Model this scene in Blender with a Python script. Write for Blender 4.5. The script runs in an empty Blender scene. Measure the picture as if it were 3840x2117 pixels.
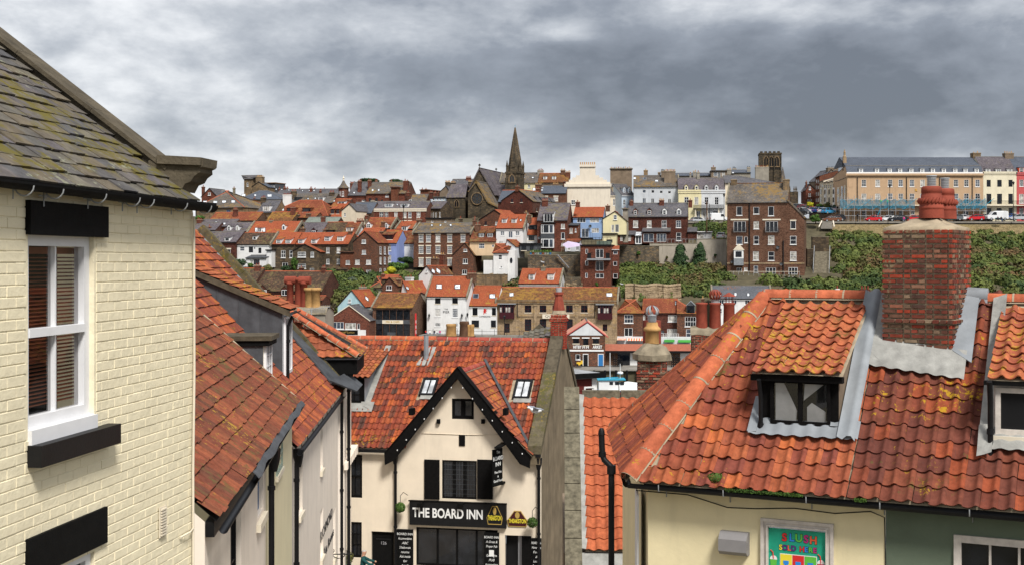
import bpy,bmesh,math,random
import numpy as np
from mathutils import Vector,Matrix
R=math.radians
random.seed(7)
scn=bpy.context.scene
COL=scn.collection
# ---------------------------------------------------------------- camera, world, sun
F=4919.0;HX=1920.0;HY=976.4
cd=bpy.data.cameras.new('camera');cam=bpy.data.objects.new('camera',cd);COL.objects.link(cam)
cam.location=(0,0,0);cam.rotation_euler=(R(90),0,0)
cd.sensor_width=36;cd.lens=36*F/3840;cd.shift_y=-(1058.5-HY)/3840
cd.clip_start=0.3;cd.clip_end=9000
scn.camera=cam
scn.view_settings.view_transform='Standard';scn.view_settings.look='None'
scn.view_settings.gamma=1;scn.view_settings.exposure=0.92;scn.view_settings.use_curve_mapping=False
scn.cycles.max_bounces=5;scn.cycles.diffuse_bounces=2;scn.cycles.glossy_bounces=2
scn.cycles.transparent_max_bounces=12;scn.cycles.use_denoising=True
SUN_EL,SUN_AZ=50,156
w=bpy.data.worlds.new('World');scn.world=w;w.use_nodes=True
nt=w.node_tree;nt.nodes.clear()
def N(nt,t,**k):
 n=nt.nodes.new(t)
 for a,b in k.items():
  if a.startswith('i_'):
   key=a[2:];key=int(key)if key.isdigit()else key
   n.inputs[key].default_value=b
  else:setattr(n,a,b)
 return n
def LK(nt,a,b):nt.links.new(a,b)
def mth(nt,op,a,b=None,c=None,clamp=False):
 n=nt.nodes.new('ShaderNodeMath');n.operation=op;n.use_clamp=clamp
 for i,x in enumerate((a,b,c)):
  if x is None:continue
  if isinstance(x,(int,float)):n.inputs[i].default_value=x
  else:nt.links.new(x,n.inputs[i])
 return n.outputs[0]
def ramp(nt,fac,stops,interp='LINEAR'):
 n=nt.nodes.new('ShaderNodeValToRGB');n.color_ramp.interpolation=interp
 el=n.color_ramp.elements
 while len(el)>1:el.remove(el[-1])
 el[0].position=stops[0][0];el[0].color=(*stops[0][1],1)
 for p,c in stops[1:]:
  e=el.new(p);e.color=(*c,1)
 if fac is not None:nt.links.new(fac,n.inputs[0])
 return n.outputs[0]
def mixc(nt,fac,a,b,mode='MIX'):
 n=nt.nodes.new('ShaderNodeMix');n.data_type='RGBA';n.blend_type=mode
 for i,x in((0,fac),(6,a),(7,b)):
  if isinstance(x,(int,float)):n.inputs[i].default_value=x
  elif isinstance(x,tuple):n.inputs[i].default_value=(*x,1)if len(x)==3 else x
  else:nt.links.new(x,n.inputs[i])
 return n.outputs[2]
tc=N(nt,'ShaderNodeTexCoord');sep=N(nt,'ShaderNodeSeparateXYZ');LK(nt,tc.outputs['Generated'],sep.inputs[0])
zc=mth(nt,'MAXIMUM',sep.outputs[2],0.0)
zz=mth(nt,'ADD',zc,0.11)
px=mth(nt,'DIVIDE',sep.outputs[0],zz);py=mth(nt,'DIVIDE',sep.outputs[1],zz)
cmb=N(nt,'ShaderNodeCombineXYZ');LK(nt,px,cmb.inputs[0]);LK(nt,py,cmb.inputs[1]);cmb.inputs[2].default_value=3.7
n1=N(nt,'ShaderNodeTexNoise',i_Scale=0.7,i_Detail=9.0,i_Roughness=0.56,i_Distortion=0.25);LK(nt,cmb.outputs[0],n1.inputs['Vector'])
# smaller, rounder billows, in direction space
mp=N(nt,'ShaderNodeMapping');mp.inputs['Scale'].default_value=(5.6,5.6,11.5);mp.inputs['Location'].default_value=(1.3,0.4,2.2)
LK(nt,tc.outputs['Generated'],mp.inputs[0])
n2=N(nt,'ShaderNodeTexNoise',i_Scale=1.0,i_Detail=9.0,i_Roughness=0.56,i_Distortion=0.1);LK(nt,mp.outputs[0],n2.inputs['Vector'])
n3=N(nt,'ShaderNodeTexNoise',i_Scale=3.2,i_Detail=8.0,i_Roughness=0.6,i_Distortion=0.2);LK(nt,mp.outputs[0],n3.inputs['Vector'])
base=mth(nt,'ADD',mth(nt,'MULTIPLY',mth(nt,'SUBTRACT',n3.outputs[0],.5),.34),mth(nt,'ADD',mth(nt,'MULTIPLY',n1.outputs[0],0.26),mth(nt,'MULTIPLY',n2.outputs[0],1.30)))
val=mth(nt,'ADD',base,-0.285)
# the broad masses of cloud: (photo x, photo y, half width, half height, amount)
wobx=mth(nt,'MULTIPLY',mth(nt,'SUBTRACT',n2.outputs[0],0.5),0.10)
wobz=mth(nt,'MULTIPLY',mth(nt,'SUBTRACT',n1.outputs[0],0.5),0.05)
for sx,sy,hw,hh,am in((500,260,900,420,.13),(1500,460,650,110,.10),(2900,300,1500,300,-.30),(3400,500,900,260,-.12),(1900,720,800,90,.12),(700,760,700,110,.17),(1150,560,700,70,-.12),(1000,400,420,60,-.08),(2080,130,130,50,.30),(3500,20,500,50,.10),(2700,450,1300,60,-.05),(2900,600,1200,40,.07),(2700,900,1500,120,.05)):
 d=ray_d=Vector(((sx-HX)/F,1,(HY-sy)/F));L=d.length;d=d/L
 ax=mth(nt,'DIVIDE',mth(nt,'SUBTRACT',mth(nt,'ADD',sep.outputs[0],wobx),d.x),hw/F/L)
 az=mth(nt,'DIVIDE',mth(nt,'SUBTRACT',mth(nt,'ADD',sep.outputs[2],wobz),d.z),hh/F/L)
 r2=mth(nt,'ADD',mth(nt,'MULTIPLY',ax,ax),mth(nt,'MULTIPLY',az,az))
 g=mth(nt,'POWER',2.718,mth(nt,'MULTIPLY',r2,-0.8))
 fwd=mth(nt,'GREATER_THAN',sep.outputs[1],0.0)
 val=mth(nt,'ADD',val,mth(nt,'MULTIPLY',mth(nt,'MULTIPLY',g,fwd),am))
skyc=ramp(nt,val,[(0.08,(.092,.102,.122)),(0.32,(.165,.18,.208)),(0.48,(.29,.305,.33)),(0.62,(.45,.46,.475)),(0.80,(.60,.605,.61))])
nish=N(nt,'ShaderNodeTexSky',sky_type='NISHITA',sun_disc=False,sun_elevation=R(SUN_EL),sun_rotation=R(SUN_AZ))
bg1=N(nt,'ShaderNodeBackground',i_Strength=0.08);LK(nt,nish.outputs[0],bg1.inputs[0])
bg2=N(nt,'ShaderNodeBackground',i_Strength=1.0);LK(nt,skyc,bg2.inputs[0])
mx=N(nt,'ShaderNodeMixShader',i_0=0.94);LK(nt,bg1.outputs[0],mx.inputs[1]);LK(nt,bg2.outputs[0],mx.inputs[2])
wo=N(nt,'ShaderNodeOutputWorld');LK(nt,mx.outputs[0],wo.inputs[0])
sl=bpy.data.lights.new('sun','SUN');sl.energy=2.3;sl.angle=R(14);sl.color=(1,.965,.91)
so=bpy.data.objects.new('sun',sl);COL.objects.link(so)
sd=Vector((math.sin(R(SUN_AZ))*math.cos(R(SUN_EL)),math.cos(R(SUN_AZ))*math.cos(R(SUN_EL)),math.sin(R(SUN_EL))))
so.rotation_euler=sd.to_track_quat('Z','Y').to_euler()
# ---------------------------------------------------------------- materials
MATS={}
def newmat(name,rough=.85,spec=.25):
 m=bpy.data.materials.new(name);m.use_nodes=True
 nt=m.node_tree;b=nt.nodes['Principled BSDF']
 b.inputs['Roughness'].default_value=rough;b.inputs['Specular IOR Level'].default_value=spec
 MATS[name]=m
 return m,nt,b
def pos(nt):return N(nt,'ShaderNodeNewGeometry').outputs['Position']
def noise(nt,vec,scale,detail=4,rough=.55,sv=None):
 if sv is not None:
  mp=N(nt,'ShaderNodeMapping');mp.inputs['Scale'].default_value=sv;LK(nt,vec,mp.inputs[0]);vec=mp.outputs[0]
 n=N(nt,'ShaderNodeTexNoise',i_Scale=scale,i_Detail=float(detail),i_Roughness=rough);LK(nt,vec,n.inputs['Vector'])
 return n.outputs[0]
def bump(nt,b,h,strength=.5,dist=.02):
 n=N(nt,'ShaderNodeBump',i_Strength=strength,i_Distance=dist);LK(nt,h,n.inputs['Height']);LK(nt,n.outputs[0],b.inputs['Normal'])
def plain(name,col,rough=.8,var=.25,scale=3.,bmp=.3,bs=None,spec=.25,stain=0,dist=.01):
 m,nt,b=newmat(name,rough,spec)
 p=pos(nt)
 n=noise(nt,p,scale,6,.6)
 lo=tuple(c*(1-var)for c in col);hi=tuple(min(1,c*(1+var*.6))for c in col)
 c=ramp(nt,n,[(.3,lo),(.7,hi)])
 if stain:
  s=noise(nt,p,1.3,5,.6,(1.6,1.6,.25))
  c=mixc(nt,mth(nt,'MULTIPLY',ramp(nt,s,[(.5,(0,0,0)),(.72,(1,1,1))]),stain),c,tuple(x*.45 for x in col))
 LK(nt,c,b.inputs['Base Color'])
 if bmp:bump(nt,b,noise(nt,p,bs or scale*8,5,.6),bmp,dist)
 return m
def uvv(nt):return N(nt,'ShaderNodeTexCoord').outputs['UV']
def bricky(name,c1,c2,mort_or_shade,bw=.24,bh=.08,off=.5,msz=.012,bias=0.,rough=.9,big=.35,lich=None,lichc=(.35,.22,.04),dark=.3,streak=0,bst=.6,third=None,lscale=1.3):
 m,nt,b=newmat(name,rough,.08)
 uv=uvv(nt)
 jn=N(nt,'ShaderNodeTexNoise',i_Scale=3.0,i_Detail=2.0);LK(nt,uv,jn.inputs['Vector'])
 ad=N(nt,'ShaderNodeVectorMath',operation='MULTIPLY_ADD');LK(nt,jn.outputs['Color'],ad.inputs[0]);ad.inputs[1].default_value=(.03,.03,0);LK(nt,uv,ad.inputs[2])
 t=N(nt,'ShaderNodeTexBrick',i_Scale=1.0);t.offset=off;t.offset_frequency=2;t.squash=1
 t.inputs['Brick Width'].default_value=bw;t.inputs['Row Height'].default_value=bh
 t.inputs['Mortar Size'].default_value=msz;t.inputs['Mortar Smooth'].default_value=.2;t.inputs['Bias'].default_value=bias
 t.inputs['Color1'].default_value=(*c1,1);t.inputs['Color2'].default_value=(*c2,1);t.inputs['Mortar'].default_value=(*mort_or_shade,1)
 LK(nt,ad.outputs[0],t.inputs['Vector'])
 p=pos(nt)
 c=t.outputs['Color']
 if third is not None:
  wn=N(nt,'ShaderNodeTexWhiteNoise',noise_dimensions='2D')
  sn=N(nt,'ShaderNodeVectorMath',operation='SNAP');LK(nt,uv,sn.inputs[0]);sn.inputs[1].default_value=(bw,bh,1);LK(nt,sn.outputs[0],wn.inputs['Vector'])
  c=mixc(nt,mth(nt,'MULTIPLY',mth(nt,'GREATER_THAN',wn.outputs[0],.8),.75),c,third)
 n=noise(nt,p,.45,5,.65)
 c=mixc(nt,1.0,c,ramp(nt,n,[(.3,(1-big,)*3),(.72,(1+big*.5,)*3)]),'MULTIPLY')
 n=noise(nt,p,5.,5,.7)
 c=mixc(nt,1.0,c,ramp(nt,n,[(.35,(1-dark,)*3),(.65,(1.1,)*3)]),'MULTIPLY')
 if streak:
  s=noise(nt,p,1.2,4,.6,(1.5,1.5,.2))
  c=mixc(nt,mth(nt,'MULTIPLY',ramp(nt,s,[(.48,(0,)*3),(.66,(1,)*3)]),streak),c,(.03,.03,.025))
 if lich:
  s=mth(nt,'MULTIPLY',noise(nt,p,lscale,8,.75),mth(nt,'ADD',noise(nt,p,.16,2),.5))
  c=mixc(nt,ramp(nt,s,[(lich,(0,)*3),(lich+.09,(.85,)*3)]),c,lichc)
 LK(nt,c,b.inputs['Base Color'])
 bump(nt,b,mth(nt,'SUBTRACT',1,t.outputs['Fac']),bst,.03)
 return m
# far walls
bricky('brick_red',(.16,.042,.026),(.26,.075,.045),(.16,.12,.09),third=(.07,.03,.025),big=.3)
bricky('brick_dark',(.10,.03,.022),(.17,.05,.034),(.11,.085,.065),third=(.045,.022,.02),big=.3)
bricky('brick_brown',(.14,.065,.04),(.23,.11,.07),(.19,.145,.105),third=(.08,.035,.025),big=.35,bias=.1)
bricky('brick_mixed',(.17,.07,.042),(.11,.052,.04),(.17,.13,.095),third=(.30,.12,.065),big=.3)
bricky('brick_orange',(.26,.085,.04),(.17,.052,.03),(.2,.14,.1),third=(.13,.045,.03))
bricky('stone_dark',(.13,.095,.062),(.075,.058,.043),(.10,.08,.06),bw=.62,bh=.28,msz=.02,third=(.19,.135,.08),big=.4,dark=.4)
bricky('stone_tan',(.30,.21,.125),(.2,.145,.09),(.19,.145,.1),bw=.6,bh=.28,msz=.018,third=(.34,.22,.11),big=.4,streak=.4)
bricky('stone_sand',(.46,.33,.205),(.38,.27,.165),(.2,.15,.1),bw=.75,bh=.33,msz=.014,third=(.46,.31,.15),big=.3,streak=.3)
bricky('stone_church',(.135,.105,.07),(.085,.07,.052),(.07,.057,.043),bw=.55,bh=.25,msz=.02,third=(.19,.14,.085),big=.5,dark=.4,streak=.6)
bricky('stone_wall',(.23,.185,.13),(.14,.115,.088),(.09,.075,.06),bw=.5,bh=.24,msz=.03,third=(.30,.21,.12),big=.5,dark=.4,streak=.5)
# far roofs; the pantiles' dark joint colour is painted shade under each course
bricky('pantile',(.38,.12,.062),(.30,.09,.05),(.12,.034,.02),bw=.25,bh=.32,off=0,msz=.035,third=(.24,.07,.04),big=.28,lich=.52,lichc=(.30,.15,.045),bst=.9)
bricky('pantile_bright',(.47,.14,.068),(.39,.112,.056),(.2,.045,.02),bw=.25,bh=.32,off=0,msz=.03,third=(.4,.1,.045),big=.18,lich=.6,bst=.9)
bricky('pantile_dull',(.27,.085,.045),(.2,.068,.042),(.07,.027,.02),bw=.25,bh=.32,off=0,msz=.04,third=(.3,.1,.05),big=.3,lich=.5,lichc=(.2,.13,.055),bst=.9)
bricky('pantile_brown',(.155,.10,.07),(.11,.075,.056),(.035,.024,.018),bw=.25,bh=.32,off=0,msz=.045,third=(.19,.11,.065),big=.3,lich=.52,lichc=(.15,.12,.055),bst=.9)
bricky('pantile_mossy',(.34,.15,.07),(.24,.11,.055),(.06,.035,.02),bw=.25,bh=.32,off=0,msz=.045,third=(.3,.12,.05),big=.3,lich=.50,lichc=(.30,.17,.04),bst=.9)
bricky('slate',(.115,.112,.125),(.145,.138,.148),(.05,.05,.055),bw=.3,bh=.22,msz=.012,third=(.18,.165,.165),big=.3,lich=.6,lichc=(.2,.17,.1),rough=.6)
bricky('slate_purple',(.125,.108,.122),(.165,.142,.155),(.055,.05,.055),bw=.3,bh=.22,msz=.012,third=(.2,.175,.18),big=.35,lich=.55,lichc=(.17,.145,.09),rough=.65)
bricky('slate_blue',(.10,.115,.145),(.12,.135,.165),(.05,.055,.07),bw=.3,bh=.22,msz=.01,big=.2,rough=.55)
bricky('slate_green',(.22,.26,.22),(.27,.30,.26),(.12,.13,.12),bw=.3,bh=.22,msz=.012,big=.25)
bricky('slate_tan',(.17,.15,.135),(.135,.12,.112),(.06,.055,.05),bw=.3,bh=.22,msz=.014,third=(.21,.18,.14),big=.35,lich=.5,lichc=(.24,.15,.05),rough=.75)
bricky('slate_rusty',(.12,.13,.15),(.15,.155,.17),(.06,.06,.065),bw=.3,bh=.2,msz=.012,big=.2,lich=.60,lichc=(.26,.09,.03),lscale=3.0,rough=.6)
for nm,c,kw in(('white_wall',(.74,.735,.72),{}),('white_grey',(.62,.63,.64),{}),('cream_wall',(.72,.62,.47),{}),('peach_wall',(.70,.52,.33),{}),('cream_stepped',(.74,.66,.54),dict(var=.05)),('pale_grey',(.55,.57,.59),{}),('blue_wall',(.27,.39,.60),{}),('blue_wall2',(.26,.33,.62),{}),('pale_blue_wall',(.42,.60,.64),{}),('ice_blue',(.5,.58,.66),{}),('yellow_wall',(.74,.66,.40),{}),('buff_wall',(.50,.34,.21),dict(var=.08)),('ivory_wall',(.74,.67,.50),{}),('pink_wall',(.52,.10,.10),{}),('render_grey',(.30,.27,.22),dict(var=.25)),('render_brown',(.22,.165,.115),dict(var=.3)),('concrete',(.42,.37,.30),dict(var=.2,stain=.5))):
 kw=dict(dict(rough=.9,var=.10,scale=.8,bmp=.25,bs=6,stain=.25),**kw);plain(nm,c,**kw)
plain('trim_white',(.78,.78,.77),.5,.06,2,.0)
plain('trim_cream',(.74,.66,.52),.6,.08,2,.0)
plain('trim_dark',(.006,.006,.007),.45,.2,2,.0)
plain('maroon',(.05,.008,.012),.5,.2,2,0)
plain('blue_paint',(.035,.12,.3),.5,.2,2,0)
plain('green_paint',(.33,.42,.36),.5,.1,2,0)
plain('lead',(.26,.28,.30),.55,.2,3,.3)
plain('lead_dark',(.075,.08,.088),.6,.35,2.5,.4,stain=.4)
plain('lead_pale',(.34,.335,.31),.6,.28,5,.5,stain=.5)
plain('iron',(.012,.012,.013),.5,.3,8,.1)
plain('steel',(.35,.36,.37),.4,.15,4,.1)
plain('wood_brown',(.13,.07,.04),.8,.4,4,.2)
plain('wood_pale',(.36,.27,.17),.8,.3,4,.2)
plain('pot_red',(.27,.058,.034),.8,.3,5,.3)
plain('pot_buff',(.50,.29,.11),.8,.3,5,.3)
plain('ridge_tile',(.42,.115,.055),.85,.3,2.5,.4)
plain('ridge_grey',(.16,.15,.14),.85,.3,2.5,.3)
plain('coping',(.23,.20,.145),.95,.4,1.5,.5,stain=.6)
plain('mortar',(.40,.325,.225),.95,.35,4,.6)
plain('cap_mortar',(.28,.235,.165),.95,.45,3,.8,stain=.5)
plain('asphalt',(.055,.055,.058),.9,.25,2,.3)
plain('paving',(.24,.22,.19),.9,.25,1,.3)
plain('quay_concrete',(.25,.23,.20),.9,.3,.6,.3)
plain('black_void',(.006,.006,.007),.7,.1,2,0)
plain('timber_black',(.005,.0045,.0045),.8,.5,12,.5,spec=.12)
plain('umbrella_lilac',(.5,.42,.55),.9,.1,3,0)
plain('tarp_white',(.75,.75,.74),.6,.1,3,.4)
plain('red_plain',(.55,.03,.025),.5,.1,3,0)
plain('blue_plain',(.03,.17,.42),.5,.1,3,0)
plain('cyan_paint',(.03,.33,.48),.5,.1,3,0)
plain('gold_paint',(.65,.36,.06),.5,.1,3,0)
plain('yellow_paint',(.75,.48,.04),.5,.1,3,0)
plain('green_plain',(.05,.30,.04),.6,.1,3,0)
plain('skin',(.48,.26,.17),.6,.05,3,0)
plain('hair_grey',(.45,.44,.42),.8,.3,30,.5)
plain('teal_jumper',(.012,.075,.075),.9,.4,14,.4)
plain('dark_cloth',(.02,.022,.035),.9,.3,10,.2)
plain('denim',(.07,.11,.22),.9,.3,10,.2)
plain('rock',(.32,.24,.15),.95,.45,.5,1.0,bs=1.5,stain=.5,dist=.3)
plain('earth',(.10,.085,.05),.95,.4,.5,.8,bs=2)
def grassmat():
 m,nt,b=newmat('dry_grass',.95)
 p=pos(nt);n=noise(nt,p,.25,6,.7);n2=noise(nt,p,3.,4,.7)
 c=mixc(nt,n2,ramp(nt,n,[(.35,(.19,.15,.06)),(.6,(.27,.19,.10)),(.75,(.33,.24,.15))]),(.2,.155,.075));LK(nt,c,b.inputs['Base Color'])
 bump(nt,b,n2,.6,.1)
grassmat()
def glassmat(name,col,rough=.06,spec=.6):
 m,nt,b=newmat(name,rough,spec);n=noise(nt,pos(nt),1.7,2)
 LK(nt,ramp(nt,n,[(.35,tuple(c*.45 for c in col)),(.65,tuple(c*1.4 for c in col))]),b.inputs['Base Color'])
glassmat('glass_dark',(.012,.014,.018));glassmat('glass_blue',(.05,.065,.09));glassmat('glass_sky',(.7,.73,.76),.25);glassmat('glass_curtain',(.42,.40,.36),.5,.4)  # blue and sky panes carry the reflected sky in their base colour
def clearglass(name,tint=.88,refl=.5):
 m,nt,b=newmat(name);nt.nodes.remove(b)
 tr=N(nt,'ShaderNodeBsdfTransparent');tr.inputs[0].default_value=(tint,tint,tint,1)
 gl=N(nt,'ShaderNodeBsdfGlossy',i_Roughness=.02);fr=N(nt,'ShaderNodeFresnel',i_IOR=1.5)
 mx=N(nt,'ShaderNodeMixShader');LK(nt,mth(nt,'ADD',mth(nt,'MULTIPLY',fr.outputs[0],.55),.02,clamp=True),mx.inputs[0])
 LK(nt,tr.outputs[0],mx.inputs[1]);LK(nt,gl.outputs[0],mx.inputs[2]);LK(nt,mx.outputs[0],nt.nodes['Material Output'].inputs[0])
clearglass('window_glass')
def netmat():
 m,nt,b=newmat('scaffold_net');b.inputs['Base Color'].default_value=(.03,.2,.30,1)
 tr=N(nt,'ShaderNodeBsdfTransparent');mx=N(nt,'ShaderNodeMixShader')
 n=noise(nt,pos(nt),1.2,5,.7);LK(nt,ramp(nt,n,[(.3,(.25,)*3),(.7,(.75,)*3)]),mx.inputs[0])
 LK(nt,tr.outputs[0],mx.inputs[1]);LK(nt,b.outputs[0],mx.inputs[2]);LK(nt,mx.outputs[0],nt.nodes['Material Output'].inputs[0])
netmat()
def watermat():
 m,nt,b=newmat('harbour_water',.12,.5);b.inputs['Base Color'].default_value=(.02,.03,.03,1)
 bump(nt,b,noise(nt,pos(nt),1.1,4),.35,.15)
watermat()
def leafmat(name,cols,rough=.7):
 m,nt,b=newmat(name,rough,.2)
 a=N(nt,'ShaderNodeAttribute',attribute_name='tint')
 c=ramp(nt,a.outputs['Fac'],[(i/(len(cols)-1)*.98+.01,c)for i,c in enumerate(cols)])
 n=noise(nt,pos(nt),.9,4,.7)
 c=mixc(nt,1.0,c,ramp(nt,n,[(.3,(.6,)*3),(.7,(1.35,)*3)]),'MULTIPLY')
 LK(nt,c,b.inputs['Base Color'])
leafmat('leaves_hill',[(.034,.06,.019),(.062,.092,.024),(.115,.14,.032),(.10,.105,.034),(.145,.085,.038),(.034,.06,.026)])
leafmat('leaves_dark',[(.012,.03,.014),(.03,.06,.02),(.045,.08,.025)])
leafmat('leaves_green',[(.04,.09,.02),(.07,.14,.025),(.10,.17,.03)])
leafmat('leaves_grey',[(.12,.15,.12),(.2,.23,.2),(.07,.1,.06)])
leafmat('leaves_yellow',[(.35,.33,.02),(.5,.46,.03),(.28,.3,.02)])
leafmat('leaves_olive',[(.10,.10,.03),(.16,.15,.045),(.08,.10,.03)])
leafmat('straw',[(.26,.19,.09),(.33,.25,.14),(.18,.16,.06)])
leafmat('flowers_red',[(.5,.02,.03),(.6,.12,.03),(.05,.12,.02)])
# near tiles: colour per tile (object random + 'rnd' attribute), weathering by place
def tilemat(name,cols,lich=.5,lichc=(.42,.25,.02),moss=.6,mossc=(.09,.10,.025),soot=.4,rough=.85,fine=60,streak=.5,gain=1.0):
 m,nt,b=newmat(name,rough,.06)
 oi=N(nt,'ShaderNodeObjectInfo');a=N(nt,'ShaderNodeAttribute',attribute_name='rnd')
 r=mth(nt,'FRACT',mth(nt,'ADD',oi.outputs['Random'],a.outputs['Fac']))
 k=len(cols)
 c=ramp(nt,r,[(i/k+.001,tuple(min(1,x*gain)for x in cc))for i,cc in enumerate(cols)],'LINEAR')
 p=pos(nt)
 n=noise(nt,p,7,7,.7)
 c=mixc(nt,1.0,c,ramp(nt,n,[(.3,(.62,)*3),(.68,(1.22,)*3)]),'MULTIPLY')
 if streak:
  s=noise(nt,N(nt,'ShaderNodeTexCoord').outputs['UV'],1.0,5,.65,(26,2.2,1))
  s2=noise(nt,p,1.1,3)
  f=mth(nt,'MULTIPLY',ramp(nt,s,[(.52,(0,)*3),(.66,(1,)*3)]),ramp(nt,s2,[(.45,(0,)*3),(.6,(streak,)*3)]))
  c=mixc(nt,f,c,(.05,.045,.045))
 if soot:
  c=mixc(nt,mth(nt,'MULTIPLY',ramp(nt,noise(nt,p,18,6,.75),[(.55,(0,)*3),(.72,(1,)*3)]),soot),c,(.05,.04,.035))
 if moss:
  f=mth(nt,'MULTIPLY',noise(nt,p,3.2,8,.75),mth(nt,'ADD',noise(nt,p,.5,2),.5))
  c=mixc(nt,ramp(nt,f,[(moss,(0,)*3),(moss+.1,(.8,)*3)]),c,mossc)
 if lich:
  f=mth(nt,'MULTIPLY',noise(nt,p,9,8,.72),mth(nt,'ADD',noise(nt,p,.65,2,.5),.5))
  c=mixc(nt,ramp(nt,f,[(lich,(0,)*3),(lich+.04,(.9,)*3)]),c,lichc)
 LK(nt,c,b.inputs['Base Color'])
 bump(nt,b,noise(nt,p,fine,5,.7),.5,.006)
 return m
tilemat('tile_red',[(.32,.075,.035),(.22,.052,.032),(.40,.10,.04),(.26,.062,.036),(.17,.05,.036),(.36,.085,.04),(.24,.06,.038),(.50,.13,.04),(.19,.055,.04),(.09,.05,.04),(.16,.06,.04)],lich=.64,moss=.7,streak=.8,gain=1.02)
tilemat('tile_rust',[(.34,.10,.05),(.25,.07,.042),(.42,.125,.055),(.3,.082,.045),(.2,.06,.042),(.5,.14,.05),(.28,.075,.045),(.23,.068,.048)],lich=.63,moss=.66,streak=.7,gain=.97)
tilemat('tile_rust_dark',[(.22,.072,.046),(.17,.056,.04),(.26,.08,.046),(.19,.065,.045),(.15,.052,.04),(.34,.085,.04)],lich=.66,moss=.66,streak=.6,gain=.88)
tilemat('tile_lichen',[(.36,.11,.055),(.3,.085,.05),(.42,.13,.06)],lich=.565,lichc=(.42,.25,.04),moss=.62,streak=.3,gain=1.05)
tilemat('tile_orange',[(.44,.12,.055),(.39,.105,.05),(.48,.135,.06)],lich=0,moss=0,soot=.25,streak=.25,gain=.95)
tilemat('tile_brown',[(.215,.07,.042),(.17,.058,.038),(.26,.08,.045),(.14,.06,.04),(.30,.095,.05)],lich=.62,lichc=(.36,.22,.04),moss=.54,mossc=(.12,.095,.04),soot=.6,streak=.5,gain=.97)
tilemat('tile_orange_old',[(.40,.125,.06),(.33,.10,.05),(.45,.14,.065),(.27,.085,.048)],lich=.60,moss=.62,soot=.3,streak=.3,gain=.95)
tilemat('tile_ridge',[(.47,.13,.065),(.40,.11,.058),(.52,.145,.07)],lich=.63,moss=.72,soot=.3,streak=0)
tilemat('tile_ridge_dark',[(.30,.065,.05),(.24,.05,.042),(.34,.08,.055)],lich=.7,moss=.8,soot=.3,streak=0,gain=1.2)
tilemat('slate_near',[(.13,.125,.125),(.17,.15,.12),(.145,.13,.14),(.2,.18,.14),(.115,.115,.125),(.18,.15,.11)],lich=.64,lichc=(.25,.25,.18),moss=.515,mossc=(.14,.115,.015),soot=.5,streak=.6,gain=.85)
tilemat('brick_old',[(.17,.04,.026),(.11,.036,.026),(.22,.042,.025),(.085,.035,.028),(.16,.065,.042),(.07,.04,.032),(.12,.05,.034),(.20,.15,.10),(.26,.045,.025)],lich=.60,lichc=(.26,.2,.12),moss=0,soot=.8,streak=0,gain=1.4)
tilemat('brick_bright',[(.34,.05,.03),(.28,.042,.028),(.38,.06,.035)],lich=0,moss=0,soot=.4,streak=0)
tilemat('coping_mossy',[(.10,.085,.055),(.13,.11,.07)],lich=.60,lichc=(.24,.17,.04),moss=.52,mossc=(.09,.085,.025),soot=.6,streak=0,fine=40)
tilemat('brick_cream',[(.80,.715,.50),(.79,.705,.49),(.80,.72,.51)],lich=0,moss=0,soot=.0,streak=0,fine=26,rough=.75)
plain('cream_paint',(.85,.76,.545),.75,.06,2,.8,bs=13,stain=.08)
plain('yellow_render',(.84,.73,.46),.85,.08,1.5,.3,bs=14,stain=.22)
plain('inn_render',(.82,.71,.56),.85,.08,1.2,.25,bs=12,stain=.22)
plain('terrace_white',(.86,.76,.65),.85,.06,1.2,.25,bs=12,stain=.18)
plain('terrace_yellow',(.74,.66,.44),.85,.06,1.2,.25,bs=12,stain=.15)
plain('green_wall',(.135,.17,.12),.8,.15,1.5,.3,bs=14)
plain('gable_brown',(.20,.155,.10),.95,.35,1.2,.7,bs=9,stain=.7)
plain('stone_coping',(.105,.086,.058),.95,.5,4,.9,bs=40,stain=.3)
plain('stone_coping_grey',(.165,.145,.10),.95,.6,7,.9,bs=50,stain=.3)
plain('black_gloss',(.008,.008,.009),.5,.3,6,.2,spec=.25)
plain('black_matt',(.005,.005,.005),.8,.4,9,.4,spec=.12)
plain('grey_plastic',(.24,.23,.23),.5,.1,3,0)
plain('paint_white_near',(.78,.78,.79),.45,.05,4,.1)
plain('paint_dirty',(.66,.60,.54),.6,.18,9,.3)
plain('moss',(.06,.10,.012),.95,.5,30,1.0,bs=60)
plain('felt_grey',(.34,.35,.36),.8,.25,2,.4)
plain('clad_red',(.13,.022,.018),.7,.2,3,.2)
plain('corrugated_pink',(.62,.27,.18),.7,.15,2,0)
plain('poster_green',(.02,.38,.24),.5,.15,6,0)
for nm,c in(('ink_white',(.8,.8,.78)),('ink_red',(.7,.03,.03)),('ink_blue',(.03,.25,.7)),('ink_green',(.12,.5,.06)),('ink_pink',(.5,.03,.2)),('ink_orange',(.85,.13,.05)),('ink_yellow',(.85,.7,.05)),('ink_purple',(.1,.03,.2)),('ink_dark',(.03,.03,.035)),('ink_grey',(.35,.35,.37)),('ink_gold',(.45,.3,.08))):plain(nm,c,.6,.03,2,0)
plain('blind_wood',(.30,.105,.055),.6,.2,3,0)
plain('curtain_net',(.5,.5,.5),.9,.15,6,.5)
plain('gull_white',(.75,.75,.75),.8,.05,3,0);plain('gull_grey',(.3,.32,.36),.8,.1,3,0)
def M(n):return MATS[n]
def carpaint(name,c):
 m,nt,b=newmat(name,.42,.4);b.inputs['Base Color'].default_value=(*c,1);b.inputs['Coat Weight'].default_value=.1
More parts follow.
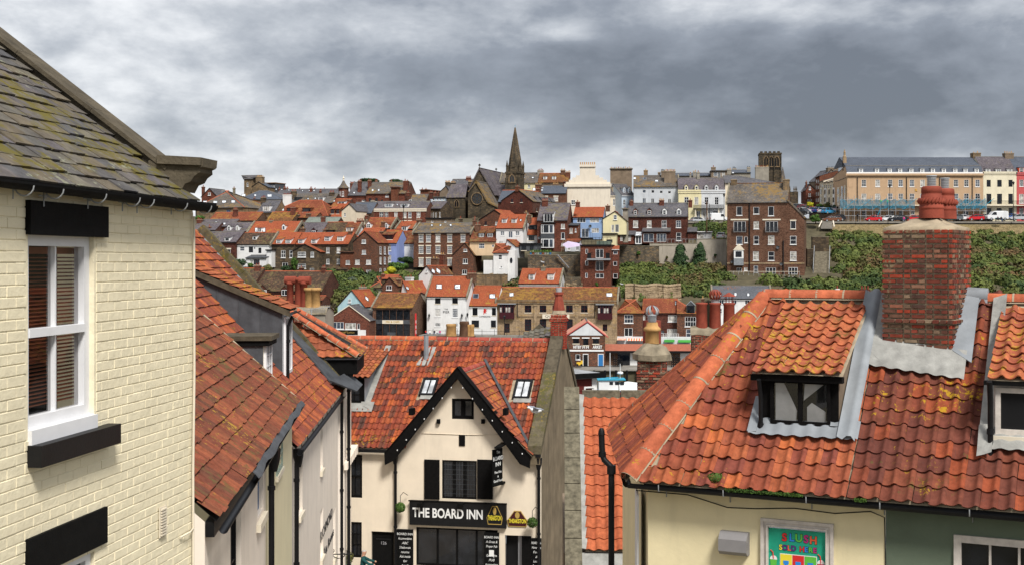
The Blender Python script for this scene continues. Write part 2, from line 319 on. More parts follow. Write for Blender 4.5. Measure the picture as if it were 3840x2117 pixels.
for n_,c_ in(('car_red',(.55,.012,.02)),('car_white',(.75,.76,.77)),('car_black',(.012,.014,.02)),('car_grey',(.12,.14,.15)),('car_silver',(.45,.47,.49)),('car_brown',(.16,.06,.03)),('car_blue',(.02,.09,.35)),('car_cyan',(.05,.3,.55)),('car_green',(.03,.06,.04))):carpaint(n_,c_)
plain('rubber',(.012,.012,.012),.8,.2,3,0)
# ---------------------------------------------------------------- mesh helpers
def link(o,parent=None):
 COL.objects.link(o)
 if parent is not None:o.parent=parent
 return o
def tag(o,label=None,cat=None,group=None,kind=None):
 if label:o['label']=label
 if cat:o['category']=cat
 if group:o['group']=group
 if kind:o['kind']=kind
 return o
class MB:
 def __init__(s):s.v=[];s.f=[];s.m=[];s.sm=[];s.uv=[];s.rn=[];s.cr=0.0
 def face(s,pts,m=0,uv=None):
  i=len(s.v);s.v+=[tuple(p)for p in pts];s.f.append(tuple(range(i,i+len(pts))));s.m.append(m);s.sm.append(False);s.rn.append(s.cr);s.uv.append(uv)
 def grid(s,rows,m=0,smooth=True,close=False,uv=None,capm=None):
  i0=len(s.v);nr=len(rows);nc=len(rows[0])
  for r in rows:s.v+=[tuple(p)for p in r]
  for a in range(nr-1):
   for b in range(nc if close else nc-1):
    b2=(b+1)%nc
    s.f.append((i0+a*nc+b,i0+a*nc+b2,i0+(a+1)*nc+b2,i0+(a+1)*nc+b));s.m.append(m);s.sm.append(smooth);s.rn.append(s.cr)
    s.uv.append(None if uv is None else[uv[a][b],uv[a][b2],uv[a+1][b2],uv[a+1][b]])
 def box(s,x0,x1,y0,y1,z0,z1,m=0,faces='lrfbtd'):
  P=lambda x,y,z:(x,y,z)
  if 'f' in faces:s.face([P(x0,y0,z0),P(x1,y0,z0),P(x1,y0,z1),P(x0,y0,z1)],m)
  if 'b' in faces:s.face([P(x1,y1,z0),P(x0,y1,z0),P(x0,y1,z1),P(x1,y1,z1)],m)
  if 'l' in faces:s.face([P(x0,y1,z0),P(x0,y0,z0),P(x0,y0,z1),P(x0,y1,z1)],m)
  if 'r' in faces:s.face([P(x1,y0,z0),P(x1,y1,z0),P(x1,y1,z1),P(x1,y0,z1)],m)
  if 't' in faces:s.face([P(x0,y0,z1),P(x1,y0,z1),P(x1,y1,z1),P(x0,y1,z1)],m)
  if 'd' in faces:s.face([P(x0,y1,z0),P(x1,y1,z0),P(x1,y0,z0),P(x0,y0,z0)],m)
 def obox(s,c,ax,ay,az,m=0):
  c,ax,ay,az=map(Vector,(c,ax,ay,az))
  q=lambda i,j,k:c+ax*i+ay*j+az*k
  for a in([(-1,-1,-1),(1,-1,-1),(1,-1,1),(-1,-1,1)],[(1,1,-1),(-1,1,-1),(-1,1,1),(1,1,1)],[(-1,1,-1),(-1,-1,-1),(-1,-1,1),(-1,1,1)],[(1,-1,-1),(1,1,-1),(1,1,1),(1,-1,1)],[(-1,-1,1),(1,-1,1),(1,1,1),(-1,1,1)],[(-1,1,-1),(1,1,-1),(1,-1,-1),(-1,-1,-1)]):
   s.face([q(*t)for t in a],m)
 def slab(s,quad,t,m=0,m2=None):
  q=[Vector(p)for p in quad];n=(q[1]-q[0]).cross(q[-1]-q[0]).normalized();lo=[p-n*t for p in q]
  s.face(q,m);s.face(lo[::-1],m if m2 is None else m2)
  for i in range(len(q)):
   j=(i+1)%len(q);s.face([lo[i],lo[j],q[j],q[i]],m if m2 is None else m2)
 def extrude(s,poly,vec,m=0,cap=True):
  poly=[Vector(p)for p in poly];vec=Vector(vec)
  if cap:s.face(poly,m);s.face([p+vec for p in poly[::-1]],m)
  for i in range(len(poly)):
   j=(i+1)%len(poly);s.face([poly[j],poly[i],poly[i]+vec,poly[j]+vec],m)
 def tube(s,pts,r,n=8,m=0,cap=True,arc=None):
  pts=[Vector(p)for p in pts];rows=[];up=None
  for i,p in enumerate(pts):
   t=(pts[min(i+1,len(pts)-1)]-pts[max(i-1,0)]).normalized()
   if up is None:up=Vector((0,0,1))if abs(t.z)<.9 else Vector((1,0,0))
   a=t.cross(up)
   if a.length<1e-4:a=t.cross(Vector((0,1,0)))
   a.normalize();b=a.cross(t).normalized()
   rr=r[i]if isinstance(r,(list,tuple))else r
   if arc:rows.append([p+(a*math.cos(arc[0]+(arc[1]-arc[0])*k/n)+b*math.sin(arc[0]+(arc[1]-arc[0])*k/n))*rr for k in range(n+1)])
   else:rows.append([p+(a*math.cos(2*math.pi*k/n)+b*math.sin(2*math.pi*k/n))*rr for k in range(n)])
  s.grid(rows,m,True,close=not arc)
  if cap and not arc:
   s.face(rows[0][::-1],m);s.face(rows[-1],m)
 def lathe(s,prof,n=12,c=(0,0,0),m=0,cap=True,sx=1,sy=1):
  rows=[[(c[0]+r*sx*math.cos(2*math.pi*k/n),c[1]+r*sy*math.sin(2*math.pi*k/n),c[2]+z)for k in range(n)]for r,z in prof]
  s.grid(rows,m,n>8,close=True)
  if cap:
   s.face(rows[0][::-1],m);s.face(rows[-1],m)
 def mesh(s,name,mats):
  me=bpy.data.meshes.new(name);me.from_pydata(s.v,[],s.f)
  for m in mats:me.materials.append(M(m)if isinstance(m,str)else m)
  me.polygons.foreach_set('material_index',s.m);me.polygons.foreach_set('use_smooth',s.sm)
  V=np.array(s.v,dtype=float);uvl=me.uv_layers.new(name='UVMap');out=[]
  for f,uv in zip(s.f,s.uv):
   if uv is not None:out+=[tuple(q)for q in uv];continue
   a,b,c=V[f[0]],V[f[1]],V[f[2]]
   n=np.cross(b-a,c-a)
   if len(f)>3 and(n@n)<1e-12:n=np.cross(c-a,V[f[3]]-a)
   L=math.sqrt(n@n)or 1;n=n/L
   if abs(n[2])>.999:t=np.array((1.,0,0))
   else:t=np.array((-n[1],n[0],0.));t/=math.sqrt(t@t)
   bb=np.cross(n,t)
   out+=[(V[i]@t,V[i]@bb)for i in f]
  uvl.data.foreach_set('uv',np.array(out,dtype=np.float32).ravel())
  if any(s.rn):
   at=me.attributes.new('rnd','FLOAT','FACE');at.data.foreach_set('value',np.array(s.rn,dtype=np.float32))
  me.update();return me
 def obj(s,name,mats,parent=None,loc=(0,0,0),rot=None):
  if isinstance(mats,str):mats=[mats]
  o=bpy.data.objects.new(name,s.mesh(name,mats));o.location=loc
  if rot is not None:o.rotation_euler=rot
  return link(o,parent)
VW=dict(A=(720,600,4.6),B=(720,850,4.6),C=(1240,600,4.6),D=(1240,850,4.6),E=(1240,1050,4.6),F=(1760,450,4.057),G=(1760,750,4.6),H=(1760,1000,4.6),I=(2300,560,4.293),J=(2300,820,4.293),K=(2000,1050,3.156),L=(2680,540,4.293),M=(2680,820,4.177),N=(3120,540,3.578),O=(3000,820,3.067),P=(0,0,1/1.4907),Q=(2300,1050,2.581),T=(2900,1050,2.185),U=(2500,1650,1.922),W=(1280,1240,2.683),X=(1280,1600,2.746),Z=(700,850,2.581),Y=(700,1350,1.8514),R=(2000,1400,1.98),S=(0,0,1))
def src(v,x,y):
 a=VW[v];return a[0]+x/a[2],a[1]+y/a[2]
def ray(v,x,y):
 sx,sy=src(v,x,y);return Vector(((sx-HX)/F,1.0,(HY-sy)/F))
class Fr:
 def __init__(s,O,yaw,root=None):
  s.O=Vector(O);s.yaw=R(yaw);s.ex=Vector((math.cos(s.yaw),-math.sin(s.yaw),0));s.ey=Vector((math.sin(s.yaw),math.cos(s.yaw),0));s.root=root
 def lo(s,p):p=Vector(p)-s.O;return Vector((p.dot(s.ex),p.dot(s.ey),p.z))
 def world(s,p):return s.O+s.ex*p[0]+s.ey*p[1]+Vector((0,0,p[2]))
 def hit(s,v,x,y,pt=(0,0,0),n=(0,1,0)):
  d=ray(v,x,y);c=s.lo((0,0,0));dl=Vector((d.dot(s.ex),d.dot(s.ey),d.z));n=Vector(n)
  t=(Vector(pt)-c).dot(n)/dl.dot(n);return c+dl*t
 def empty(s,name,label=None,cat=None,group=None):
  o=bpy.data.objects.new(name,None);o.empty_display_size=.5;o.location=s.O;o.rotation_euler=(0,0,-s.yaw);COL.objects.link(o)
  tag(o,label,cat,group);s.root=o;return o
PROF=[(-20,-12.5),(58,-12.5),(60,-19.5),(192.4,-19.5),(192.6,-15.95),(259,-15.95),(263,-8.2),(272,-5.0),(288,-1.8),(300,1.8),(312,6.6),(317,9.25),(345,11),(420,13),(700,12),(3500,0)]
def terr(Y):
 for(a,za),(b,zb)in zip(PROF,PROF[1:]):
  if a<=Y<=b:return za+(zb-za)*(Y-a)/(b-a)
 return 0
# ---------------------------------------------------------------- ground, water, quay
def sheet(name,prof,xs,mat,dz=0,jit=0):
 mb=MB();rows=[]
 for(y,z)in prof:rows.append([(x,y,z+dz+(random.uniform(-jit,jit)))for x in xs])
 mb.grid(rows,0,False);return tag(mb.obj(name,mat),kind='structure')
rr=list(range(-400,401,20))
sheet('ground',[(-300,-12.5)]+PROF[1:2]+[(58.2,-19.6),(192.3,-19.6),(192.5,-16)]+PROF[5:-1]+[(9000,-6)],[-9000,-2500,-1000]+rr+[1000,2500,9000],'earth')
sheet('water',[(58,-18.2),(192.5,-18.2)],[-600,600],'harbour_water')
sheet('street',[(14,-12.49),(57.6,-12.49)],[-40,40],'paving')
mb=MB();mb.box(-120,120,192.0,193.8,-16.1,-15.9);mb.box(-120,120,193.8,258.6,-15.96,-15.945,faces='t')
tag(mb.obj('quay_pavement','quay_concrete'),kind='structure')
mb=MB()
for i in range(30):mb.tube([(-4+i*1.6,191.8,-19.5),(-4+i*1.6,191.8,-16.0)],.16,7)
o=mb.obj('quay_piles','black_void');o['kind']='structure'
# ---------------------------------------------------------------- window, dormer, chimney kit for the town across the harbour
WC={}
def win_mesh(w,h,nx,ny,fm,lint,sill,fw=.075):
 k=(round(w*10),round(h*10),nx,ny,fm,lint,sill,fw)
 if k in WC:return WC[k]
 w,h=k[0]/10,k[1]/10;mb=MB();y0,y1=.03,.11
 mb.box(0,fw,y0,y1,0,h);mb.box(w-fw,w,y0,y1,0,h);mb.box(fw,w-fw,y0,y1,0,fw);mb.box(fw,w-fw,y0,y1,h-fw,h)
 b=.022 if nx*ny>4 else.035
 for i in range(1,nx):x=w*i/nx;mb.box(x-b,x+b,y0+.02,y1-.01,fw,h-fw)
 for i in range(1,ny):
  z=h*i/ny;bb=.04 if(ny%2==0 and i==ny//2)else b;mb.box(fw,w-fw,y0+.018,y1-.012,z-bb,z+bb)
 if sill:mb.box(-.1,w+.1,-.07,.04,-.13,-.005,1)
 if lint:mb.box(-.12,w+.12,-.03,.06,h+.005,h+.26,1)
 me=mb.mesh('window_frame',[fm,'trim_cream' if lint else('trim_white' if fm=='trim_white' else 'trim_cream')])
 pb=MB();pb.face([(fw*.5,.08,fw*.5),(w-fw*.5,.08,fw*.5),(w-fw*.5,.08,h-fw*.5),(fw*.5,.08,h-fw*.5)])
 WC[k]=(me,{g:pb.mesh('pane',[g])for g in('glass_dark','glass_blue','glass_curtain','glass_sky')});return WC[k]
def put_window(root,x,y,z,w,h,spec,rot=None,names=('window','pane'),gl=None):
 nx,ny=1,1;flags=''
 import re as _re
 m=_re.match(r'(\d)x(\d)(.*)',spec)
 if m:nx,ny,flags=int(m[1]),int(m[2]),m[3]
 fm='trim_dark' if 'B' in flags else 'maroon' if 'R' in flags else 'blue_paint' if 'U' in flags else 'trim_white'
 me,pm=win_mesh(max(w,.3),max(h,.3),nx,ny,fm,'L' in flags,'n' not in flags)
 o=bpy.data.objects.new(names[0],me);o.location=(x,y,z)
 if rot is not None:o.rotation_euler=rot
 link(o,root)
 g=gl or('glass_curtain' if 'C' in flags else 'glass_sky' if 'S' in flags else random.choice(['glass_dark','glass_dark','glass_blue','glass_dark','glass_curtain']if 'B' not in flags and 'R' not in flags else['glass_dark']))
 p=bpy.data.objects.new(names[1],pm[g]);link(p,o)
 if me.name.startswith('window')and rot is None and False:pass
 return o
POTS={}
def pot_mesh(kind):
 if kind in POTS:return POTS[kind]
 mb=MB();c={'r':'pot_red','b':'pot_buff','w':'trim_cream','k':'lead_dark'}[kind]
 mb.lathe([(.14,0),(.125,.06),(.115,.42),(.145,.45),(.145,.52),(.1,.54)],8)
 POTS[kind]=mb.mesh('chimney_pot',[c]);return POTS[kind]
def wall_holes(mb,w,h,holes,y=0,m=0,rev=.10,z0=0):
 xs=sorted({0,w}|{a for q in holes for a in(q[0],q[2])});zs=sorted({z0,h}|{a for q in holes for a in(q[1],q[3])})
 for a,b in zip(xs,xs[1:]):
  run=None
  for c,d in zip(zs,zs[1:]):
   mx_,mz_=(a+b)/2,(c+d)/2
   inside=any(q[0]<mx_<q[2]and q[1]<mz_<q[3]for q in holes)
   if inside:
    if run is not None:mb.face([(a,y,run),(b,y,run),(b,y,c),(a,y,c)],m);run=None
   elif run is None:run=c
  if run is not None:mb.face([(a,y,run),(b,y,run),(b,y,h),(a,y,h)],m)
 for x0,z0_,x1,z1 in holes:
  mb.face([(x0,y,z0_),(x1,y,z0_),(x1,y+rev,z0_),(x0,y+rev,z0_)],m);mb.face([(x0,y+rev,z1),(x1,y+rev,z1),(x1,y,z1),(x0,y,z1)],m)
  mb.face([(x0,y,z0_),(x0,y+rev,z0_),(x0,y+rev,z1),(x0,y,z1)],m);mb.face([(x1,y+rev,z0_),(x1,y,z0_),(x1,y,z1),(x1,y+rev,z1)],m)
def parse(s):
 out=[]
 for e in s.split(';'):
  e=e.strip()
  if not e:continue
  v=None
  if ':' in e:v,e=e.split(':')
  out.append((v,e.split(',')))
 return out
G_LEFT,G_HAR='hillside houses across the harbour','buildings along the harbour front'
def house(name,label,V,x0,x1,ye,Y,yaw=10,d=8,roof='side',yr=None,peak=None,rise=None,yb=None,wm='brick_red',rm='slate',win='',dorm='',chim='',sky='',cop=0,cat='house',group=None,hl=0,hr=0,rc=None,trim='trim_dark',oh=.2,swin=0,ye2=None,zb=None,rmo=0.5,parapet=0):
 d0=ray(V,x0,ye);O=d0*Y;xm=(x0+x1)/2
 if yb is not None:O.z=Fr((O.x,O.y,0),yaw).hit(V,xm,yb).z
 else:O.z=(terr(Y)-1.2)if zb is None else zb
 if group==G_HAR:O.z=-16.0
 fr=Fr(O,yaw);root=fr.empty(name,label,cat,group)
 w_=fr.hit(V,x1,ye).x;he=fr.hit(V,xm,ye).z
 hel=fr.hit(V,x0,ye).z if roof=='gable' else he
 her=fr.hit(V,x1,ye2 if ye2 is not None else ye).z if roof=='gable' else he
 if roof=='gable':he=min(hel,her)
 tri=[]
 holes=[];wl=[]
 for v,e in parse(win):
  a,b,c,dd=map(float,e[:4]);sp=e[4]if len(e)>4 else '2x2';v=v or V
  p=fr.hit(v,a,dd);q=fr.hit(v,c,b);ww,hh=max(round(q.x-p.x,1),.3),max(round(q.z-p.z,1),.4);X,Z=p.x,p.z
  if 'D' in sp or 'n' in sp:pass
  hole=(X,Z,X+ww,Z+hh);inside=X>.02 and X+ww<w_-.02 and Z>.02 and Z+hh<he-.02
  if inside:holes.append(hole)
  wl.append((X,Z,ww,hh,sp,inside))
 mb=MB()
 wall_holes(mb,w_,he,holes)
 mb.face([(w_,0,0),(w_,d,0),(w_,d,he),(w_,0,he)]);mb.face([(0,d,0),(0,0,0),(0,0,he),(0,d,he)]);mb.face([(w_,d,0),(0,d,0),(0,d,he),(w_,d,he)])
 rmb=MB();hr_z=he
 if roof=='side':
  ry=d*rmo;hr_z=he+rise if rise else fr.hit(V,xm,yr,(0,ry,0)).z;s=(hr_z-he)/ry
  if hl==0:mb.face([(0,d,he),(0,0,he),(0,ry,hr_z)])
  if hr==0:mb.face([(w_,0,he),(w_,d,he),(w_,ry,hr_z)])
  el,er=(0 if hl else.06),(0 if hr else.06);t=.10
  zf=he-oh*s;ex=oh
  A=(-el-(ex if hl else 0),-oh,zf+t);B=(w_+er+(ex if hr else 0),-oh,zf+t);Cc=(w_+er-hr,ry,hr_z+t);D_=(-el+hl,ry,hr_z+t)
  A2=(A[0],d+oh,(hr_z-(d+oh-ry)*(hr_z-he)/(d-ry))+t);B2=(B[0],d+oh,A2[2])
  rmb.slab([A,B,Cc,D_],t);rmb.slab([B2,A2,D_,Cc],t)
  if hl:rmb.slab([A2,A,D_],t)
  if hr:rmb.slab([B,B2,Cc],t)
  slope_pt=(0,0,he+t);slope_n=Vector((0,-s,1)).normalized();pitch=math.atan(s);zat=lambda x,y:he+t+s*y if y<=ry else hr_z+t-(y-ry)*(hr_z-he)/(d-ry)
 elif roof=='gable':
  pp=fr.hit(*peak);px_,hr_z=pp.x,pp.z;t=.10
  mb.face([(0,0,he),(w_,0,he),(w_,0,her),(px_,0,hr_z),(0,0,hel)]);mb.face([(w_,d,he),(0,d,he),(0,d,hel),(px_,d,hr_z),(w_,d,her)])
  mb.face([(w_,0,he),(w_,d,he),(w_,d,her),(w_,0,her)]);mb.face([(0,d,he),(0,0,he),(0,0,hel),(0,d,hel)])
  sl_,sr_=(hr_z-hel)/px_,(hr_z-her)/(w_-px_);o_=oh
  rmb.slab([(-o_,d,hel-o_*sl_+t),(-o_,-.1,hel-o_*sl_+t),(px_,-.1,hr_z+t),(px_,d,hr_z+t)],t)
  rmb.slab([(w_+o_,-.1,her-o_*sr_+t),(w_+o_,d,her-o_*sr_+t),(px_,d,hr_z+t),(px_,-.1,hr_z+t)],t)
  slope_pt=(w_,0,her+t);slope_n=Vector((sr_,0,1)).normalized();pitch=math.atan(sr_)
  zat=lambda x,y:(hel+t+(x)*sl_)if x<px_ else hr_z+t-(x-px_)*sr_
  ry=0
 elif roof=='flat':
  rmb.box(-oh,w_+oh,-oh,d+oh,he+.004,he+.22);ry=d/2;zat=lambda x,y:he+.2;slope_pt=(0,0,he);slope_n=Vector((0,0,1));pitch=0;hr_z=he+.2
 wall=mb.obj('wall',wm,root)
 ro=rmb.obj('roof',rm,root)
 if parapet:
  pb=MB();pb.box(-.15,w_+.15,-.15,.25,he-parapet*.5,he+parapet*.5);pb.obj('parapet',trim,root)
 elif roof=='side' or roof=='flat':
  gb=MB();zz_=he-(oh*(hr_z-he)/ry if roof=='side' and ry else 0)
  gb.box(-.1,w_+.1,-oh-.11,-oh-.005,zz_-.09,zz_+.03);gb.obj('gutter',trim,root)
 elif roof=='gable':
  gb=MB()
  for xa,za in((0,hel),(w_,her)):
   sg=-1 if xa==0 else 1;a=Vector((xa+sg*oh,-.16,za-oh*abs((hr_z-za)/(px_-xa))));b=Vector((px_,-.16,hr_z));q=[a,b,b+Vector((0,0,.16)),a+Vector((0,0,.16))]
   if sg>0:q=q[::-1]
   gb.extrude(q,(0,.055,0))
  gb.obj('bargeboard','coping' if cop else trim,root)
 rc=rc or('ridge_tile' if 'pantile' in rm else 'ridge_grey')
 rb=MB()
 if roof=='side':
  rb.tube([(hl,ry,hr_z+.09),(w_-hr,ry,hr_z+.09)],.13,6)
  if hl:rb.tube([(hl,ry,hr_z+.09),(-oh,-oh,zf+.1)],.11,6)
  if hr:rb.tube([(w_-hr,ry,hr_z+.09),(w_+oh,-oh,zf+.1)],.11,6);rb.tube([(w_-hr,ry,hr_z+.09),(w_+oh,d+oh,zf+.1)],.11,6)
 elif roof=='gable':rb.tube([(px_,0,hr_z+.09),(px_,d,hr_z+.09)],.12,6)
 if roof!='flat':rb.obj('ridge',rc,root)
 if cop and roof=='side':
  for xx in([(-.32,.02)]if cop in(1,3)else[])+([(w_-.02,w_+.32)]if cop in(2,3)else[]):
   cb=MB();yy=[(-oh-.1,he-oh*s+.12),(ry,hr_z+.2),(d+oh,he+.1)]
   for(ya,za),(yb_,zb_)in zip(yy,yy[1:]):
    cb.extrude([(xx[0],ya,za),(xx[0],yb_,zb_),(xx[0],yb_,zb_+.18),(xx[0],ya,za+.18)][::-1],(xx[1]-xx[0],0,0))
    cb.extrude([(xx[0]+.03,ya,za-.5),(xx[0]+.03,yb_,zb_-.5),(xx[0]+.03,yb_,zb_),(xx[0]+.03,ya,za)][::-1],(xx[1]-xx[0]-.06,0,0))
   cb.obj('coping','coping',root)
 for X,Z,ww,hh,sp,ins in wl:put_window(root,X,0 if ins else-.1,Z,ww,hh,sp)
 if swin:
  ncol,rows_,sw,sp=swin
  for i in range(ncol):
   for za,zb_ in rows_:
    put_window(root,w_+.1,d*(i+.6)/(ncol+.2),za*he,sw,(zb_-za)*he,sp,rot=(0,0,R(90)))
 for v,e in parse(dorm):
  a,b,c,dd=map(float,e[:4]);kind=e[4];sp=e[5]if len(e)>5 else '2x2n';cm=e[6]if len(e)>6 else 'trim_white';v=v or V
  bp=fr.hit(v,(a+c)/2,dd,slope_pt,slope_n);L_=fr.hit(v,a,dd,bp);R_=fr.hit(v,c,b,bp)
  if roof=='gable':yawd=None
  ww=R_.x-L_.x;hh=R_.z-L_.z;y0=bp.y;zb_=bp.z;e1=.12;th=math.tan(pitch)
  db=MB();xa,xb=L_.x-e1,R_.x+e1;hh2=hh+.12
  if kind in 'sf':
   rp=th*.38 if kind=='s' else.04
   back=min(hh2/max(th-rp,.1),(ry or 3)-y0+.3)if ry else hh2/th
   db.box(xa,xb,y0,y0+.08,zb_-.15,zb_+hh2,faces='f')
   for xx,fl in((xa,1),(xb,0)):
    q=[(xx,y0,zb_-.15),(xx,y0+back,zb_+back*th),(xx,y0+back,zb_+hh2+back*rp),(xx,y0,zb_+hh2)]
    db.face(q[::-1]if fl else q,0)
   dro=MB();dro.slab([(xa-.1,y0-.18,zb_+hh2-.18*rp+.08),(xb+.1,y0-.18,zb_+hh2-.18*rp+.08),(xb+.1,y0+back,zb_+hh2+back*rp+.08),(xa-.1,y0+back,zb_+hh2+back*rp+.08)],.09)
  else:
   gh=(xb-xa)*.5*.95;back=(hh2+gh*.6)/th
   db.box(xa,xb,y0,y0+.08,zb_-.15,zb_+hh2,faces='f');db.face([(xa,y0,zb_+hh2),(xb,y0,zb_+hh2),((xa+xb)/2,y0,zb_+hh2+gh)])
   bk=hh2/th
   db.face([(xa,y0,zb_-.15),(xa,y0+bk,zb_+bk*th),(xa,y0+bk,zb_+hh2),(xa,y0,zb_+hh2)][::-1]);db.face([(xb,y0,zb_-.15),(xb,y0+bk,zb_+bk*th),(xb,y0+bk,zb_+hh2),(xb,y0,zb_+hh2)])
   dro=MB();xc=(xa+xb)/2;g2=(hh2+gh)/th
   dro.slab([(xa-.12,y0+bk,zb_+hh2-.08),(xa-.12,y0-.12,zb_+hh2-.08),(xc,y0-.12,zb_+hh2+gh+.06),(xc,y0+g2,zb_+hh2+gh+.06)],.08)
   dro.slab([(xb+.12,y0-.12,zb_+hh2-.08),(xb+.12,y0+bk,zb_+hh2-.08),(xc,y0+g2,zb_+hh2+gh+.06),(xc,y0-.12,zb_+hh2+gh+.06)],.08)
  do=db.obj('dormer',cm,root)
  dro.obj('dormer_roof',e[7]if len(e)>7 else rm,do)
  nw=1
  put_window(do,L_.x,y0-.1,zb_,max(ww,.4),max(hh,.4),sp,names=('dormer_window','pane'))
  for ch in list(do.children):
   if ch.name.startswith('dormer_window'):
    for c2 in list(ch.children):c2.parent=do;c2.location=ch.location
 for v,e in parse(sky):
  a,b,c,dd=map(float,e[:4]);v=v or V;dark=len(e)>4
  p=fr.hit(v,(a+c)/2,dd,slope_pt,slope_n);q=fr.hit(v,(a+c)/2,b,slope_pt,slope_n)
  ww=(fr.hit(v,c,dd,slope_pt,slope_n)-fr.hit(v,a,dd,slope_pt,slope_n)).length
  up=(q-p);L_=up.length;up.normalize();rt=Vector((1,0,0))if roof!='gable' else Vector((0,-1,0));nn=Vector(slope_n)
  if roof=='gable':rt=up.cross(nn).normalized()
  kb=MB();cc=p+up*L_/2
  for sg in(-1,1):
   kb.obox(cc+rt*sg*(ww/2-.04),rt*.045,up*(L_/2),nn*.07);kb.obox(cc+up*sg*(L_/2-.045),rt*(ww/2-.09),up*.04,nn*.07)
  so_=kb.obj('skylight','trim_dark' if not dark else 'lead',root)
  gb=MB();gb.face([cc-rt*(ww/2-.07)-up*(L_/2-.07)+nn*.04,cc+rt*(ww/2-.07)-up*(L_/2-.07)+nn*.04,cc+rt*(ww/2-.07)+up*(L_/2-.07)+nn*.04,cc-rt*(ww/2-.07)+up*(L_/2-.07)+nn*.04])
  gb.obj('pane','glass_sky' if not(dark and e[4]=='k')else 'glass_blue',so_)
 for v,e in parse(chim):
  a,c,b=map(float,e[:3]);fy=float(e[3]);n=int(e[4]);cm=e[5]if len(e)>5 else 'brick_red';pk=e[6]if len(e)>6 else 'r';v=v or V
  dd=float(e[7])if len(e)>7 else.85
  yc=fy*d;p=fr.hit(v,a,b,(0,yc,0));q=fr.hit(v,c,b,(0,yc,0));zt=p.z;w3=q.x-p.x;xm_=(p.x+q.x)/2
  zb_=max(min(zat(xm_,yc),zat(xm_,min(yc+dd,d)))-.5,0.2)
  cb=MB();cb.box(p.x,q.x,yc,yc+dd,zb_,zt-.28);cb.box(p.x-.06,q.x+.06,yc-.06,yc+dd+.06,zt-.28,zt-.04);cb.box(p.x-.02,q.x+.02,yc-.02,yc+dd+.02,zt-.04,zt+.04,1)
  co=cb.obj('chimney',[cm,'mortar'],root)
  for i in range(n):
   po=bpy.data.objects.new('chimney_pot',pot_mesh(pk if len(pk)==1 else pk[i%len(pk)]));po.location=(p.x+w3*(i+.5)/n,yc+dd/2,zt+.02);po.scale=(.85,.85,random.uniform(.55,1.0));link(po,co)
 return fr,w_,he,hr_z
def label_ok():pass
# ---- skyline, left
fr,*_=house('tower_house','sandstone tower house with small pyramid slate roof on the left skyline','A',898,1035,330,392,14,5,'side',275,wm='stone_tan',rm='slate',win='945,393,972,455,1x2',hl=4.6,hr=4.6,zb=9)
house('stone_house','sandstone house with broad chimney gable and dark attic beside the skyline tower','A',1035,1305,470,390,14,6,'gable',peak=('A',1150,385),wm='stone_tan',rm='slate_blue',chim='1098,1213,292,0.1,6,stone_tan,b,1.6',zb=9)
house('attic_block','long dark attic row with six white windows on stone base, skyline left','A',1213,1435,405,395,20,6,'flat',wm='lead_dark',rm='pantile_mossy',win='1262,418,1290,455,1x1n;1305,425,1320,462,1x1n;1330,428,1342,464,1x1n;1350,430,1362,468,1x1n;1372,434,1384,474,1x1n;1398,440,1410,480,1x1n;1415,442,1427,482,1x1n',zb=9,cat='house')
house('slate_house','wide blue slate roof with three skylights below the skyline tower','A',815,1580,683,350,10,14,'side',537,wm='stone_tan',rm='slate_blue',sky='855,592,925,635;1070,597,1112,633;1302,598,1375,640,y',win='1090,718,1125,750',hl=3,hr=7,chim='1060,1088,655,0.02,1,brick_red')
house('brick_house','red brick house with arched window gable at the far left skyline','A',165,440,640,349,14,9,'gable',peak=('A',300,495),wm='brick_red',rm='slate',win='280,565,320,612,1x2',chim='165,200,465,0.5,1')
house('school_building','big hipped grey slate roof with orange hips and four skylights, far left','A',60,900,825,326,17,19,'side',543,wm='stone_tan',rm='slate_tan',rc='ridge_tile',hl=4,hr=10.5,win='598,865,660,905,2x1U;770,865,795,905,1x1U',sky='190,710,265,748;365,710,440,748;517,705,592,745;677,700,748,742',chim='510,558,530,0.5,0,lead;702,722,485,0.5,1,coping',cat='building')
house('slate_house','grey slate cottage with tall white triple window, behind orange roofs','A',1125,1420,905,317.5,12,9,'side',708,wm='stone_tan',rm='slate',dorm='1228,800,1340,880,f,3x1n',chim='1183,1258,650,0.4,3,stone_dark')
house('far_terrace','long thin slate terrace with brick stacks along the left skyline','A',1430,2600,640,382,6,12,'side',510,wm='brick_red',rm='slate',chim='1577,1612,480,0.45,2;1625,1652,490,0.6,2;2030,2068,492,0.3,2;2100,2125,505,0.6,2;1840,1862,505,0.6,2;2262,2290,500,0.5,1;2195,2225,535,0.2,2;1490,1515,500,.6,1',sky='1440,500,1465,525;1530,502,1565,522;1655,515,1685,535;1895,525,1920,545;2090,522,2125,542;2010,525,2035,545',group=None,zb=8)
house('slate_house','grey slate house with black and white box dormers under the far terrace','A',1700,2420,745,337,9,11,'side',590,wm='brick_dark',rm='slate_tan',dorm='1770,655,1865,700,f,3x1nB,lead_dark,lead_dark;2190,645,2262,706,f,2x1n',sky='1985,663,2020,688;2112,655,2145,678',chim='1708,1790,540,0.3,3,stone_dark;2365,2445,560,0.35,3,stone_dark;1566,1705,600,-0.1,5,white_wall,r')
house('orange_roof_hall','large hipped orange tile roof with recessed dark dormers, left hillside','A',1215,2335,970,319,9,17,'side',708,wm='brick_red',rm='pantile',hl=6.5,hr=4,sky='1530,833,1590,880',dorm='1640,835,1780,893,f,3x1R,pantile_dull;1910,835,2048,900,f,3x1R,pantile_dull',cat='building')
house('orange_roof_wing','bright orange roof slope with three dark slots beside the hipped hall','C',0,190,985,316,12,9,'side',770,wm='brick_red',rm='pantile_bright',dorm='5,855,60,930,s,2x1R,pantile_dull;100,855,150,930,s,2x1R,pantile_dull',cat='building')
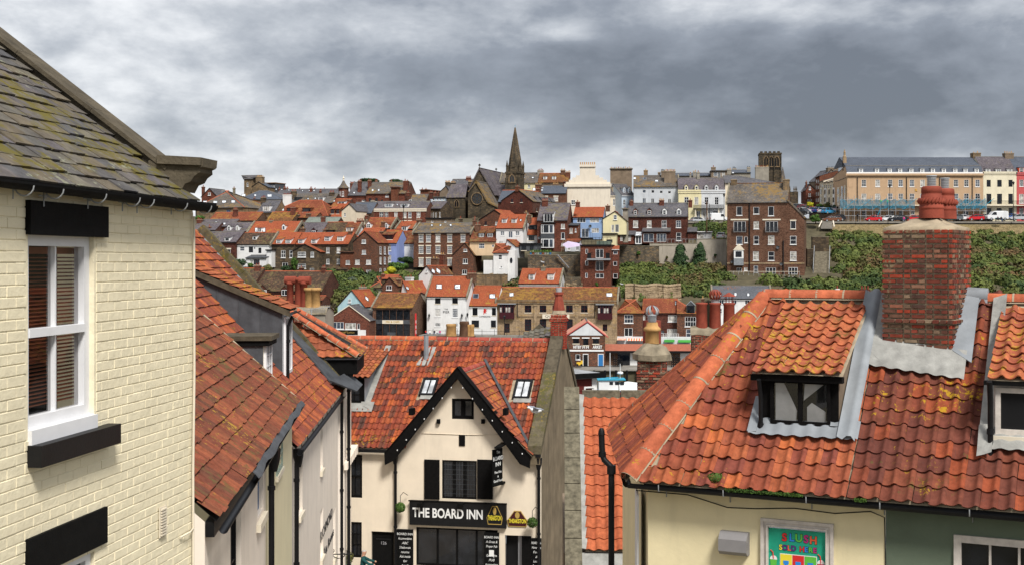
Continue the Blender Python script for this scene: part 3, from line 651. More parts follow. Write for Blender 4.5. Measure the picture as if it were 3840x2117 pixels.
house('cottage','small orange roof cottage with white wide dormer next to turret, left','C',0,270,815,322,10,9,'side',680,wm='brick_red',rm='pantile',dorm='130,725,240,782,s,2x1n',sky='45,697,78,725',chim='283,345,690,0.3,2')
house('cottage','rust orange pantile row with dark brick stack, far left hillside','A',285,1110,1048,312,12,8,'side',915,wm='brick_brown',rm='pantile',chim='705,770,850,0.2,3')
house('cottage','orange pantile row with brown gable end, in front of the hipped hall','A',1275,1720,1060,311,12,8,'side',908,wm='brick_brown',rm='pantile_mossy',chim='1700,1765,820,0.3,3')
house('cottage','short orange pantile row between brick stacks before the hipped hall','A',1830,2120,998,313,12,7,'side',914,wm='brick_brown',rm='pantile',chim='1968,2030,925,0.0,1,brick_brown;1770,1840,945,0.0,2,stone_dark')
house('cottage','low house with pale green slate roof and brick stacks, left hillside','A',1955,2510,1078,308,8,6,'side',997,wm='brick_dark',rm='slate_green',chim='2220,2285,985,0.3,1')
house('cottage','purple slate roof with three skylights, far left hillside','A',80,690,1150,306.5,12,8,'side',1035,wm='brick_orange',rm='slate_purple',sky='400,1062,440,1090;325,1097,360,1122;535,1088,585,1122',chim='78,158,1030,0.0,3')
house('cottage','slate roof with red brick dormer gable beside the cream wall corner','A',-20,400,1212,303.5,14,7,'side',1088,wm='brick_dark',rm='slate_purple',dorm='160,1215,235,1260,g,3x1n,brick_red',chim='258,318,1150,0.1,1,brick_orange')
house('cottage','slate roof with two pointed white dormers, far left hillside','A',540,940,1230,303,12,8,'side',1090,wm='brick_brown',rm='slate_purple',dorm='617,1150,662,1215,g,1x2n;763,1150,808,1215,g,1x2n',cop=2)
house('cottage','orange pantile house with wide glazed dormer and one white dormer','A',965,1765,1262,299,12,8.5,'side',1075,wm='stone_dark',rm='pantile_bright',dorm='1140,1180,1195,1245,f,2x1n;1560,1135,1605,1205,g,1x1n',sky='1085,1175,1135,1245;1218,1175,1268,1245',cop=3,chim='1335,1382,1045,0.45,2,coping')
house('cottage','purple slate roof with red gabled dormer between stacks, left centre','A',1800,2235,1265,300,12,8,'side',1090,wm='brick_brown',rm='slate_purple',dorm='2068,1215,2130,1262,g,2x1n,maroon',chim='1815,1935,1178,-0.02,2,brick_brown,b;2222,2283,985,0.5,1')
house('cottage','dark brown pantile roof with black flat dormer, left centre hillside','A',2235,2690,1262,299.5,12,8,'side',1082,wm='brick_brown',rm='pantile_brown',dorm='2330,1220,2440,1258,f,3x1B,trim_dark',chim='2250,2325,1195,0.05,1,brick_brown')
# ---- middle rows
house('house','dark brick house with purple slate roof and two flat dormers','B',190,760,267,290,12,8.5,'side',97,yb=545,wm='brick_dark',rm='slate_purple',dorm='322,212,380,255,s,1x1n;570,195,645,248,s,1x1n',win='585,390,668,485,1x1L;490,425,520,475,1x2L')
fr,w_,he,hz=house('house','white rendered house with mossy brown roof above the gardens','B',757,1345,303,289,12,8.5,'side',112,yb=690,wm='white_wall',rm='pantile_brown',dorm='1055,170,1105,225,s,1x1n',win='825,348,903,420,1x2n;980,345,1050,448,4x4Bn;1065,353,1098,397,1x1n;1145,365,1200,460,4x3Bn',cop=2)
house('extension','white lean-to extension with dark shed roof in front of the white house','B',930,1285,540,285.5,12,3.2,'side',500,yb=690,wm='white_wall',rm='lead_dark',win='1000,565,1050,640,1x1n;1062,562,1165,660,2x1R',rmo=.9)
house('extension','tall white side wall wing at the right of the white house','B',1285,1372,412,286,12,3.2,'flat',yb=700,wm='white_wall',rm='trim_dark')
house('house','dark sandstone row house with two dormers and an orange curtained window','B',1378,1770,302,288,12,8.5,'side',112,yb=770,wm='stone_dark',rm='pantile_bright',dorm='1460,232,1532,290,s,3x2n;1622,232,1695,290,s,3x2n',win='1537,410,1612,535,2x2;1683,410,1735,535,1x2;1558,618,1655,715,2x1')
house('house','dark sandstone row house with four dormers and blinds in its windows','B',1772,2695,302,287.5,12,8.5,'side',115,yb=780,wm='stone_dark',rm='pantile_bright',dorm='1838,228,1915,290,s,3x2n;2062,228,2140,290,s,3x2n;2293,180,2375,248,s,3x2n;D:120,180,205,250,s,2x2nC',win='2318,360,2370,452,2x4;2498,358,2555,452,2x4C;2318,553,2370,642,2x4;2500,553,2555,640,2x4',chim='D:300,360,80,0.4,0,brick_brown')
house('house','sandstone gabled wing with white grid windows and small porch','B',1735,2195,428,284,12,4,'gable',peak=('B',1945,308),ye2=436,yb=775,wm='stone_dark',rm='pantile_bright',win='1828,440,1962,525,6x2;2050,440,2103,525,2x3;1828,638,1962,718,4x2;2035,715,2100,770,2x1n')
house('house','low sandstone lean-to with grid window by the grey shrubs','B',2310,2680,735,283.5,12,3,'side',650,yb=860,wm='stone_tan',rm='pantile_brown',win='2378,770,2455,825,4x3',rmo=.9)
house('row_house','brown pantile roofed brick row with two gabled dormers behind chimney pots','B',1060,2235,1103,262,14,11,'side',775,zb=-13,wm='brick_dark',rm='pantile_brown',dorm='1150,1085,1290,1155,g,2x1n,brick_dark;1548,1082,1645,1180,g,2x1n,brick_dark;1900,1085,2000,1170,g,2x1n,brick_dark',chim='1075,1165,668,0.36,2;1843,1900,705,0.5,1,brick_dark;2232,2290,700,0.45,2',cat='house')
house('row_house','lower brown pantile roof behind the stone parapet, left end of brick row','B',700,1062,1000,263,14,10,'side',722,zb=-13,wm='brick_dark',rm='pantile_brown')
house('extension','small dull orange roof in front of the brown pantile row','B',1350,2250,1262,258,14,4,'side',1190,zb=-13,wm='brick_dark',rm='pantile_dull')
# turret house and red brick hall
fr=Fr(ray('C',222,660)*345,0);tr=fr.empty('turret','octagonal red brick turret with bell-shaped lead roof and lantern','tower');k=345/F/4.6
mb=MB();mb.lathe([(88*k,-12),(88*k,168*k),(96*k,170*k)],8);mb.obj('wall','brick_red',tr)
mb=MB();mb.lathe([(112*k,168*k),(112*k,174*k),(92*k,184*k),(60*k,215*k),(38*k,250*k),(20*k,290*k),(16*k,300*k)],8);mb.obj('roof','slate_tan',tr)
mb=MB();mb.lathe([(13*k,300*k),(13*k,340*k),(22*k,342*k),(8*k,365*k),(3*k,392*k)],8);mb.obj('lantern','trim_cream',tr)
for a in(-45,0):put_window(tr,math.sin(R(a))*86*k-.25*math.cos(R(a)),-math.cos(R(a))*86*k-.06-.25*math.sin(R(a)),28*k,.5,1.3,'1x2',rot=(0,0,R(a)))
house('brick_hall','red brick hall with wide grey slate roof and tall end chimneys, skyline','C',610,1285,582,340,8,14,'side',395,wm='brick_red',rm='slate_tan',win='660,665,705,730,2x3B;770,660,812,718,2x3B;865,685,905,715,1x1B;945,605,1000,640,2x1',sky='708,508,740,540,y;815,508,845,540,y',chim='638,695,358,0.3,2;1250,1330,362,0.1,2,brick_red,r,2;1308,1362,562,-0.05,1;765,800,365,.6,2;1025,1055,370,.6,1',cat='building')
house('brick_house','red brick box turret projecting before the brick hall roof','C',1040,1160,478,338,8,3,'flat',wm='brick_orange',rm='brick_orange',cat='building')
house('brick_house','red brick house with slate roof and block of chimney pots right of the turret','C',300,610,612,343,8,12,'side',392,wm='brick_red',rm='slate',chim='332,430,402,0.7,7;465,525,366,0.1,3',sky='385,555,425,585',win='540,690,590,720,1x1')
house('brick_house','distant square brick house on the skyline between hall and church','C',1545,1685,525,375,25,8,'flat',wm='brick_orange',rm='brick_orange',chim='1560,1580,508,0.3,1;1620,1645,505,0.3,1',zb=8)
house('slate_house','sloping slate wing running right from the brick hall','C',1365,1640,720,337,8,7,'side',605,wm='brick_red',rm='slate_tan',chim='1705,1755,560,0.3,2,brick_dark',win='1353,688,1400,715,1x1')
house('pale_terrace','distant pale blue-grey terrace front left of the church','C',1570,1998,648,355,6,8,'flat',wm='ice_blue',rm='slate',win='1625,660,1645,700,1x1;1690,660,1705,700,1x1;1760,660,1790,700,1x1;1830,660,1850,700,1x1;1880,660,1900,700,1x1;1940,660,1960,700,1x1',cat='house')
house('skyline_house','slate roof and brick stacks just left of the church on the skyline','C',2050,2440,470,369,8,10,'side',340,wm='brick_brown',rm='slate',chim='1975,2055,385,0.1,5,stone_dark,b;2335,2415,305,0.4,4;2370,2445,375,.0,4,stone_dark,b;2065,2150,392,.0,4,stone_dark,b',zb=9,sky='2185,360,2205,380')
house('skyline_house','brown rendered gable stepping down left of the church','C',1880,2060,560,362,14,8,'gable',peak=('C',1990,455),wm='render_brown',rm='slate',zb=9,chim='1850,1870,560,.1,1;1780,1810,570,.1,2')
house('georgian_house','Georgian brick building with cream quoins, parapet and six tall windows','C',705,1640,866,318,9,11,'side',726,yb=1120,wm='brick_red',rm='slate_purple',win='845,900,905,1000,2x2L;935,900,993,1000,2x2L;1098,900,1157,1000,2x2L;1250,900,1307,1000,2x2L;1338,900,1396,1000,2x2L;1485,900,1547,1000,2x2L;1250,1062,1307,1110,2x2L;1338,1062,1396,1110,2x2L',dorm='940,758,1055,815,f,4x1n;1215,758,1330,815,f,4x1n',sky='1135,762,1165,790',trim='trim_cream',parapet=.75,chim='695,745,700,0.4,0,render_grey;480,500,950,.9,1',cat='building')
for i in range(9):
 pass
house('stone_wing','long stone wing with four tall narrow windows beside the quoined building','C',1645,1900,842,322,15,10,'side',728,yb=1020,wm='stone_dark',rm='slate_purple',win='1668,905,1688,1000,1x1;1715,905,1735,1000,1x1;1762,905,1782,1000,1x1;1808,905,1828,1000,1x1;1875,895,1895,990,1x1',cat='building')
house('flat_block','low flat-roofed brown block in front of the stone wing','C',1645,2080,1012,311,8,5,'flat',yb=1120,wm='render_brown',rm='trim_dark',win='1740,1055,1770,1080,1x1;1965,1055,1995,1080,1x1',cat='building')
house('slate_house','blue slate roof with one skylight behind the cream gable','C',340,700,920,317,12,9,'side',740,wm='brick_brown',rm='slate_blue',sky='545,808,610,848',chim='590,630,960,-.2,1;695,745,700,.5,0,render_grey')
house('cream_gable_house','tall narrow cream gable house with grey side wall, left centre','C',190,440,880,312.5,22,9,'gable',peak=('C',325,765),ye2=880,yb=1110,wm='cream_wall',rm='slate',win='228,915,258,975,1x2')
house('cottage','orange pantile house with two white gabled dormers, left centre','C',575,1030,1175,303.5,13,9,'side',1006,wm='brick_brown',rm='pantile',dorm='625,1105,690,1172,g,2x2n;940,1110,980,1175,g,1x2n',cop=2,chim='870,935,1070,-.05,1,brick_brown;445,553,1045,0.1,4')
house('cottage','small bright orange roof between stone copings with one white dormer','C',1130,1420,1190,300.5,13,8,'side',1070,wm='brick_brown',rm='pantile_bright',dorm='1235,1155,1305,1215,s,2x1n',cop=3,chim='1480,1555,1030,.5,2,brick_brown')
house('cottage','orange pantile cottage behind the tall brown gable house','C',495,860,1292,296,13,7,'side',1186,wm='brick_brown',rm='pantile_bright',chim='835,880,1235,-.1,1,brick_brown')
house('cottage','dull orange roof with white flat dormer and white gable, left centre','C',190,430,1288,297,13,8,'side',1100,wm='white_wall',rm='pantile_dull',dorm='275,1175,360,1235,f,2x1n',cop=2,chim='300,358,1225,-.05,1,brick_brown')
house('house','tall brown brick gable house with many small white windows','D',390,800,268,283,16,8,'gable',peak=('D',588,88),ye2=275,yb=890,wm='brick_mixed',rm='pantile',win='540,222,608,290,3x3;540,405,608,475,4x4;425,570,503,650,4x3;613,570,693,650,4x3C;425,742,503,815,4x3;613,747,693,815,4x3',swin=(3,[(.08,.27),(.40,.60),(.68,.89)],.75,'1x3'),chim='630,695,95,.9,2,brick_brown;835,885,85,1.1,1,brick_brown')
house('house','low pale brick wing with green door left of the tall brown gable house','D',165,392,442,283.5,12,5,'flat',yb=840,wm='brick_orange',rm='brick_brown',win='262,582,328,650,3x3;210,742,262,820,2x2n;290,748,345,835,2x2n')
house('cottage','tiny orange roof squeezed behind the brown gable house with one skylight','D',300,480,362,289.5,13,6,'side',175,yb=600,wm='brick_brown',rm='pantile_bright',win='338,375,388,435,2x2',sky='345,295,388,328')
house('house','lavender blue house with orange roof and dark maroon dormer','D',868,1140,278,288.5,17,7,'side',70,yb=672,wm='blue_wall2',rm='pantile_bright',win='975,310,1038,417,1x2;890,310,915,417,1x2;970,495,1040,610,1x2;890,495,915,610,1x2',dorm='893,148,1065,222,s,3x1R,maroon,pantile_dull')
house('house','white house with dull red roof and blue door beside the blue house','D',1168,1432,288,292,13,8,'side',88,yb=600,wm='white_wall',rm='pantile_dull',win='1208,310,1270,410,2x2;1365,310,1428,410,2x2;1168,492,1228,560,1x1nU')
house('georgian_house','brown brick Georgian house with three rows of white twelve-pane windows','D',1430,2405,108,286,12,11,'side',-52,yb=700,wm='brick_mixed',rm='slate_tan',win=';'.join(f'{a},{b},{a+76},{c},4x4L' for a in(1522,1648,1813,2015,2245)for b,c in((145,268),(340,465))if not(a==2245 and b>200))+';1522,550,1600,685,4x5L;1648,550,1724,675,4x5L;2018,550,2090,665,4x5L',sky='C:1725,1112,1765,1145;C:1875,1112,1915,1145;C:2050,1112,2090,1145',chim='C:1480,1555,1035,0.5,2,brick_brown;C:2205,2262,1010,.6,1,stone_dark;C:2445,2515,1005,.5,1,stone_dark;C:2490,2570,1115,.45,2,brick_brown',cop=3)
house('house','narrow brown brick gable house with white casements and sloping orange roof','D',2100,2462,500,281,10,9,'gable',peak=('D',2318,285),ye2=480,yb=865,wm='brick_mixed',rm='pantile_dull',win='2297,390,2352,428,1x1;2283,548,2362,638,2x1;2270,738,2350,822,2x1')
house('house','tall white gable house with orange dormered roof behind the inn','D',1522,1765,835,268,30,7.5,'gable',peak=('D',1658,680),ye2=820,yb=1150,wm='white_wall',rm='pantile_dull',win='1645,738,1672,785,2x3',chim='1735,1835,545,1.25,2,brick_brown,b;1870,1942,480,1.5,2,brick_red,b',sky='1745,740,1790,800;1830,735,1880,800')
house('house','dark brown hip roofed house with grey walls below the gardens','D',690,900,1045,266.5,12,7,'side',870,yb=1300,wm='render_grey',rm='pantile_brown',hl=2.4,hr=2.4)
house('house','little brick gable with white casement and orange roof behind','D',890,1150,1020,264.5,22,5,'gable',peak=('D',1015,880),ye2=1015,yb=1200,wm='brick_mixed',rm='pantile_dull',win='963,1005,1055,1085,2x1',chim='1130,1178,905,.3,0,brick_brown')
house('cottage','orange roof strip above the little brick gable with a red stack','D',880,1120,900,268.5,12,5,'side',838,yb=1100,wm='render_grey',rm='pantile_bright',chim='873,915,815,.1,1,brick_red')
house('cottage','white gable cottage with orange roof and thick white chimney','D',1220,1330,1100,263.5,40,6,'gable',peak=('D',1245,950),ye2=1140,yb=1200,wm='white_wall',rm='pantile_bright',chim='1285,1385,865,.9,2,white_wall',sky='1300,1030,1345,1080')
house('outbuilding','grey gabled outbuilding squeezed left of the white inn','E',1530,1645,262,260,10,6,'gable',peak=('E',1560,215),ye2=262,yb=970,wm='render_grey',rm='pantile')
# ---- harbour front, left
fr,w_,he,hz=house('cafe','brick gabled cafe with white ground floor and black signboard, far left quay','E',-5,665,655,249,9,10,'gable',peak=('E',320,437),ye2=692,yb=1010,wm='brick_red',rm='slate',trim='trim_cream',win='42,722,230,835,3x1;252,735,437,842,3x1;460,738,507,842,1x1',group=G_HAR,cat='building')
mb=MB();a=fr.hit('E',15,960);b=fr.hit('E',608,852);mb.box(a.x,b.x,-.06,-.005,0,b.z);mb.obj('shopfront','white_wall',fr.root)
mb=MB();a=fr.hit('E',75,933);b=fr.hit('E',470,855);mb.box(a.x,b.x,-.12,-.062,a.z,b.z);sg=mb.obj('signboard','black_matt',fr.root)
TX=[]
def text(s,p,size,mat,parent,frx=None,align='CENTER',rot=(R(90),0,0),ext=.004,name='lettering',bold=0,sx=1.0,shear=0):
 cu=bpy.data.curves.new(name,'FONT');cu.body=s;cu.size=size;cu.align_x=align;cu.align_y='CENTER';cu.extrude=ext;cu.offset=bold;cu.space_character=1.0;cu.shear=shear
 cu.resolution_u=4;cu.materials.append(M(mat))
 o=bpy.data.objects.new(name,cu);o.location=p;o.rotation_euler=rot;o.scale=(sx,1,1);TX.append(o);return link(o,parent)
text('THE',(((a+b)/2).x,-.125,(a.z+b.z)/2+.28),.26,'ink_gold',sg);text('WHITBY CATCH',(((a+b)/2).x,-.125,(a.z+b.z)/2-.05),.42,'ink_gold',sg)
fr,w_,he,hz=house('house','pale blue gable house with orange roof and side dormers by the quay','E',122,580,448,257,20,8,'gable',peak=('E',362,178),ye2=448,yb=700,wm='pale_blue_wall',rm='pantile_bright',win='305,318,355,380,2x3',chim='490,588,112,.75,2,render_grey',sky='600,290,640,345')
fr,w_,he,hz=house('restaurant','brick and black glass fish and chip restaurant with cream sign','E',725,1412,472,252,12,10,'side',225,yb=1000,wm='brick_brown',rm='pantile_mossy',group=G_HAR,cop=1,cat='restaurant',win='782,505,892,675,1x1Bn;900,505,1010,675,1x1Bn;1018,505,1128,675,1x1Bn;1136,505,1246,675,1x1Bn;1254,505,1364,675,1x1Bn;782,750,892,960,1x2Bn;900,750,1010,960,1x1Bn;1018,750,1128,960,1x1Bn;1136,750,1246,960,1x1Bn;1254,750,1364,960,1x2Bn')
mb=MB();a=fr.hit('E',780,745);b=fr.hit('E',1364,680);mb.box(a.x,b.x,-.05,.02,a.z,b.z);mb.obj('spandrel_panel','lead_dark',fr.root)
mb=MB();a=fr.hit('E',893,743);b=fr.hit('E',1252,687);mb.box(a.x,b.x,-.14,-.055,a.z,b.z);sg=mb.obj('signboard','trim_cream',fr.root)
text('FISH & CHIPS',((a.x+b.x)/2,-.145,(a.z+b.z)/2),.48,'ink_gold',sg,bold=.012)
mb=MB();a=fr.hit('E',990,1000);b=fr.hit('E',1130,892);mb.box(a.x,b.x,-.5,-.25,a.z,b.z);o=mb.obj('menu_board','lead_dark',fr.root)
tc_=fr.hit('E',1065,968);text('FERRY\'S',(tc_.x,-.55,tc_.z),.6,'ink_gold',fr.root,bold=.01)
mb=MB();mb.box(w_+.01,w_+.12,1.6,2.3,1.4,5.9);mb.box(w_+.12,w_+.13,1.75,2.15,2,2.7,1);mb.box(w_+.12,w_+.13,1.75,2.15,3,3.6,1);mb.box(w_+.12,w_+.13,1.75,2.15,4,4.6,1);mb.obj('wall_sign',['ink_red','trim_white'],fr.root)
# ---- white inn and its neighbour
fr,w_,he,hz=house('inn','white inn with THE PIER lettered on its front and orange roof','E',1660,2342,272,255,12,9,'side',-52,yb=985,wm='white_wall',rm='pantile_bright',cop=3,group=G_HAR,cat='inn',chim='D:2352,2500,800,.42,4,brick_brown',win='1800,306,1895,402,4x4B;2098,306,2195,400,4x4B;1800,487,1897,622,4x6;2098,487,2197,635,4x5;1800,730,1895,795,4x3;2098,735,2195,800,4x3',sky='1822,72,1922,152;2137,74,2237,154')
a=fr.hit('E',1993,497);text('THE',(a.x,-.03,a.z),.40,'ink_dark',fr.root);a=fr.hit('E',1993,546);text('PIER',(a.x,-.03,a.z),.68,'ink_dark',fr.root,sx=1.05)
def lantern(fr,v,x,y,h=.9):
 p=fr.hit(v,x,y,(0,-.45,0));mb=MB();mb.lathe([(.05,-.25),(.12,-.1),(.22,.35),(.06,.55),(.02,.7)],6,p);mb.tube([p+Vector((0,0,-.25)),p+Vector((0,.2,-.45)),p+Vector((0,.45,-.3))],.03,5);return mb.obj('wall_lamp','iron',fr.root)
def leafball(name,c,rad,n,mat,parent=None,seed=1,ls=.12,kind=None):
 rg=np.random.default_rng(seed);d=rg.normal(size=(n,3));d/=np.linalg.norm(d,axis=1)[:,None];r=rg.uniform(.55,1.0,n)**.5
 P=d*r[:,None]*np.array(rad);return leaves(name,P+np.array(c),n,ls,mat,rg,parent,d,kind)
def leaves(name,P,n,ls,mat,rg,parent=None,nrm=None,kind=None,tint=None,loc=None):
 a=rg.normal(size=(n,3));
 if nrm is not None:a=a*.5+nrm*1.5
 a/=np.linalg.norm(a,axis=1)[:,None];t=np.cross(a,rg.normal(size=(n,3)));t/=np.linalg.norm(t,axis=1)[:,None];b=np.cross(a,t)
 s=(ls*rg.uniform(.6,1.4,n))[:,None]
 V=np.stack([P-t*s,P-b*s*.55,P+t*s,P+b*s*.55],1).reshape(-1,3)
 me=bpy.data.meshes.new(name);me.vertices.add(4*n);me.vertices.foreach_set('co',V.astype(np.float32).ravel());me.loops.add(4*n);me.loops.foreach_set('vertex_index',np.arange(4*n,dtype=np.int32))
 me.polygons.add(n);me.polygons.foreach_set('loop_start',np.arange(0,4*n,4,dtype=np.int32));me.update(calc_edges=True)
 at=me.attributes.new('tint','FLOAT','FACE');tv=rg.uniform(0,1,n)if tint is None else tint;at.data.foreach_set('value',tv.astype(np.float32))
 me.materials.append(M(mat));o=bpy.data.objects.new(name,me)
 if kind:o['kind']=kind
 return link(o,parent)
for x,y,s_ in((1750,665,3),(2235,665,5)):
 p=fr.hit('E',x,y,(0,-.4,0));o=leafball('hanging_basket',p,(.4,.28,.3),130,'flowers_red',None,s_,.13);tag(o,'red flower basket on the left of the white inn front' if x<2000 else 'red flower basket on the right of the white inn front','hanging basket')
 lantern(fr,'E',x-52 if x<2000 else x+28,y-40)
lantern(fr,'E',2358,610)
PIER=fr
fr,w_,he,hz=house('inn','white inn with red lion emblem and orange roof beside the wide stone warehouse','H',-48,470,662,255.6,12,8.5,'side',335,yb=1150,wm='white_wall',rm='pantile_bright',group=G_HAR,cat='inn',win='55,697,145,832,4x6B;390,697,462,832,4x6B;38,915,165,1040,3x3B;372,915,462,1040,3x3B',sky='60,465,160,540,k;345,468,450,545')
a=fr.hit('H',265,853);text('CAMERONS',(a.x,-.03,a.z),.44,'ink_dark',fr.root)
# rampant lion emblem: red silhouette
mb=MB();lion=[(255,715),(272,712),(284,730),(303,728),(300,738),(284,748),(304,756),(296,764),(278,762),(282,778),(296,784),(290,797),(276,788),(262,790),(254,812),(240,812),(248,790),(246,770),(234,768),(246,758),(250,740),(246,728)]
pts=[fr.hit('H',x,y)for x,y in lion];mb.extrude([(p.x,-.03,p.z)for p in pts][::-1],(0,.028,0));mb.obj('lion_emblem','red_plain',fr.root)
p=fr.hit('H',245,905,(0,-.4,0));tag(leafball('hanging_basket',p,(.6,.35,.35),130,'flowers_red',None,9,.13),'red flower basket under the lion emblem','hanging basket')
# terrace railing in front of inns, with parasols and people
rf=Fr(PIER.world((0,-4.2,1.3)),12);rr_=rf.empty('railing','black iron railing along the raised terrace before the white inns','railing')
L_=30;mb=MB();mb.box(0,L_,-.02,.02,1.35,1.4);mb.box(0,L_,-.02,.02,.75,.79);mb.obj('rail','iron',rr_)
pm=MB();pm.box(-.03,.03,-.03,.03,.55,1.75);pme=pm.mesh('post',['iron']);bm_=MB();bm_.box(-.012,.012,-.012,.012,.75,1.37);bme=bm_.mesh('baluster',['iron'])
for i in range(13):
 o=bpy.data.objects.new('post',pme);o.location=(i*2.4,0,0);link(o,rr_)
mb=MB();mb.box(-.3,L_,-.3,3.9,-1.3,.55);mb.obj('terrace_base','quay_concrete',rr_)
# ---- long stone warehouse
fr,w_,he,hz=house('warehouse','long two storey sandstone warehouse hotel with maroon windows and oriels','H',470,2545,600,255,7,12,'side',362,yb=1210,wm='stone_sand',rm='pantile_mossy',group=G_HAR,cat='building',parapet=.75,trim='stone_tan',cop=3,win=';'.join(f'{a},{b},{a+118},{c},{s}' for a in(955,1212,1435,1668,1925)for b,c,s in((655,783,'2x2R'),(897,1100,'2x4Rn')))+';608,968,697,1130,2x2Rn;2300,980,2380,1100,2x2Rn',sky='692,450,763,508,y;2365,455,2465,513,y')
for x0,y0,x1,y1 in((527,640,778,885),(2215,650,2468,900)):
 a=fr.hit('H',x0,y1);b=fr.hit('H',x1,y0);hh=b.z-a.z;mb=MB();mb.box(a.x,b.x,-.8,-.002,a.z,a.z+hh*.40);mb.box(a.x+.05,b.x-.05,-.76,-.002,a.z+hh*.4,b.z,1);mb.box(a.x-.35,b.x+.35,-1.0,-.002,b.z,b.z+.15,2);oo=mb.obj('oriel',['maroon','maroon','lead'],fr.root)
 W_=b.x-a.x
 for i in range(5):
  pb=MB();xa=a.x+.12+i*(W_-.1)/5;pb.box(xa,xa+W_/5-.22,-.80,-.765,a.z+hh*.45,a.z+hh*.78);pb.obj('pane','glass_curtain' if i in(0,2,3)else 'glass_dark',oo)
  pb=MB();pb.box(xa,xa+W_/5-.22,-.80,-.765,a.z+hh*.82,a.z+hh*.95);pb.obj('pane','glass_dark',oo)
for x0 in(1115,1830):
 a=fr.hit('H',x0,1190);b=fr.hit('H',x0+52,640);mb=MB();mb.box(a.x,b.x,-.16,-.002,a.z,b.z-.35);mb.box(a.x-.1,b.x+.1,-.24,-.002,b.z-.35,b.z);mb.obj('pilaster','stone_sand',fr.root)
a=fr.hit('H',845,880);b=fr.hit('H',2160,838);mb=MB();mb.box(a.x,b.x,-.08,-.002,(a.z+b.z)/2-.1,(a.z+b.z)/2+.2);mb.obj('string_course','stone_tan',fr.root)
a=fr.hit('H',1262,885);b=fr.hit('H',1728,812);mb=MB();mb.box(a.x,b.x,-.3,-.17,a.z,b.z);sg=mb.obj('signboard','trim_cream',fr.root);text('QUAYSIDE',((a.x+b.x)/2,-.305,(a.z+b.z)/2),.62,'ink_dark',sg,sx=1.45)
for x,y in((660,1145),(1005,1145)):
 p=fr.hit('H',x,y,(0,-.5,0));tag(leafball('flower_box',p,(1.1,.35,.5),220,'flowers_red',None,x,.12),'pink flower box before the left doorway of the stone warehouse' if x<700 else 'pink flower box before the second doorway of the stone warehouse','flower box')
for x0 in(830,2165):
 a=fr.hit('H',x0,570);mb=MB();b=fr.hit('H',x0,870);mb.tube([(a.x,-.1,a.z),(a.x,-.1,b.z)],.07,6);mb.obj('downpipe','iron',fr.root)
house('cottage','white cottage with orange roof and two white dormers behind the stone warehouse','H',850,1552,283,267,12,7.5,'side',45,yb=420,wm='white_wall',rm='pantile_bright',dorm='1035,135,1112,225,s,3x4n;1357,132,1445,225,s,3x4n',chim='1235,1310,-5,.42,1,coping,b',cop=2)
# ---- harbour front, right: brick pair
fr,w_,he,hz=house('quay_house','brown brick house with hipped orange roof, left half of the pair by the awnings','K',980,1290,386,254,8,9,'side',236,yb=745,wm='brick_mixed',rm='pantile',hl=3.6,hr=3.6,win='1077,404,1180,503,3x2;1077,562,1178,660,2x1',group=G_HAR)
fr,w_,he,hz=house('quay_house','recessed middle of the brick quay pair with conservatory and skylight','K',1290,1705,382,257,8,8,'side',226,yb=745,wm='brick_dark',rm='pantile',win='1595,407,1698,488,3x1;1300,405,1325,510,1x2;1585,575,1700,675,4x1n',group=G_HAR,sky='1675,245,1712,295')
fr,w_,he,hz=house('quay_house','brick quay house with dark glass gable dormer and white french windows','K',1700,1932,392,254.5,8,9,'side',238,yb=745,wm='brick_mixed',rm='pantile',hr=4,win='1795,428,1925,545,4x2;1808,577,1910,675,2x2',group=G_HAR,dorm='1822,300,1905,385,g,2x1nB,lead_dark,lead',chim='1985,2025,215,.4,1,brick_brown,b;')
fr=Fr(ray('K',975,745)*252.6,8);sh=fr.empty('shop_row','single storey shop row with striped and green awnings on the quay','shops',G_HAR)
q=fr.hit('K',1880,745);b=fr.hit('K',975,665);mb=MB();mb.box(0,q.x,0,2,-.3,b.z);mb.obj('wall','white_grey',sh)
for(xa,ya,xb,yb_,mt)in((990,685,1097,728,0),(1107,685,1325,735,0),(1548,700,1672,752,1),(1713,703,1870,755,1)):
 a=fr.hit('K',xa,yb_,(0,-1.3,0));b=fr.hit('K',xb,ya,(0,0,0));n=14 if mt==0 else 1;mb=MB()
 for i in range(n):
  x_0=a.x+(b.x-a.x)*i/n;x_1=a.x+(b.x-a.x)*(i+1)/n;mb.slab([(x_0,-1.3,a.z+.4),(x_1,-1.3,a.z+.4),(x_1,-.02,b.z),(x_0,-.02,b.z)],.04,(i%2)if mt==0 else 0)
 mb.obj('awning',['trim_cream','ink_orange']if mt==0 else['green_plain','green_plain'],sh)
mb=MB();a=fr.hit('K',1480,675,(0,-1.4,0));b=fr.hit('K',1720,632,(0,-1.4,0))
for i in range(9):mb.box(a.x+i*(b.x-a.x)/8-.03,a.x+i*(b.x-a.x)/8+.03,-1.43,-1.37,a.z,b.z)
mb.box(a.x,b.x,-1.43,-1.37,b.z,b.z+.06);mb.box(a.x,b.x,-1.43,-1.37,(a.z+b.z)/2,(a.z+b.z)/2+.05);mb.obj('balcony_rail','trim_white',sh)
# white slate-roofed cottage row at right of harbour front
house('white_row','white three storey row with blue-grey slate roof and rust spots, right','M',-25,880,1243,255,6,8,'side',1058,zb=-14.3,wm='white_wall',rm='slate_rusty',cop=3,win='72,1264,147,1335,2x1;270,1266,345,1340,2x1;473,1268,548,1340,2x1;66,1400,118,1480,2x2;270,1400,322,1480,2x2;473,1400,525,1480,2x2',sky='62,1155,110,1210;300,1160,348,1212;505,1162,550,1212',group=G_HAR,cat='houses')
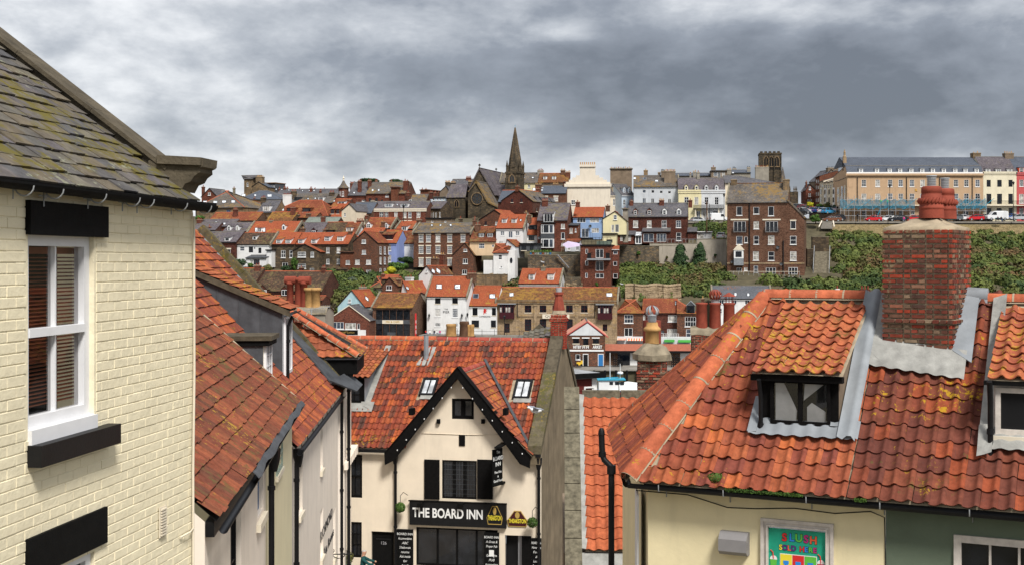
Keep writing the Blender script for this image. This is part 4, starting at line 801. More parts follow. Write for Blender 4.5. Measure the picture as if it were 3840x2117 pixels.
# ---------------------------------------------------------------- centre: houses stacked above the warehouse
house('house','peach house with dull red roof and two pairs of pale blue dormers','G',5,458,716,282,11,8.5,'side',478,yb=960,wm='peach_wall',rm='pantile_dull',dorm='168,578,250,642,s,3x1n,lead_dark,pantile_mossy;315,578,398,642,s,3x1n,lead_dark,pantile_mossy',win='165,752,262,838,3x2n;388,775,430,815,1x1n',chim='55,115,350,.5,1,brick_brown;98,180,425,.3,2,brick_brown')
house('house','brown brick gable with small diamond vent and bright orange roof','G',170,560,350,300,26,8,'gable',peak=('G',437,178),ye2=262,yb=560,wm='brick_mixed',rm='pantile_bright',win='262,375,300,440,1x2R;450,378,485,430,1x1',cop=0)
house('house','tall white house with orange roof, two dormers and french window','G',463,930,487,281.5,12,8.5,'side',262,yb=860,wm='white_wall',rm='pantile_bright',dorm='570,335,632,398,s,2x2n;738,335,802,398,s,2x2n',win='535,540,607,612,2x2;795,540,868,612,2x2;510,714,582,790,2x2;675,540,742,655,2x1n',sky='870,338,905,372',cop=2,chim='945,1000,215,.5,1,brick_brown,b;1000,1060,255,.25,1,brick_brown')
house('house','orange roofed white house with dark grey dormer beside slate gable','G',945,1175,596,284.5,12,8,'side',325,yb=760,wm='white_wall',rm='pantile_bright',dorm='1042,450,1162,515,f,2x1nB,lead_dark,lead_dark',win='1020,618,1118,700,2x1B')
house('extension','dark glazed modern extension with glass balcony','G',870,1170,762,276,10,6,'flat',yb=880,wm='lead_dark',rm='trim_dark',win='900,790,980,870,1x1B;1050,785,1110,880,1x1B',cat='extension')
fr,w_,he,hz=house('house','red brick house with slate roof and stacked white bay windows','G',1172,1688,352,282,10,10,'side',68,yb=890,wm='brick_red',rm='slate_purple',dorm='1290,245,1440,380,s,3x1n',win='1583,417,1645,495,1x1C;1583,565,1645,675,1x1;1590,742,1632,790,2x2',chim='1252,1350,5,.4,4,brick_red;1830,1900,35,.45,1,brick_red')
for y0,y1 in((425,582),(672,828)):
 a=fr.hit('G',1248,y1);b=fr.hit('G',1465,y0);mb=MB();mb.box(a.x,b.x,-.9,-.002,a.z,b.z)
 o=mb.obj('bay','trim_white',fr.root);W_=b.x-a.x;H_=b.z-a.z
 for(u0,u1)in((.05,.14),(.2,.6),(.68,.93)):
  pb=MB();pb.box(a.x+W_*u0,a.x+W_*u1,-.93,-.905,a.z+H_*.1,a.z+H_*.92);pb.obj('pane','glass_blue' if u0>.5 else 'glass_dark',o)
a=fr.hit('G',1240,665);b=fr.hit('G',1470,590);mb=MB();mb.box(a.x,b.x,-.85,-.002,a.z,b.z);mb.obj('bay_band','lead_dark',fr.root)
a=fr.hit('G',1230,395,(0,-1.2,0));b=fr.hit('G',1478,300,(0,-1.2,0));mb=MB();mb.box(a.x,b.x,-1.25,-.002,a.z-.1,a.z+.12)
for i in range(7):mb.box(a.x+i*(b.x-a.x)/6-.02,a.x+i*(b.x-a.x)/6+.02,-1.22,-1.18,a.z+.12,b.z)
mb.box(a.x,b.x,-1.22,-1.18,b.z,b.z+.05);mb.obj('balcony','iron',fr.root)
house('extension','narrow red brick extension with white window between slate house and blue house','G',1690,1880,440,283,10,6,'side',398,yb=740,wm='brick_orange',rm='lead_dark',win='1733,485,1783,572,1x1;1823,485,1850,553,1x1',cat='extension',rmo=.8)
house('shed','small grey garden extension behind the lilac sail','G',1650,1900,728,277,10,3,'side',690,yb=890,wm='pale_grey',rm='pantile_dull',win='1695,800,1745,870,1x1;1840,780,1890,870,2x1',cat='shed',rmo=.8)
house('house','blue rendered house with orange roof, white casements and black balcony','G',1790,2305,296,286.5,9,8.5,'side',138,yb=680,wm='blue_wall',rm='pantile_bright',win='1857,317,2010,393,3x1n;2080,317,2235,393,3x1n;1937,494,2053,648,2x1n;2110,492,2237,568,3x1n',chim='2350,2420,100,.5,1,brick_brown')
BLUE=Fr(ray('G',1880,655)*285.2,9);br=BLUE.empty('balcony','black balcony deck in front of the blue house','balcony');q=BLUE.hit('G',2130,655)
mb=MB();mb.box(0,q.x,-.2,1.1,-.2,0);mb.obj('deck','trim_dark',br);mb=MB()
for i in range(8):mb.box(i*q.x/7-.02,i*q.x/7+.02,-.2,-.16,0,1.05)
mb.box(0,q.x,-.2,-.16,1.05,1.1);mb.obj('rail','iron',br)
fr,w_,he,hz=house('house','pale yellow gable house with small slate porch beside the blue house','G',2305,2700,330,285,9,8,'gable',peak=('G',2512,205),ye2=355,yb=600,wm='yellow_wall',rm='pantile_dull',win='2490,262,2545,340,1x2;2452,430,2500,560,1x1n;2515,425,2576,560,2x1n')
house('house','pale yellow flat roofed lower storey with black wide window','G',2300,2528,592,281,9,4,'flat',yb=790,wm='yellow_wall',rm='trim_dark',win='2365,680,2470,740,2x1Bn',cat='extension')
house('chimney_block','tall grey rendered chimney wall between yellow and brick houses','I',150,225,965,287,9,3,'flat',yb=1500,wm='render_grey',rm='coping',chim='150,222,955,.2,1',cat='chimney')
fr,w_,he,hz=house('house','white cliff-edge house with half-hipped orange roof and single window','G',415,660,912,272.5,9,7,'side',765,yb=1290,wm='white_wall',rm='pantile',hl=3.5,hr=3.2,win='500,945,565,1030,1x2n;533,1145,562,1175,1x1')
house('house','white rear wing with small orange roof behind the cliff-edge house','G',620,790,800,275,20,6,'gable',peak=('G',648,690),ye2=800,yb=1000,wm='white_grey',rm='pantile',cat='house')
fr_=Fr(ray('G',245,1290)*273.2,9);q=fr_.hit('G',418,1038);mb=MB();r_=fr_.empty('garden_wall','tall white garden wall left of the cliff-edge house','wall');mb.box(0,q.x,0,.5,0,q.z);mb.obj('wall','white_wall',r_)
fr_=Fr(ray('G',655,1000)*272.5,9);q=fr_.hit('G',785,1000);r_=fr_.empty('extension','white side wing with oval window and glass balcony by the cliff','extension');mb=MB();mb.box(0,q.x,0,4,-5,1.6);mb.obj('wall','white_wall',r_)
mb=MB();a=fr_.hit('G',722,1045);mb.extrude([(a.x+.3*math.cos(t*math.pi/6),-.02,a.z+.62*math.sin(t*math.pi/6))for t in range(12)],(0,.05,0));mb.obj('oval_window','glass_dark',r_)
def stonewall(name,label,V,x0,x1,yt,yb,Y,yaw,mat='stone_wall',d=.6,courses=None):
 f_=Fr(ray(V,x0,yb)*Y,yaw);r_=f_.empty(name,label,'wall');q=f_.hit(V,x1,(yt+yb)/2);t_=f_.hit(V,(x0+x1)/2,yt)
 mb=MB();mb.box(0,q.x,0,d,-2,t_.z);mb.obj('wall',mat,r_);mb=MB();mb.box(-.05,q.x+.05,-.06,d+.06,t_.z+.002,t_.z+.12);mb.obj('coping','coping',r_);return f_,q.x,t_.z
RW,rwx,rwz=stonewall('retaining_wall','dark stone retaining wall below the brick bay house terrace','G',1010,1912,950,1185,274,9)
stonewall('retaining_wall','tan rock-faced retaining wall below the white cliff-edge house','H',110,655,135,345,270,9,'stone_tan')
stonewall('retaining_wall','low brown retaining wall under the modern brick flats, behind the warehouse roof','H',1650,1925,190,380,268,9)
# garden terrace clutter: pots, sail, ladder, stair
for i in range(9):
 x=1060+i*42;p=RW.hit('G',x,940,(0,.3,0));mb=MB();mb.lathe([(.16,0),(.25,.35),(.22,.37)],8);nm=('blue','terracotta','grey','green')[i%4]
 o=mb.obj('plant_pot',['blue_plain','pot_red','steel','green_paint'][i%4],None);o.location=RW.world((p.x,.3,rwz+.12));tag(o,'small plant pot on the stone wall below the brick bay house','plant pot','plant pots on the retaining wall')
 leafball('foliage',(0,0,.6),(.35,.35,.4),70,'leaves_green',o,40+i,.1)
p0=RW.world((RW.hit('G',1610,850,(0,2,0)).x,1.2,rwz));mb=MB();a=[(0,0,2.2),(1.2,.3,2.9),(3.0,.6,2.6),(4.8,.2,2.0),(2.6,-1.4,1.7),(.9,-1.2,1.4)]
for q in((0,1,5),(1,2,4),(1,4,5),(2,3,4)):mb.face([a[i]for i in q])
o=mb.obj('shade_sail','umbrella_lilac');o.location=p0;tag(o,'lilac shade sail over the small garden terrace','shade sail')
mb=MB()
for k_ in range(12):t=k_/11;mb.tube([(-.25,.0,0+3.2*t),(.25,0,3.2*t)],.025,4)
mb.tube([(-.25,0,-.2),(-.25,0,3.4)],.035,4);mb.tube([(.25,0,-.2),(.25,0,3.4)],.035,4)
o=mb.obj('ladder','wood_pale');q=RW.hit('G',1595,880,(0,2.6,0));o.location=RW.world((q.x,2.6,rwz));o.rotation_euler=(R(-12),R(8),-R(9));tag(o,'wooden ladder leaning against the red brick bay house','ladder')
a=RW.hit('G',1505,945,(0,-.4,0));b=RW.hit('G',1700,1165,(0,-.4,0));mb=MB();mb.tube([(a.x,-.4,a.z),(b.x,-.4,b.z)],.06,5);mb.tube([(a.x+.3,-.9,a.z),(b.x+.3,-.9,b.z)],.06,5)
for k_ in range(16):t=k_/15;mb.box(a.x+(b.x-a.x)*t,a.x+(b.x-a.x)*t+.3,-.9,-.4,a.z+(b.z-a.z)*t-.03,a.z+(b.z-a.z)*t)
o=mb.obj('metal_stair','steel',None);o.location=RW.O;o.rotation_euler=(0,0,-RW.yaw);tag(o,'steep grey metal garden stair against the stone retaining wall','stairs')
# modern brick flats
fr,w_,he,hz=house('flats','modern red brick flats with stacked balconies and roof terrace','G',1915,2442,788,269,9,9,'flat',yb=1515,wm='brick_red',rm='trim_dark',win='2005,847,2047,930,1x1n;2180,850,2318,1000,2x1n;2000,1048,2047,1130,1x1n;2180,1052,2318,1220,2x1n;2000,1262,2045,1343,1x1n;2177,1265,2318,1348,2x1n',cat='flats',oh=.12)
a=fr.hit('G',2025,1038,(0,-1.4,0));b=fr.hit('G',2430,1008,(0,-1.4,0));mb=MB();mb.box(a.x,b.x,-1.5,-.002,a.z,b.z);bo=mb.obj('balcony','lead',fr.root)
for i,mt in((0,'black_void'),(7,'black_void')):
 mb=MB();xa=a.x+.1+(b.x-a.x-1)*i/7;mb.box(xa,xa+.8,-1.48,-1.44,b.z,b.z+1.1);mb.obj('balcony_panel',mt,fr.root)
mb=MB();mb.box(a.x,b.x,-1.48,-1.45,b.z+1.05,b.z+1.1);mb.obj('balcony_rail','iron',fr.root)
mb=MB()
for i in range(9):x=w_*i/8;mb.box(x-.03,x+.03,-.08,-.02,he,he+1.65)
mb.box(0,w_,-.08,-.02,he+1.6,he+1.66);mb.box(0,w_,-.08,-.02,he+.9,he+.94);mb.obj('terrace_rail','iron',fr.root)
mb=MB();mb.box(3.2,6.2,1.4,2.6,he+.2,he+.95);o=mb.obj('covered_table','leaves_grey',None);o.location=fr.O;o.rotation_euler=(0,0,-fr.yaw);tag(o,'covered garden furniture on the brick flats roof terrace','furniture')
house('flats','narrow brick wing with orange roof joined to the modern flats','J',-20,88,495,270.5,6,7,'side',452,yb=965,wm='brick_red',rm='pantile_bright',trim='trim_white',win='-2,520,68,575,1x1n;-2,685,64,758,1x1n;-2,885,66,960,1x1n',cat='flats',rmo=.6)
# ---- the church with spire
fr=Fr(ray('F',-20,1420)*348,16);ch=fr.empty('church','dark stone gothic church with tall pointed spire and rose window','church');ch.location.z=terr(348)-3;fr.O.z=terr(348)-3
def L(x,y,yl=0,v='F'):return fr.hit(v,x,y,(0,yl,0))
# west gable of the nave: peak (155,735), eaves about y 985, front porch gable peak (110,940)
a=L(-10,985,9);p=L(155,740,9);b=L(385,1120,9);c0=L(30,985,9)
mb=MB();mb.face([(c0.x,9,0),(b.x,9,0),(b.x,9,b.z),(p.x,9,p.z),(c0.x,9,c0.z)]);mb.face([(b.x,9,0),(b.x,33,0),(b.x,33,b.z),(b.x,9,b.z)]);mb.obj('nave_gable','stone_church',ch)
mb=MB();mb.slab([(b.x+.4,8.7,b.z-.5),(b.x+.4,30,b.z-.5),(p.x,30,p.z+.3),(p.x,8.7,p.z+.3)],.3);mb.slab([(c0.x-.4,30,c0.z-.5),(c0.x-.4,8.7,c0.z-.5),(p.x,8.7,p.z+.3),(p.x,30,p.z+.3)],.3);mb.obj('nave_roof','slate_purple',ch)
p2=L(110,942);a2=L(-20,1090);b2=L(290,1245);b3=L(432,1320)
mb=MB();mb.face([(a2.x,0,0),(b3.x,0,0),(b3.x,0,b3.z),(b2.x,0,b2.z),(p2.x,0,p2.z),(a2.x,0,a2.z)]);mb.face([(b3.x,0,0),(b3.x,9,0),(b3.x,9,b3.z),(b3.x,0,b3.z)]);mb.obj('front_gable','stone_church',ch)
mb=MB();mb.slab([(b2.x,-.3,b2.z),(b2.x,9,b2.z),(p2.x,9,p2.z+.3),(p2.x,-.3,p2.z+.3)],.35);mb.slab([(b3.x+.2,-.3,b3.z),(b3.x+.2,9,b3.z),(b2.x,9,b2.z),(b2.x,-.3,b2.z)],.35);mb.slab([(a2.x,9,a2.z),(a2.x,-.3,a2.z),(p2.x,-.3,p2.z+.3),(p2.x,9,p2.z+.3)],.35);mb.obj('front_roof','slate_tan',ch)
q=L(120,1200);rq=(L(205,1200)-q).x
mb=MB();ring=[[(q.x+rq*k1*math.cos(t),yy,q.z+rq*k1*math.sin(t))for t in[2*math.pi*i/28 for i in range(28)]]for k1,yy in((1.08,-.02),(1.08,-.3),(.94,-.3),(.94,-.05))];mb.grid(ring,0,False,close=True);mb.obj('rose_tracery','stone_tan',ch)
mb=MB();mb.extrude([(q.x+rq*.94*math.cos(2*math.pi*i/28),-.05,q.z+rq*.94*math.sin(2*math.pi*i/28))for i in range(28)],(0,.04,0));rose=mb.obj('rose_window','glass_dark',ch)
for i in range(6):
 t=math.pi/3*i+.5;mb=MB();cx,cz=q.x+rq*.58*math.cos(t),q.z+rq*.58*math.sin(t);mb.grid([[(cx+rq*k1*math.cos(s_),yy,cz+rq*k1*math.sin(s_))for s_ in[2*math.pi*j/12 for j in range(12)]]for k1,yy in((.30,-.06),(.30,-.14),(.24,-.14),(.24,-.06))],0,False,close=True);mb.obj('tracery_ring','stone_church',rose)
# left transept from view C
a=L(2000,1000,1.5,'C');b=L(2328,648,1.5,'C');r1=L(2060,432,6,'C');r2=L(2365,432,6,'C')
mb=MB();mb.box(a.x,b.x,1.5,11,0,b.z);mb.face([(a.x,11,b.z),(a.x,1.5,b.z),(a.x,6,r1.z)]);mb.obj('transept_wall','stone_church',ch)
mb=MB();mb.slab([(a.x-.2,1.2,b.z),(b.x,1.2,b.z),(r2.x,6,r1.z+.2),(a.x-.2,6,r1.z+.2)],.3);mb.slab([(b.x,11,b.z),(a.x-.2,11,b.z),(a.x-.2,6,r1.z+.2),(r2.x,6,r1.z+.2)],.3);mb.obj('transept_roof','slate_purple',ch)
def lancet(frh,x0,x1,z0,z1,y,parent,name='lancet_window',mat='glass_dark',trimm='stone_tan',t=.18):
 h=(x1-x0);arch=[(x1,z1-h*.9)]+[(x0+h*math.cos(a_),z1-h*.9+h*math.sin(a_))for a_ in(0.35,.7)]+[((x0+x1)/2,z1)]+[(x1-h*math.cos(a_),z1-h*.9+h*math.sin(a_))for a_ in(.7,.35)]+[(x0,z1-h*.9)]
 poly=[(x0,z0),(x1,z0)]+arch;mb=MB();mb.extrude([(px_,y-.05,pz_)for px_,pz_ in poly],(0,.05,0));o=mb.obj(name,mat,parent)
 mb=MB();cx,cz=(x0+x1)/2,(z0+z1)/2;pin=poly;pout=[(cx+(px_-cx)*(1+2*t/h),cz+(pz_-cz)*(1+2*t/(z1-z0)))for px_,pz_ in poly]
 n_=len(pin);ro=[[(pout[i][0],y-.01,pout[i][1])for i in range(n_)],[(pout[i][0],y-.22,pout[i][1])for i in range(n_)],[(pin[i][0],y-.22,pin[i][1])for i in range(n_)],[(pin[i][0],y-.06,pin[i][1])for i in range(n_)]]
 mb.grid(ro,0,False,close=True);mb.box((x0+x1)/2-.06,(x0+x1)/2+.06,y-.16,y-.06,z0,z1-h*.3);mb.obj('tracery',trimm,o);return o
a=L(2140,812,1.5,'C');b=L(2210,690,1.5,'C');lancet(fr,a.x,b.x,a.z,b.z,1.5,ch)
mb=MB()
for x in(2003,2105):p=L(x,1000,1.5,'C');t_=L(x,660,1.5,'C');mb.box(p.x-.3,p.x+.5,.8,1.6,0,t_.z-1)
mb.obj('buttress','stone_church',ch)
# aisle right: low slate roof (330-690, 980-1180)
a=L(385,1180,12);b=L(700,980,17);mb=MB();mb.slab([(a.x,12,a.z),(b.x+1,12,a.z),(b.x+1,17,b.z),(a.x-1.6,17,b.z)],.3);mb.obj('aisle_roof','slate_purple',ch);mb=MB();mb.box(a.x,b.x+1,12.2,17,0,a.z-.3);mb.obj('aisle_wall','stone_church',ch)
def cross(x,z,y,s_):
 mb=MB();mb.box(x-.06,x+.06,y-.09,y+.09,z,z+s_);mb.box(x-s_*.3,x+s_*.3,y-.08,y+.08,z+s_*.65,z+s_*.74);c_=[]
 mb.grid([[(x+s_*k1*math.cos(t),y+yy,z+s_*.69+s_*k1*math.sin(t))for t in[2*math.pi*j/12 for j in range(12)]]for k1,yy in((.22,-.07),(.22,.07),(.14,.07),(.14,-.07),(.22,-.07))],0,False,close=True);mb.obj('cross','stone_church',ch)
cross(p.x if False else L(155,740,9).x,L(155,740,9).z,9,1.3);q=L(408,790,30);cross(q.x,q.z-.1,30,1.2)
# tower and broach spire
a=L(557,1050,12);b=L(775,815,12);x0,x1=a.x,b.x;zt=b.z;cx=(x0+x1)/2;hw=(x1-x0)/2;cy=12+hw
mb=MB();mb.box(x0,x1,12,12+2*hw,0,zt);mb.box(x0-.2,x1+.2,11.8,12+2*hw+.2,zt-.05,zt+.5);mb.obj('tower','stone_church',ch)
for xx in(x0-.15,x1-.55):
 mb=MB();mb.box(xx,xx+.7,11.6,12.2,0,zt-1.2);mb.obj('buttress','stone_church',ch)
q0=L(615,945,12);q1=L(683,838,12);lancet(fr,q0.x,q1.x,q0.z,q1.z,12,ch,'belfry_window','glass_dark',t=.4)
zs=L(673,118,12+hw).z;zb_=zt+.4;z1=L(670,620,12+hw).z
mb=MB();k1=hw*1.02;mb.lathe([(k1*1.06,zb_),(k1*.80,z1),(.12,zs)],8,(cx,cy,0),0)
mb.v=[((x-cx)*math.cos(R(22.5))-(y-cy)*math.sin(R(22.5))+cx,(x-cx)*math.sin(R(22.5))+(y-cy)*math.cos(R(22.5))+cy,z)for x,y,z in mb.v];mb.obj('spire','stone_church',ch)
mb=MB()
for k_ in range(8):
 t=R(22.5+45*k_);r0,r1=k1*.80,.12;mb.tube([(cx+r0*math.cos(t),cy+r0*math.sin(t),z1),(cx+r1*math.cos(t),cy+r1*math.sin(t),zs)],.055,4)
mb.obj('spire_rib','stone_tan',ch)
for sx_,sy_ in((-1,-1),(1,-1),(1,1),(-1,1)):
 mb=MB();mb.lathe([(.33,0),(.3,1.5),(.38,1.55),(.03,3.3)],6,(cx+sx_*hw*.88,cy+sy_*hw*.88,zb_));mb.obj('pinnacle','stone_church',ch)
for sx_ in(0,):
 q0=L(690,800,12);mb=MB();mb.box(cx-.35,cx+.35,cy-hw*.95,cy-hw*.5,zb_,zb_+1.3);mb.extrude([(cx-.45,cy-hw*1.0,zb_+1.3),(cx+.45,cy-hw,zb_+1.3),(cx,cy-hw,zb_+2.2)],(0,1.2,0));mb.obj('spire_light','stone_church',ch)
mb=MB();mb.tube([(cx,cy,zs-.2),(cx,cy,zs+.75)],.03,4);mb.box(cx-.15,cx+.15,cy-.03,cy+.03,zs+.45,zs+.52);mb.obj('finial','cyan_paint',ch)
# brick gable in front of the church
house('school_house','large dark brick gable building with tall red chimney before the church','F',487,962,1235,327,24,14,'gable',peak=('F',735,1062),ye2=1238,yb=1420,wm='brick_dark',rm='slate_tan',rc='ridge_tile',win='635,1200,667,1256,1x2R;778,1200,810,1256,1x2R',chim='698,745,1008,-.02,1,brick_orange',swin=(4,[(.15,.45)],1.0,'1x2R'),cat='building')
house('slate_house','pale slate slope running down left of the dark brick gable','F',437,650,1245,332,14,9,'side',1078,wm='brick_dark',rm='slate_blue',rc='ridge_tile')
for i,x in enumerate((985,1065,1140,1210)):
 house('dormer_house','small slate dormer %s on the dark brick building roof'%('nearest the gable','second from the gable','third from the gable','furthest from the gable')[i],'F',x-28,x+28,1205+i*8,328+i*2.5,24,3,'gable',peak=('F',x,1172+i*8),wm='brick_dark',rm='slate',oh=.35,zb=8,cat='dormer')
house('slate_house','blue slate roofed brick house left of the stepped cream gable','F',1095,1468,1118,338,8,9,'side',1008,wm='brick_mixed',rm='slate_blue',win='1285,1168,1352,1235,3x2L;1145,1168,1192,1235,2x2L',sky='960,1040,1010,1082;1098,1028,1128,1045,y;1092,1062,1120,1080,y',chim='1005,1065,1045,-.1,2,brick_orange;1430,1465,935,.4,1,brick_dark')
house('skyline_house','cream fronted slate house on the skyline right of the spire','F',470,1045,958,368,7,10,'side',812,wm='yellow_wall',rm='slate_tan',cop=1,win='890,985,930,1035,2x2',sky='805,872,845,893;950,870,988,892',chim='1035,1125,768,.4,4,render_grey,r;785,830,960,-.6,1,white_wall',zb=8)
house('skyline_house','brown tile roof with long white dormer on the skyline right of the spire','F',1045,1500,952,366,7,9,'side',818,wm='render_brown',rm='pantile_mossy',dorm='1130,862,1175,905,f,1x1n;1262,862,1312,905,f,1x1n',chim='1388,1457,768,.4,3,brick_brown,b;1463,1535,797,.3,4,brick_orange,b;1000,1098,982,-.7,4,brick_brown,b;1268,1355,978,-.7,4,brick_brown,b',zb=8)
# cream stepped gable building
fr=Fr(ray('F',1463,1330)*341,5);fr.O.z=5;sg=fr.empty('stepped_building','tall cream building with stepped gable and wide chimney of eight pots','building')
def Z(x,y):p=fr.hit('F',x,y);return p.x,p.z
st=[(1463,945),(1515,945),(1515,912),(1568,912),(1568,878),(1622,878),(1622,845),(1680,845),(1680,690),(1917,690),(1917,845),(1975,845),(1975,878),(2035,878),(2035,912),(2092,912),(2092,945),(2145,945)]
pl=[Z(*s_)for s_ in st];w_=pl[-1][0];mb=MB();mb.extrude([(0,0,0),(w_,0,0)]+[(x,0,z)for x,z in pl[::-1]],(0,1.4,0));mb.box(0,w_,1.4,16,0,pl[0][1]-.4);mb.obj('wall','cream_stepped',sg)
mb=MB();_,zc_=Z(1700,1003);mb.box(-.3,w_+.3,-.4,-.002,zc_-.3,zc_+.5);mb.obj('cornice','cream_stepped',sg)
mb=MB();(xa,za),(xb,zb2)=Z(1675,705),Z(1920,680);mb.box(xa,xb,-.3,1.7,za-.2,zb2);mb.obj('chimney_cap','cream_stepped',sg)
for i in range(8):
 po=bpy.data.objects.new('chimney_pot',pot_mesh('b'));po.location=(xa+(xb-xa)*(i+.5)/8,.7,zb2);po.scale=(1.1,1.1,1.25);link(po,sg)
for x0,y0,x1,y1 in((1552,1218,1612,1290),(2185,1205,2215,1300)):
 a=fr.hit('F',x0,y1);b=fr.hit('F',x1,y0)
 if x1<2150:put_window(sg,a.x,-.1,a.z,b.x-a.x,b.z-a.z,'2x2')
house('terrace_house','cream house with two gabled dormers right of the stepped building','I',-55,135,742,343,-28,8,'side',560,wm='cream_wall',rm='slate',dorm='0,610,20,690,g,1x2n,cream_wall;80,615,105,692,g,1x2n,cream_wall',win='-5,800,25,905,2x2;75,805,112,905,2x2',trim='trim_cream')
house('terrace_house','pale blue house with two gabled dormers right of the stepped building','I',135,345,742,341,-28,8,'side',575,wm='ice_blue',rm='slate',dorm='165,628,188,700,g,1x2n,ice_blue;248,632,272,705,g,1x2n,ice_blue',win='158,812,193,900,2x2;255,815,285,880,2x2',trim='trim_white')
house('chimney_block','very wide brown chimney wall with a long row of pots, right of the stepped building','I',-50,300,320,350,5,3,'flat',wm='render_brown',rm='coping',chim='-48,298,312,.3,12,render_brown,bbkbr,1.4',zb=9,cat='chimney')
house('terrace_house','plain pale grey and white house with small square upper windows','I',330,1050,604,335.5,5,12,'side',430,yb=950,wm='pale_grey',rm='slate_tan',win='468,655,525,705,1x1n;610,660,660,708,1x1n;745,665,797,712,1x1n;878,672,930,717,1x1n;468,790,525,870,2x1n;607,793,660,870,2x1n;878,803,930,870,2x1n',sky='322,455,365,483,y;480,460,530,492,k;672,498,722,528,y',chim='490,555,338,.5,1,stone_tan,b;820,1000,352,.15,8,render_brown,bbrb,1.5;770,825,352,.4,3,render_brown,k;718,760,372,.5,0,render_brown',cop=2)
house('terrace_house','pale yellow half of the dormered terrace with iron balcony','I',1050,1418,682,330.5,5,12,'side',470,yb=1150,wm='yellow_wall',rm='slate_purple',trim='yellow_wall',parapet=.9,win='1142,772,1210,862,2x2n;1305,772,1370,895,2x3n;1340,1000,1400,1100,2x1n',dorm='1155,595,1195,668,g,1x2n,yellow_wall,slate_tan;1318,595,1360,668,g,1x2n,yellow_wall,slate_tan',chim='1345,1390,370,.45,1,render_grey;1285,1335,365,.7,2,render_grey,b;1228,1255,390,.7,1,render_grey')
house('terrace_house','white half of the dormered terrace with arched ground window','I',1418,1797,682,330,5,12,'side',470,yb=1150,wm='white_grey',rm='slate_purple',trim='white_grey',parapet=.9,win='1467,772,1530,895,2x3n;1630,772,1692,895,2x3n;1605,998,1710,1105,3x2n;1432,1000,1490,1110,1x1n',dorm='1478,595,1520,668,g,1x2n,white_grey,slate_tan;1642,595,1684,668,g,1x2n,white_grey,slate_tan')
fr=Fr(ray('I',1290,952)*329,5);bc=fr.empty('balcony','black iron balcony along the yellow and white dormered terrace','balcony');q=fr.hit('I',1780,895);mb=MB();mb.box(0,q.x,0,1.5,-.12,0);mb.box(0,q.x,0,.05,q.z-.06,q.z)
for i in range(60):mb.box(i*q.x/59-.03,i*q.x/59+.03,.0,.04,0,q.z)
mb.obj('rail','iron',bc)
for i in range(4):
 pb=MB();xx=.5+i*2.9;pb.lathe([(.18,-5.3),(.14,-.2),(.25,-.12)],8,(xx,.4,0));pb.obj('column','trim_cream',bc)
house('terrace_house','cream end house with hipped slate roof behind the big brick block','I',1800,2600,545,332,5,14,'side',430,yb=1140,wm='cream_wall',rm='slate',hr=9,chim='2290,2503,285,.9,9,render_grey,rbbrrb,1.8')
house('skyline_house','skyline attic extension with white doors above the dormered terrace','I',1577,1828,352,362,5,6,'flat',wm='render_brown',rm='slate',win='1615,370,1680,438,3x1n;1682,370,1725,462,2x1n;1748,375,1795,438,1x1n',chim='1577,1648,290,.1,1,render_brown',zb=8)
house('skyline_house','low slate roofs and tall stacks on the skyline right of the attic extension','I',1828,2210,380,364,5,9,'side',340,wm='render_grey',rm='slate_blue',chim='1830,1900,328,-.1,2,render_grey,b;1920,1980,312,.5,3,render_grey,k;2155,2208,292,.1,2,render_grey,k',sky='1905,370,1945,392',zb=8)
house('skyline_house','thin slate roof line behind the dormered terrace stacks','I',1005,1577,430,366,5,9,'side',392,wm='render_grey',rm='slate_blue',chim='1025,1055,408,.5,1,render_grey',zb=8)
# ---- brick row with four dormers, right centre
fr,w_,he,hz=house('brick_row','dark red brick row with slate roof and four gabled dormers','I',228,1190,1085,300,9,10,'side',875,yb=1530,wm='brick_dark',rm='slate',dorm='330,985,382,1050,g,1x2n,brick_red;552,983,606,1050,g,1x2n,brick_red;798,980,850,1050,g,1x2n,trim_white;1028,978,1083,1050,g,1x2n,trim_white',win='320,1150,395,1260,1x2C;543,1148,617,1260,1x2C;780,1148,857,1265,3x2;1010,1148,1090,1262,2x3;J:1013,228,1095,355,1x2;J:1240,268,1292,340,1x1',chim='262,320,832,.4,1;738,815,820,.4,3,brick_red,b;1207,1270,820,.4,1',cop=0,cat='houses')
house('extension','single storey brick bay with slate lean-to roof under the four dormered row','J',462,915,212,296,9,4,'side',158,yb=400,wm='brick_dark',rm='slate',win='485,245,650,378,2x1n;700,245,850,372,3x1n',rmo=.9)
house('extension','low brick lean-to with white window left of the four dormered row','J',62,352,262,297,9,4,'side',200,yb=415,wm='brick_red',rm='slate',win='113,275,198,362,1x2n;235,278,283,362,2x1n',rmo=.9)
house('extension','white conservatory at the left end of the brick row','J',352,455,275,296,9,3,'side',225,yb=412,wm='trim_white',rm='glass_sky',win='360,285,400,400,1x1n;405,280,450,405,1x1n',cat='conservatory',rmo=.9)
house('extension','small garden room with white frames at the right end of the brick row','J',1340,1585,222,299,9,4,'flat',yb=335,wm='white_wall',rm='white_wall',win='1352,248,1460,325,1x1n',cat='extension')
house('extension','slate lean-to joining the brick row and its white garden room','J',1195,1345,215,297.5,9,4,'side',152,yb=335,wm='brick_dark',rm='slate',rmo=.9)
stonewall('retaining_wall','stained concrete retaining wall below the brick row terrace','J',585,1350,402,720,292,9,'concrete')
CW,cwx,cwz=stonewall('retaining_wall','taller concrete retaining wall ending at the big brick block','J',1350,1822,332,765,291,9,'concrete')
stonewall('retaining_wall','rough tan stone retaining wall with slanting drainpipe','J',70,735,445,650,290.5,9,'stone_wall')
stonewall('retaining_wall','concrete wall step behind the rough stone wall','J',735,1000,440,760,291.7,9,'concrete')
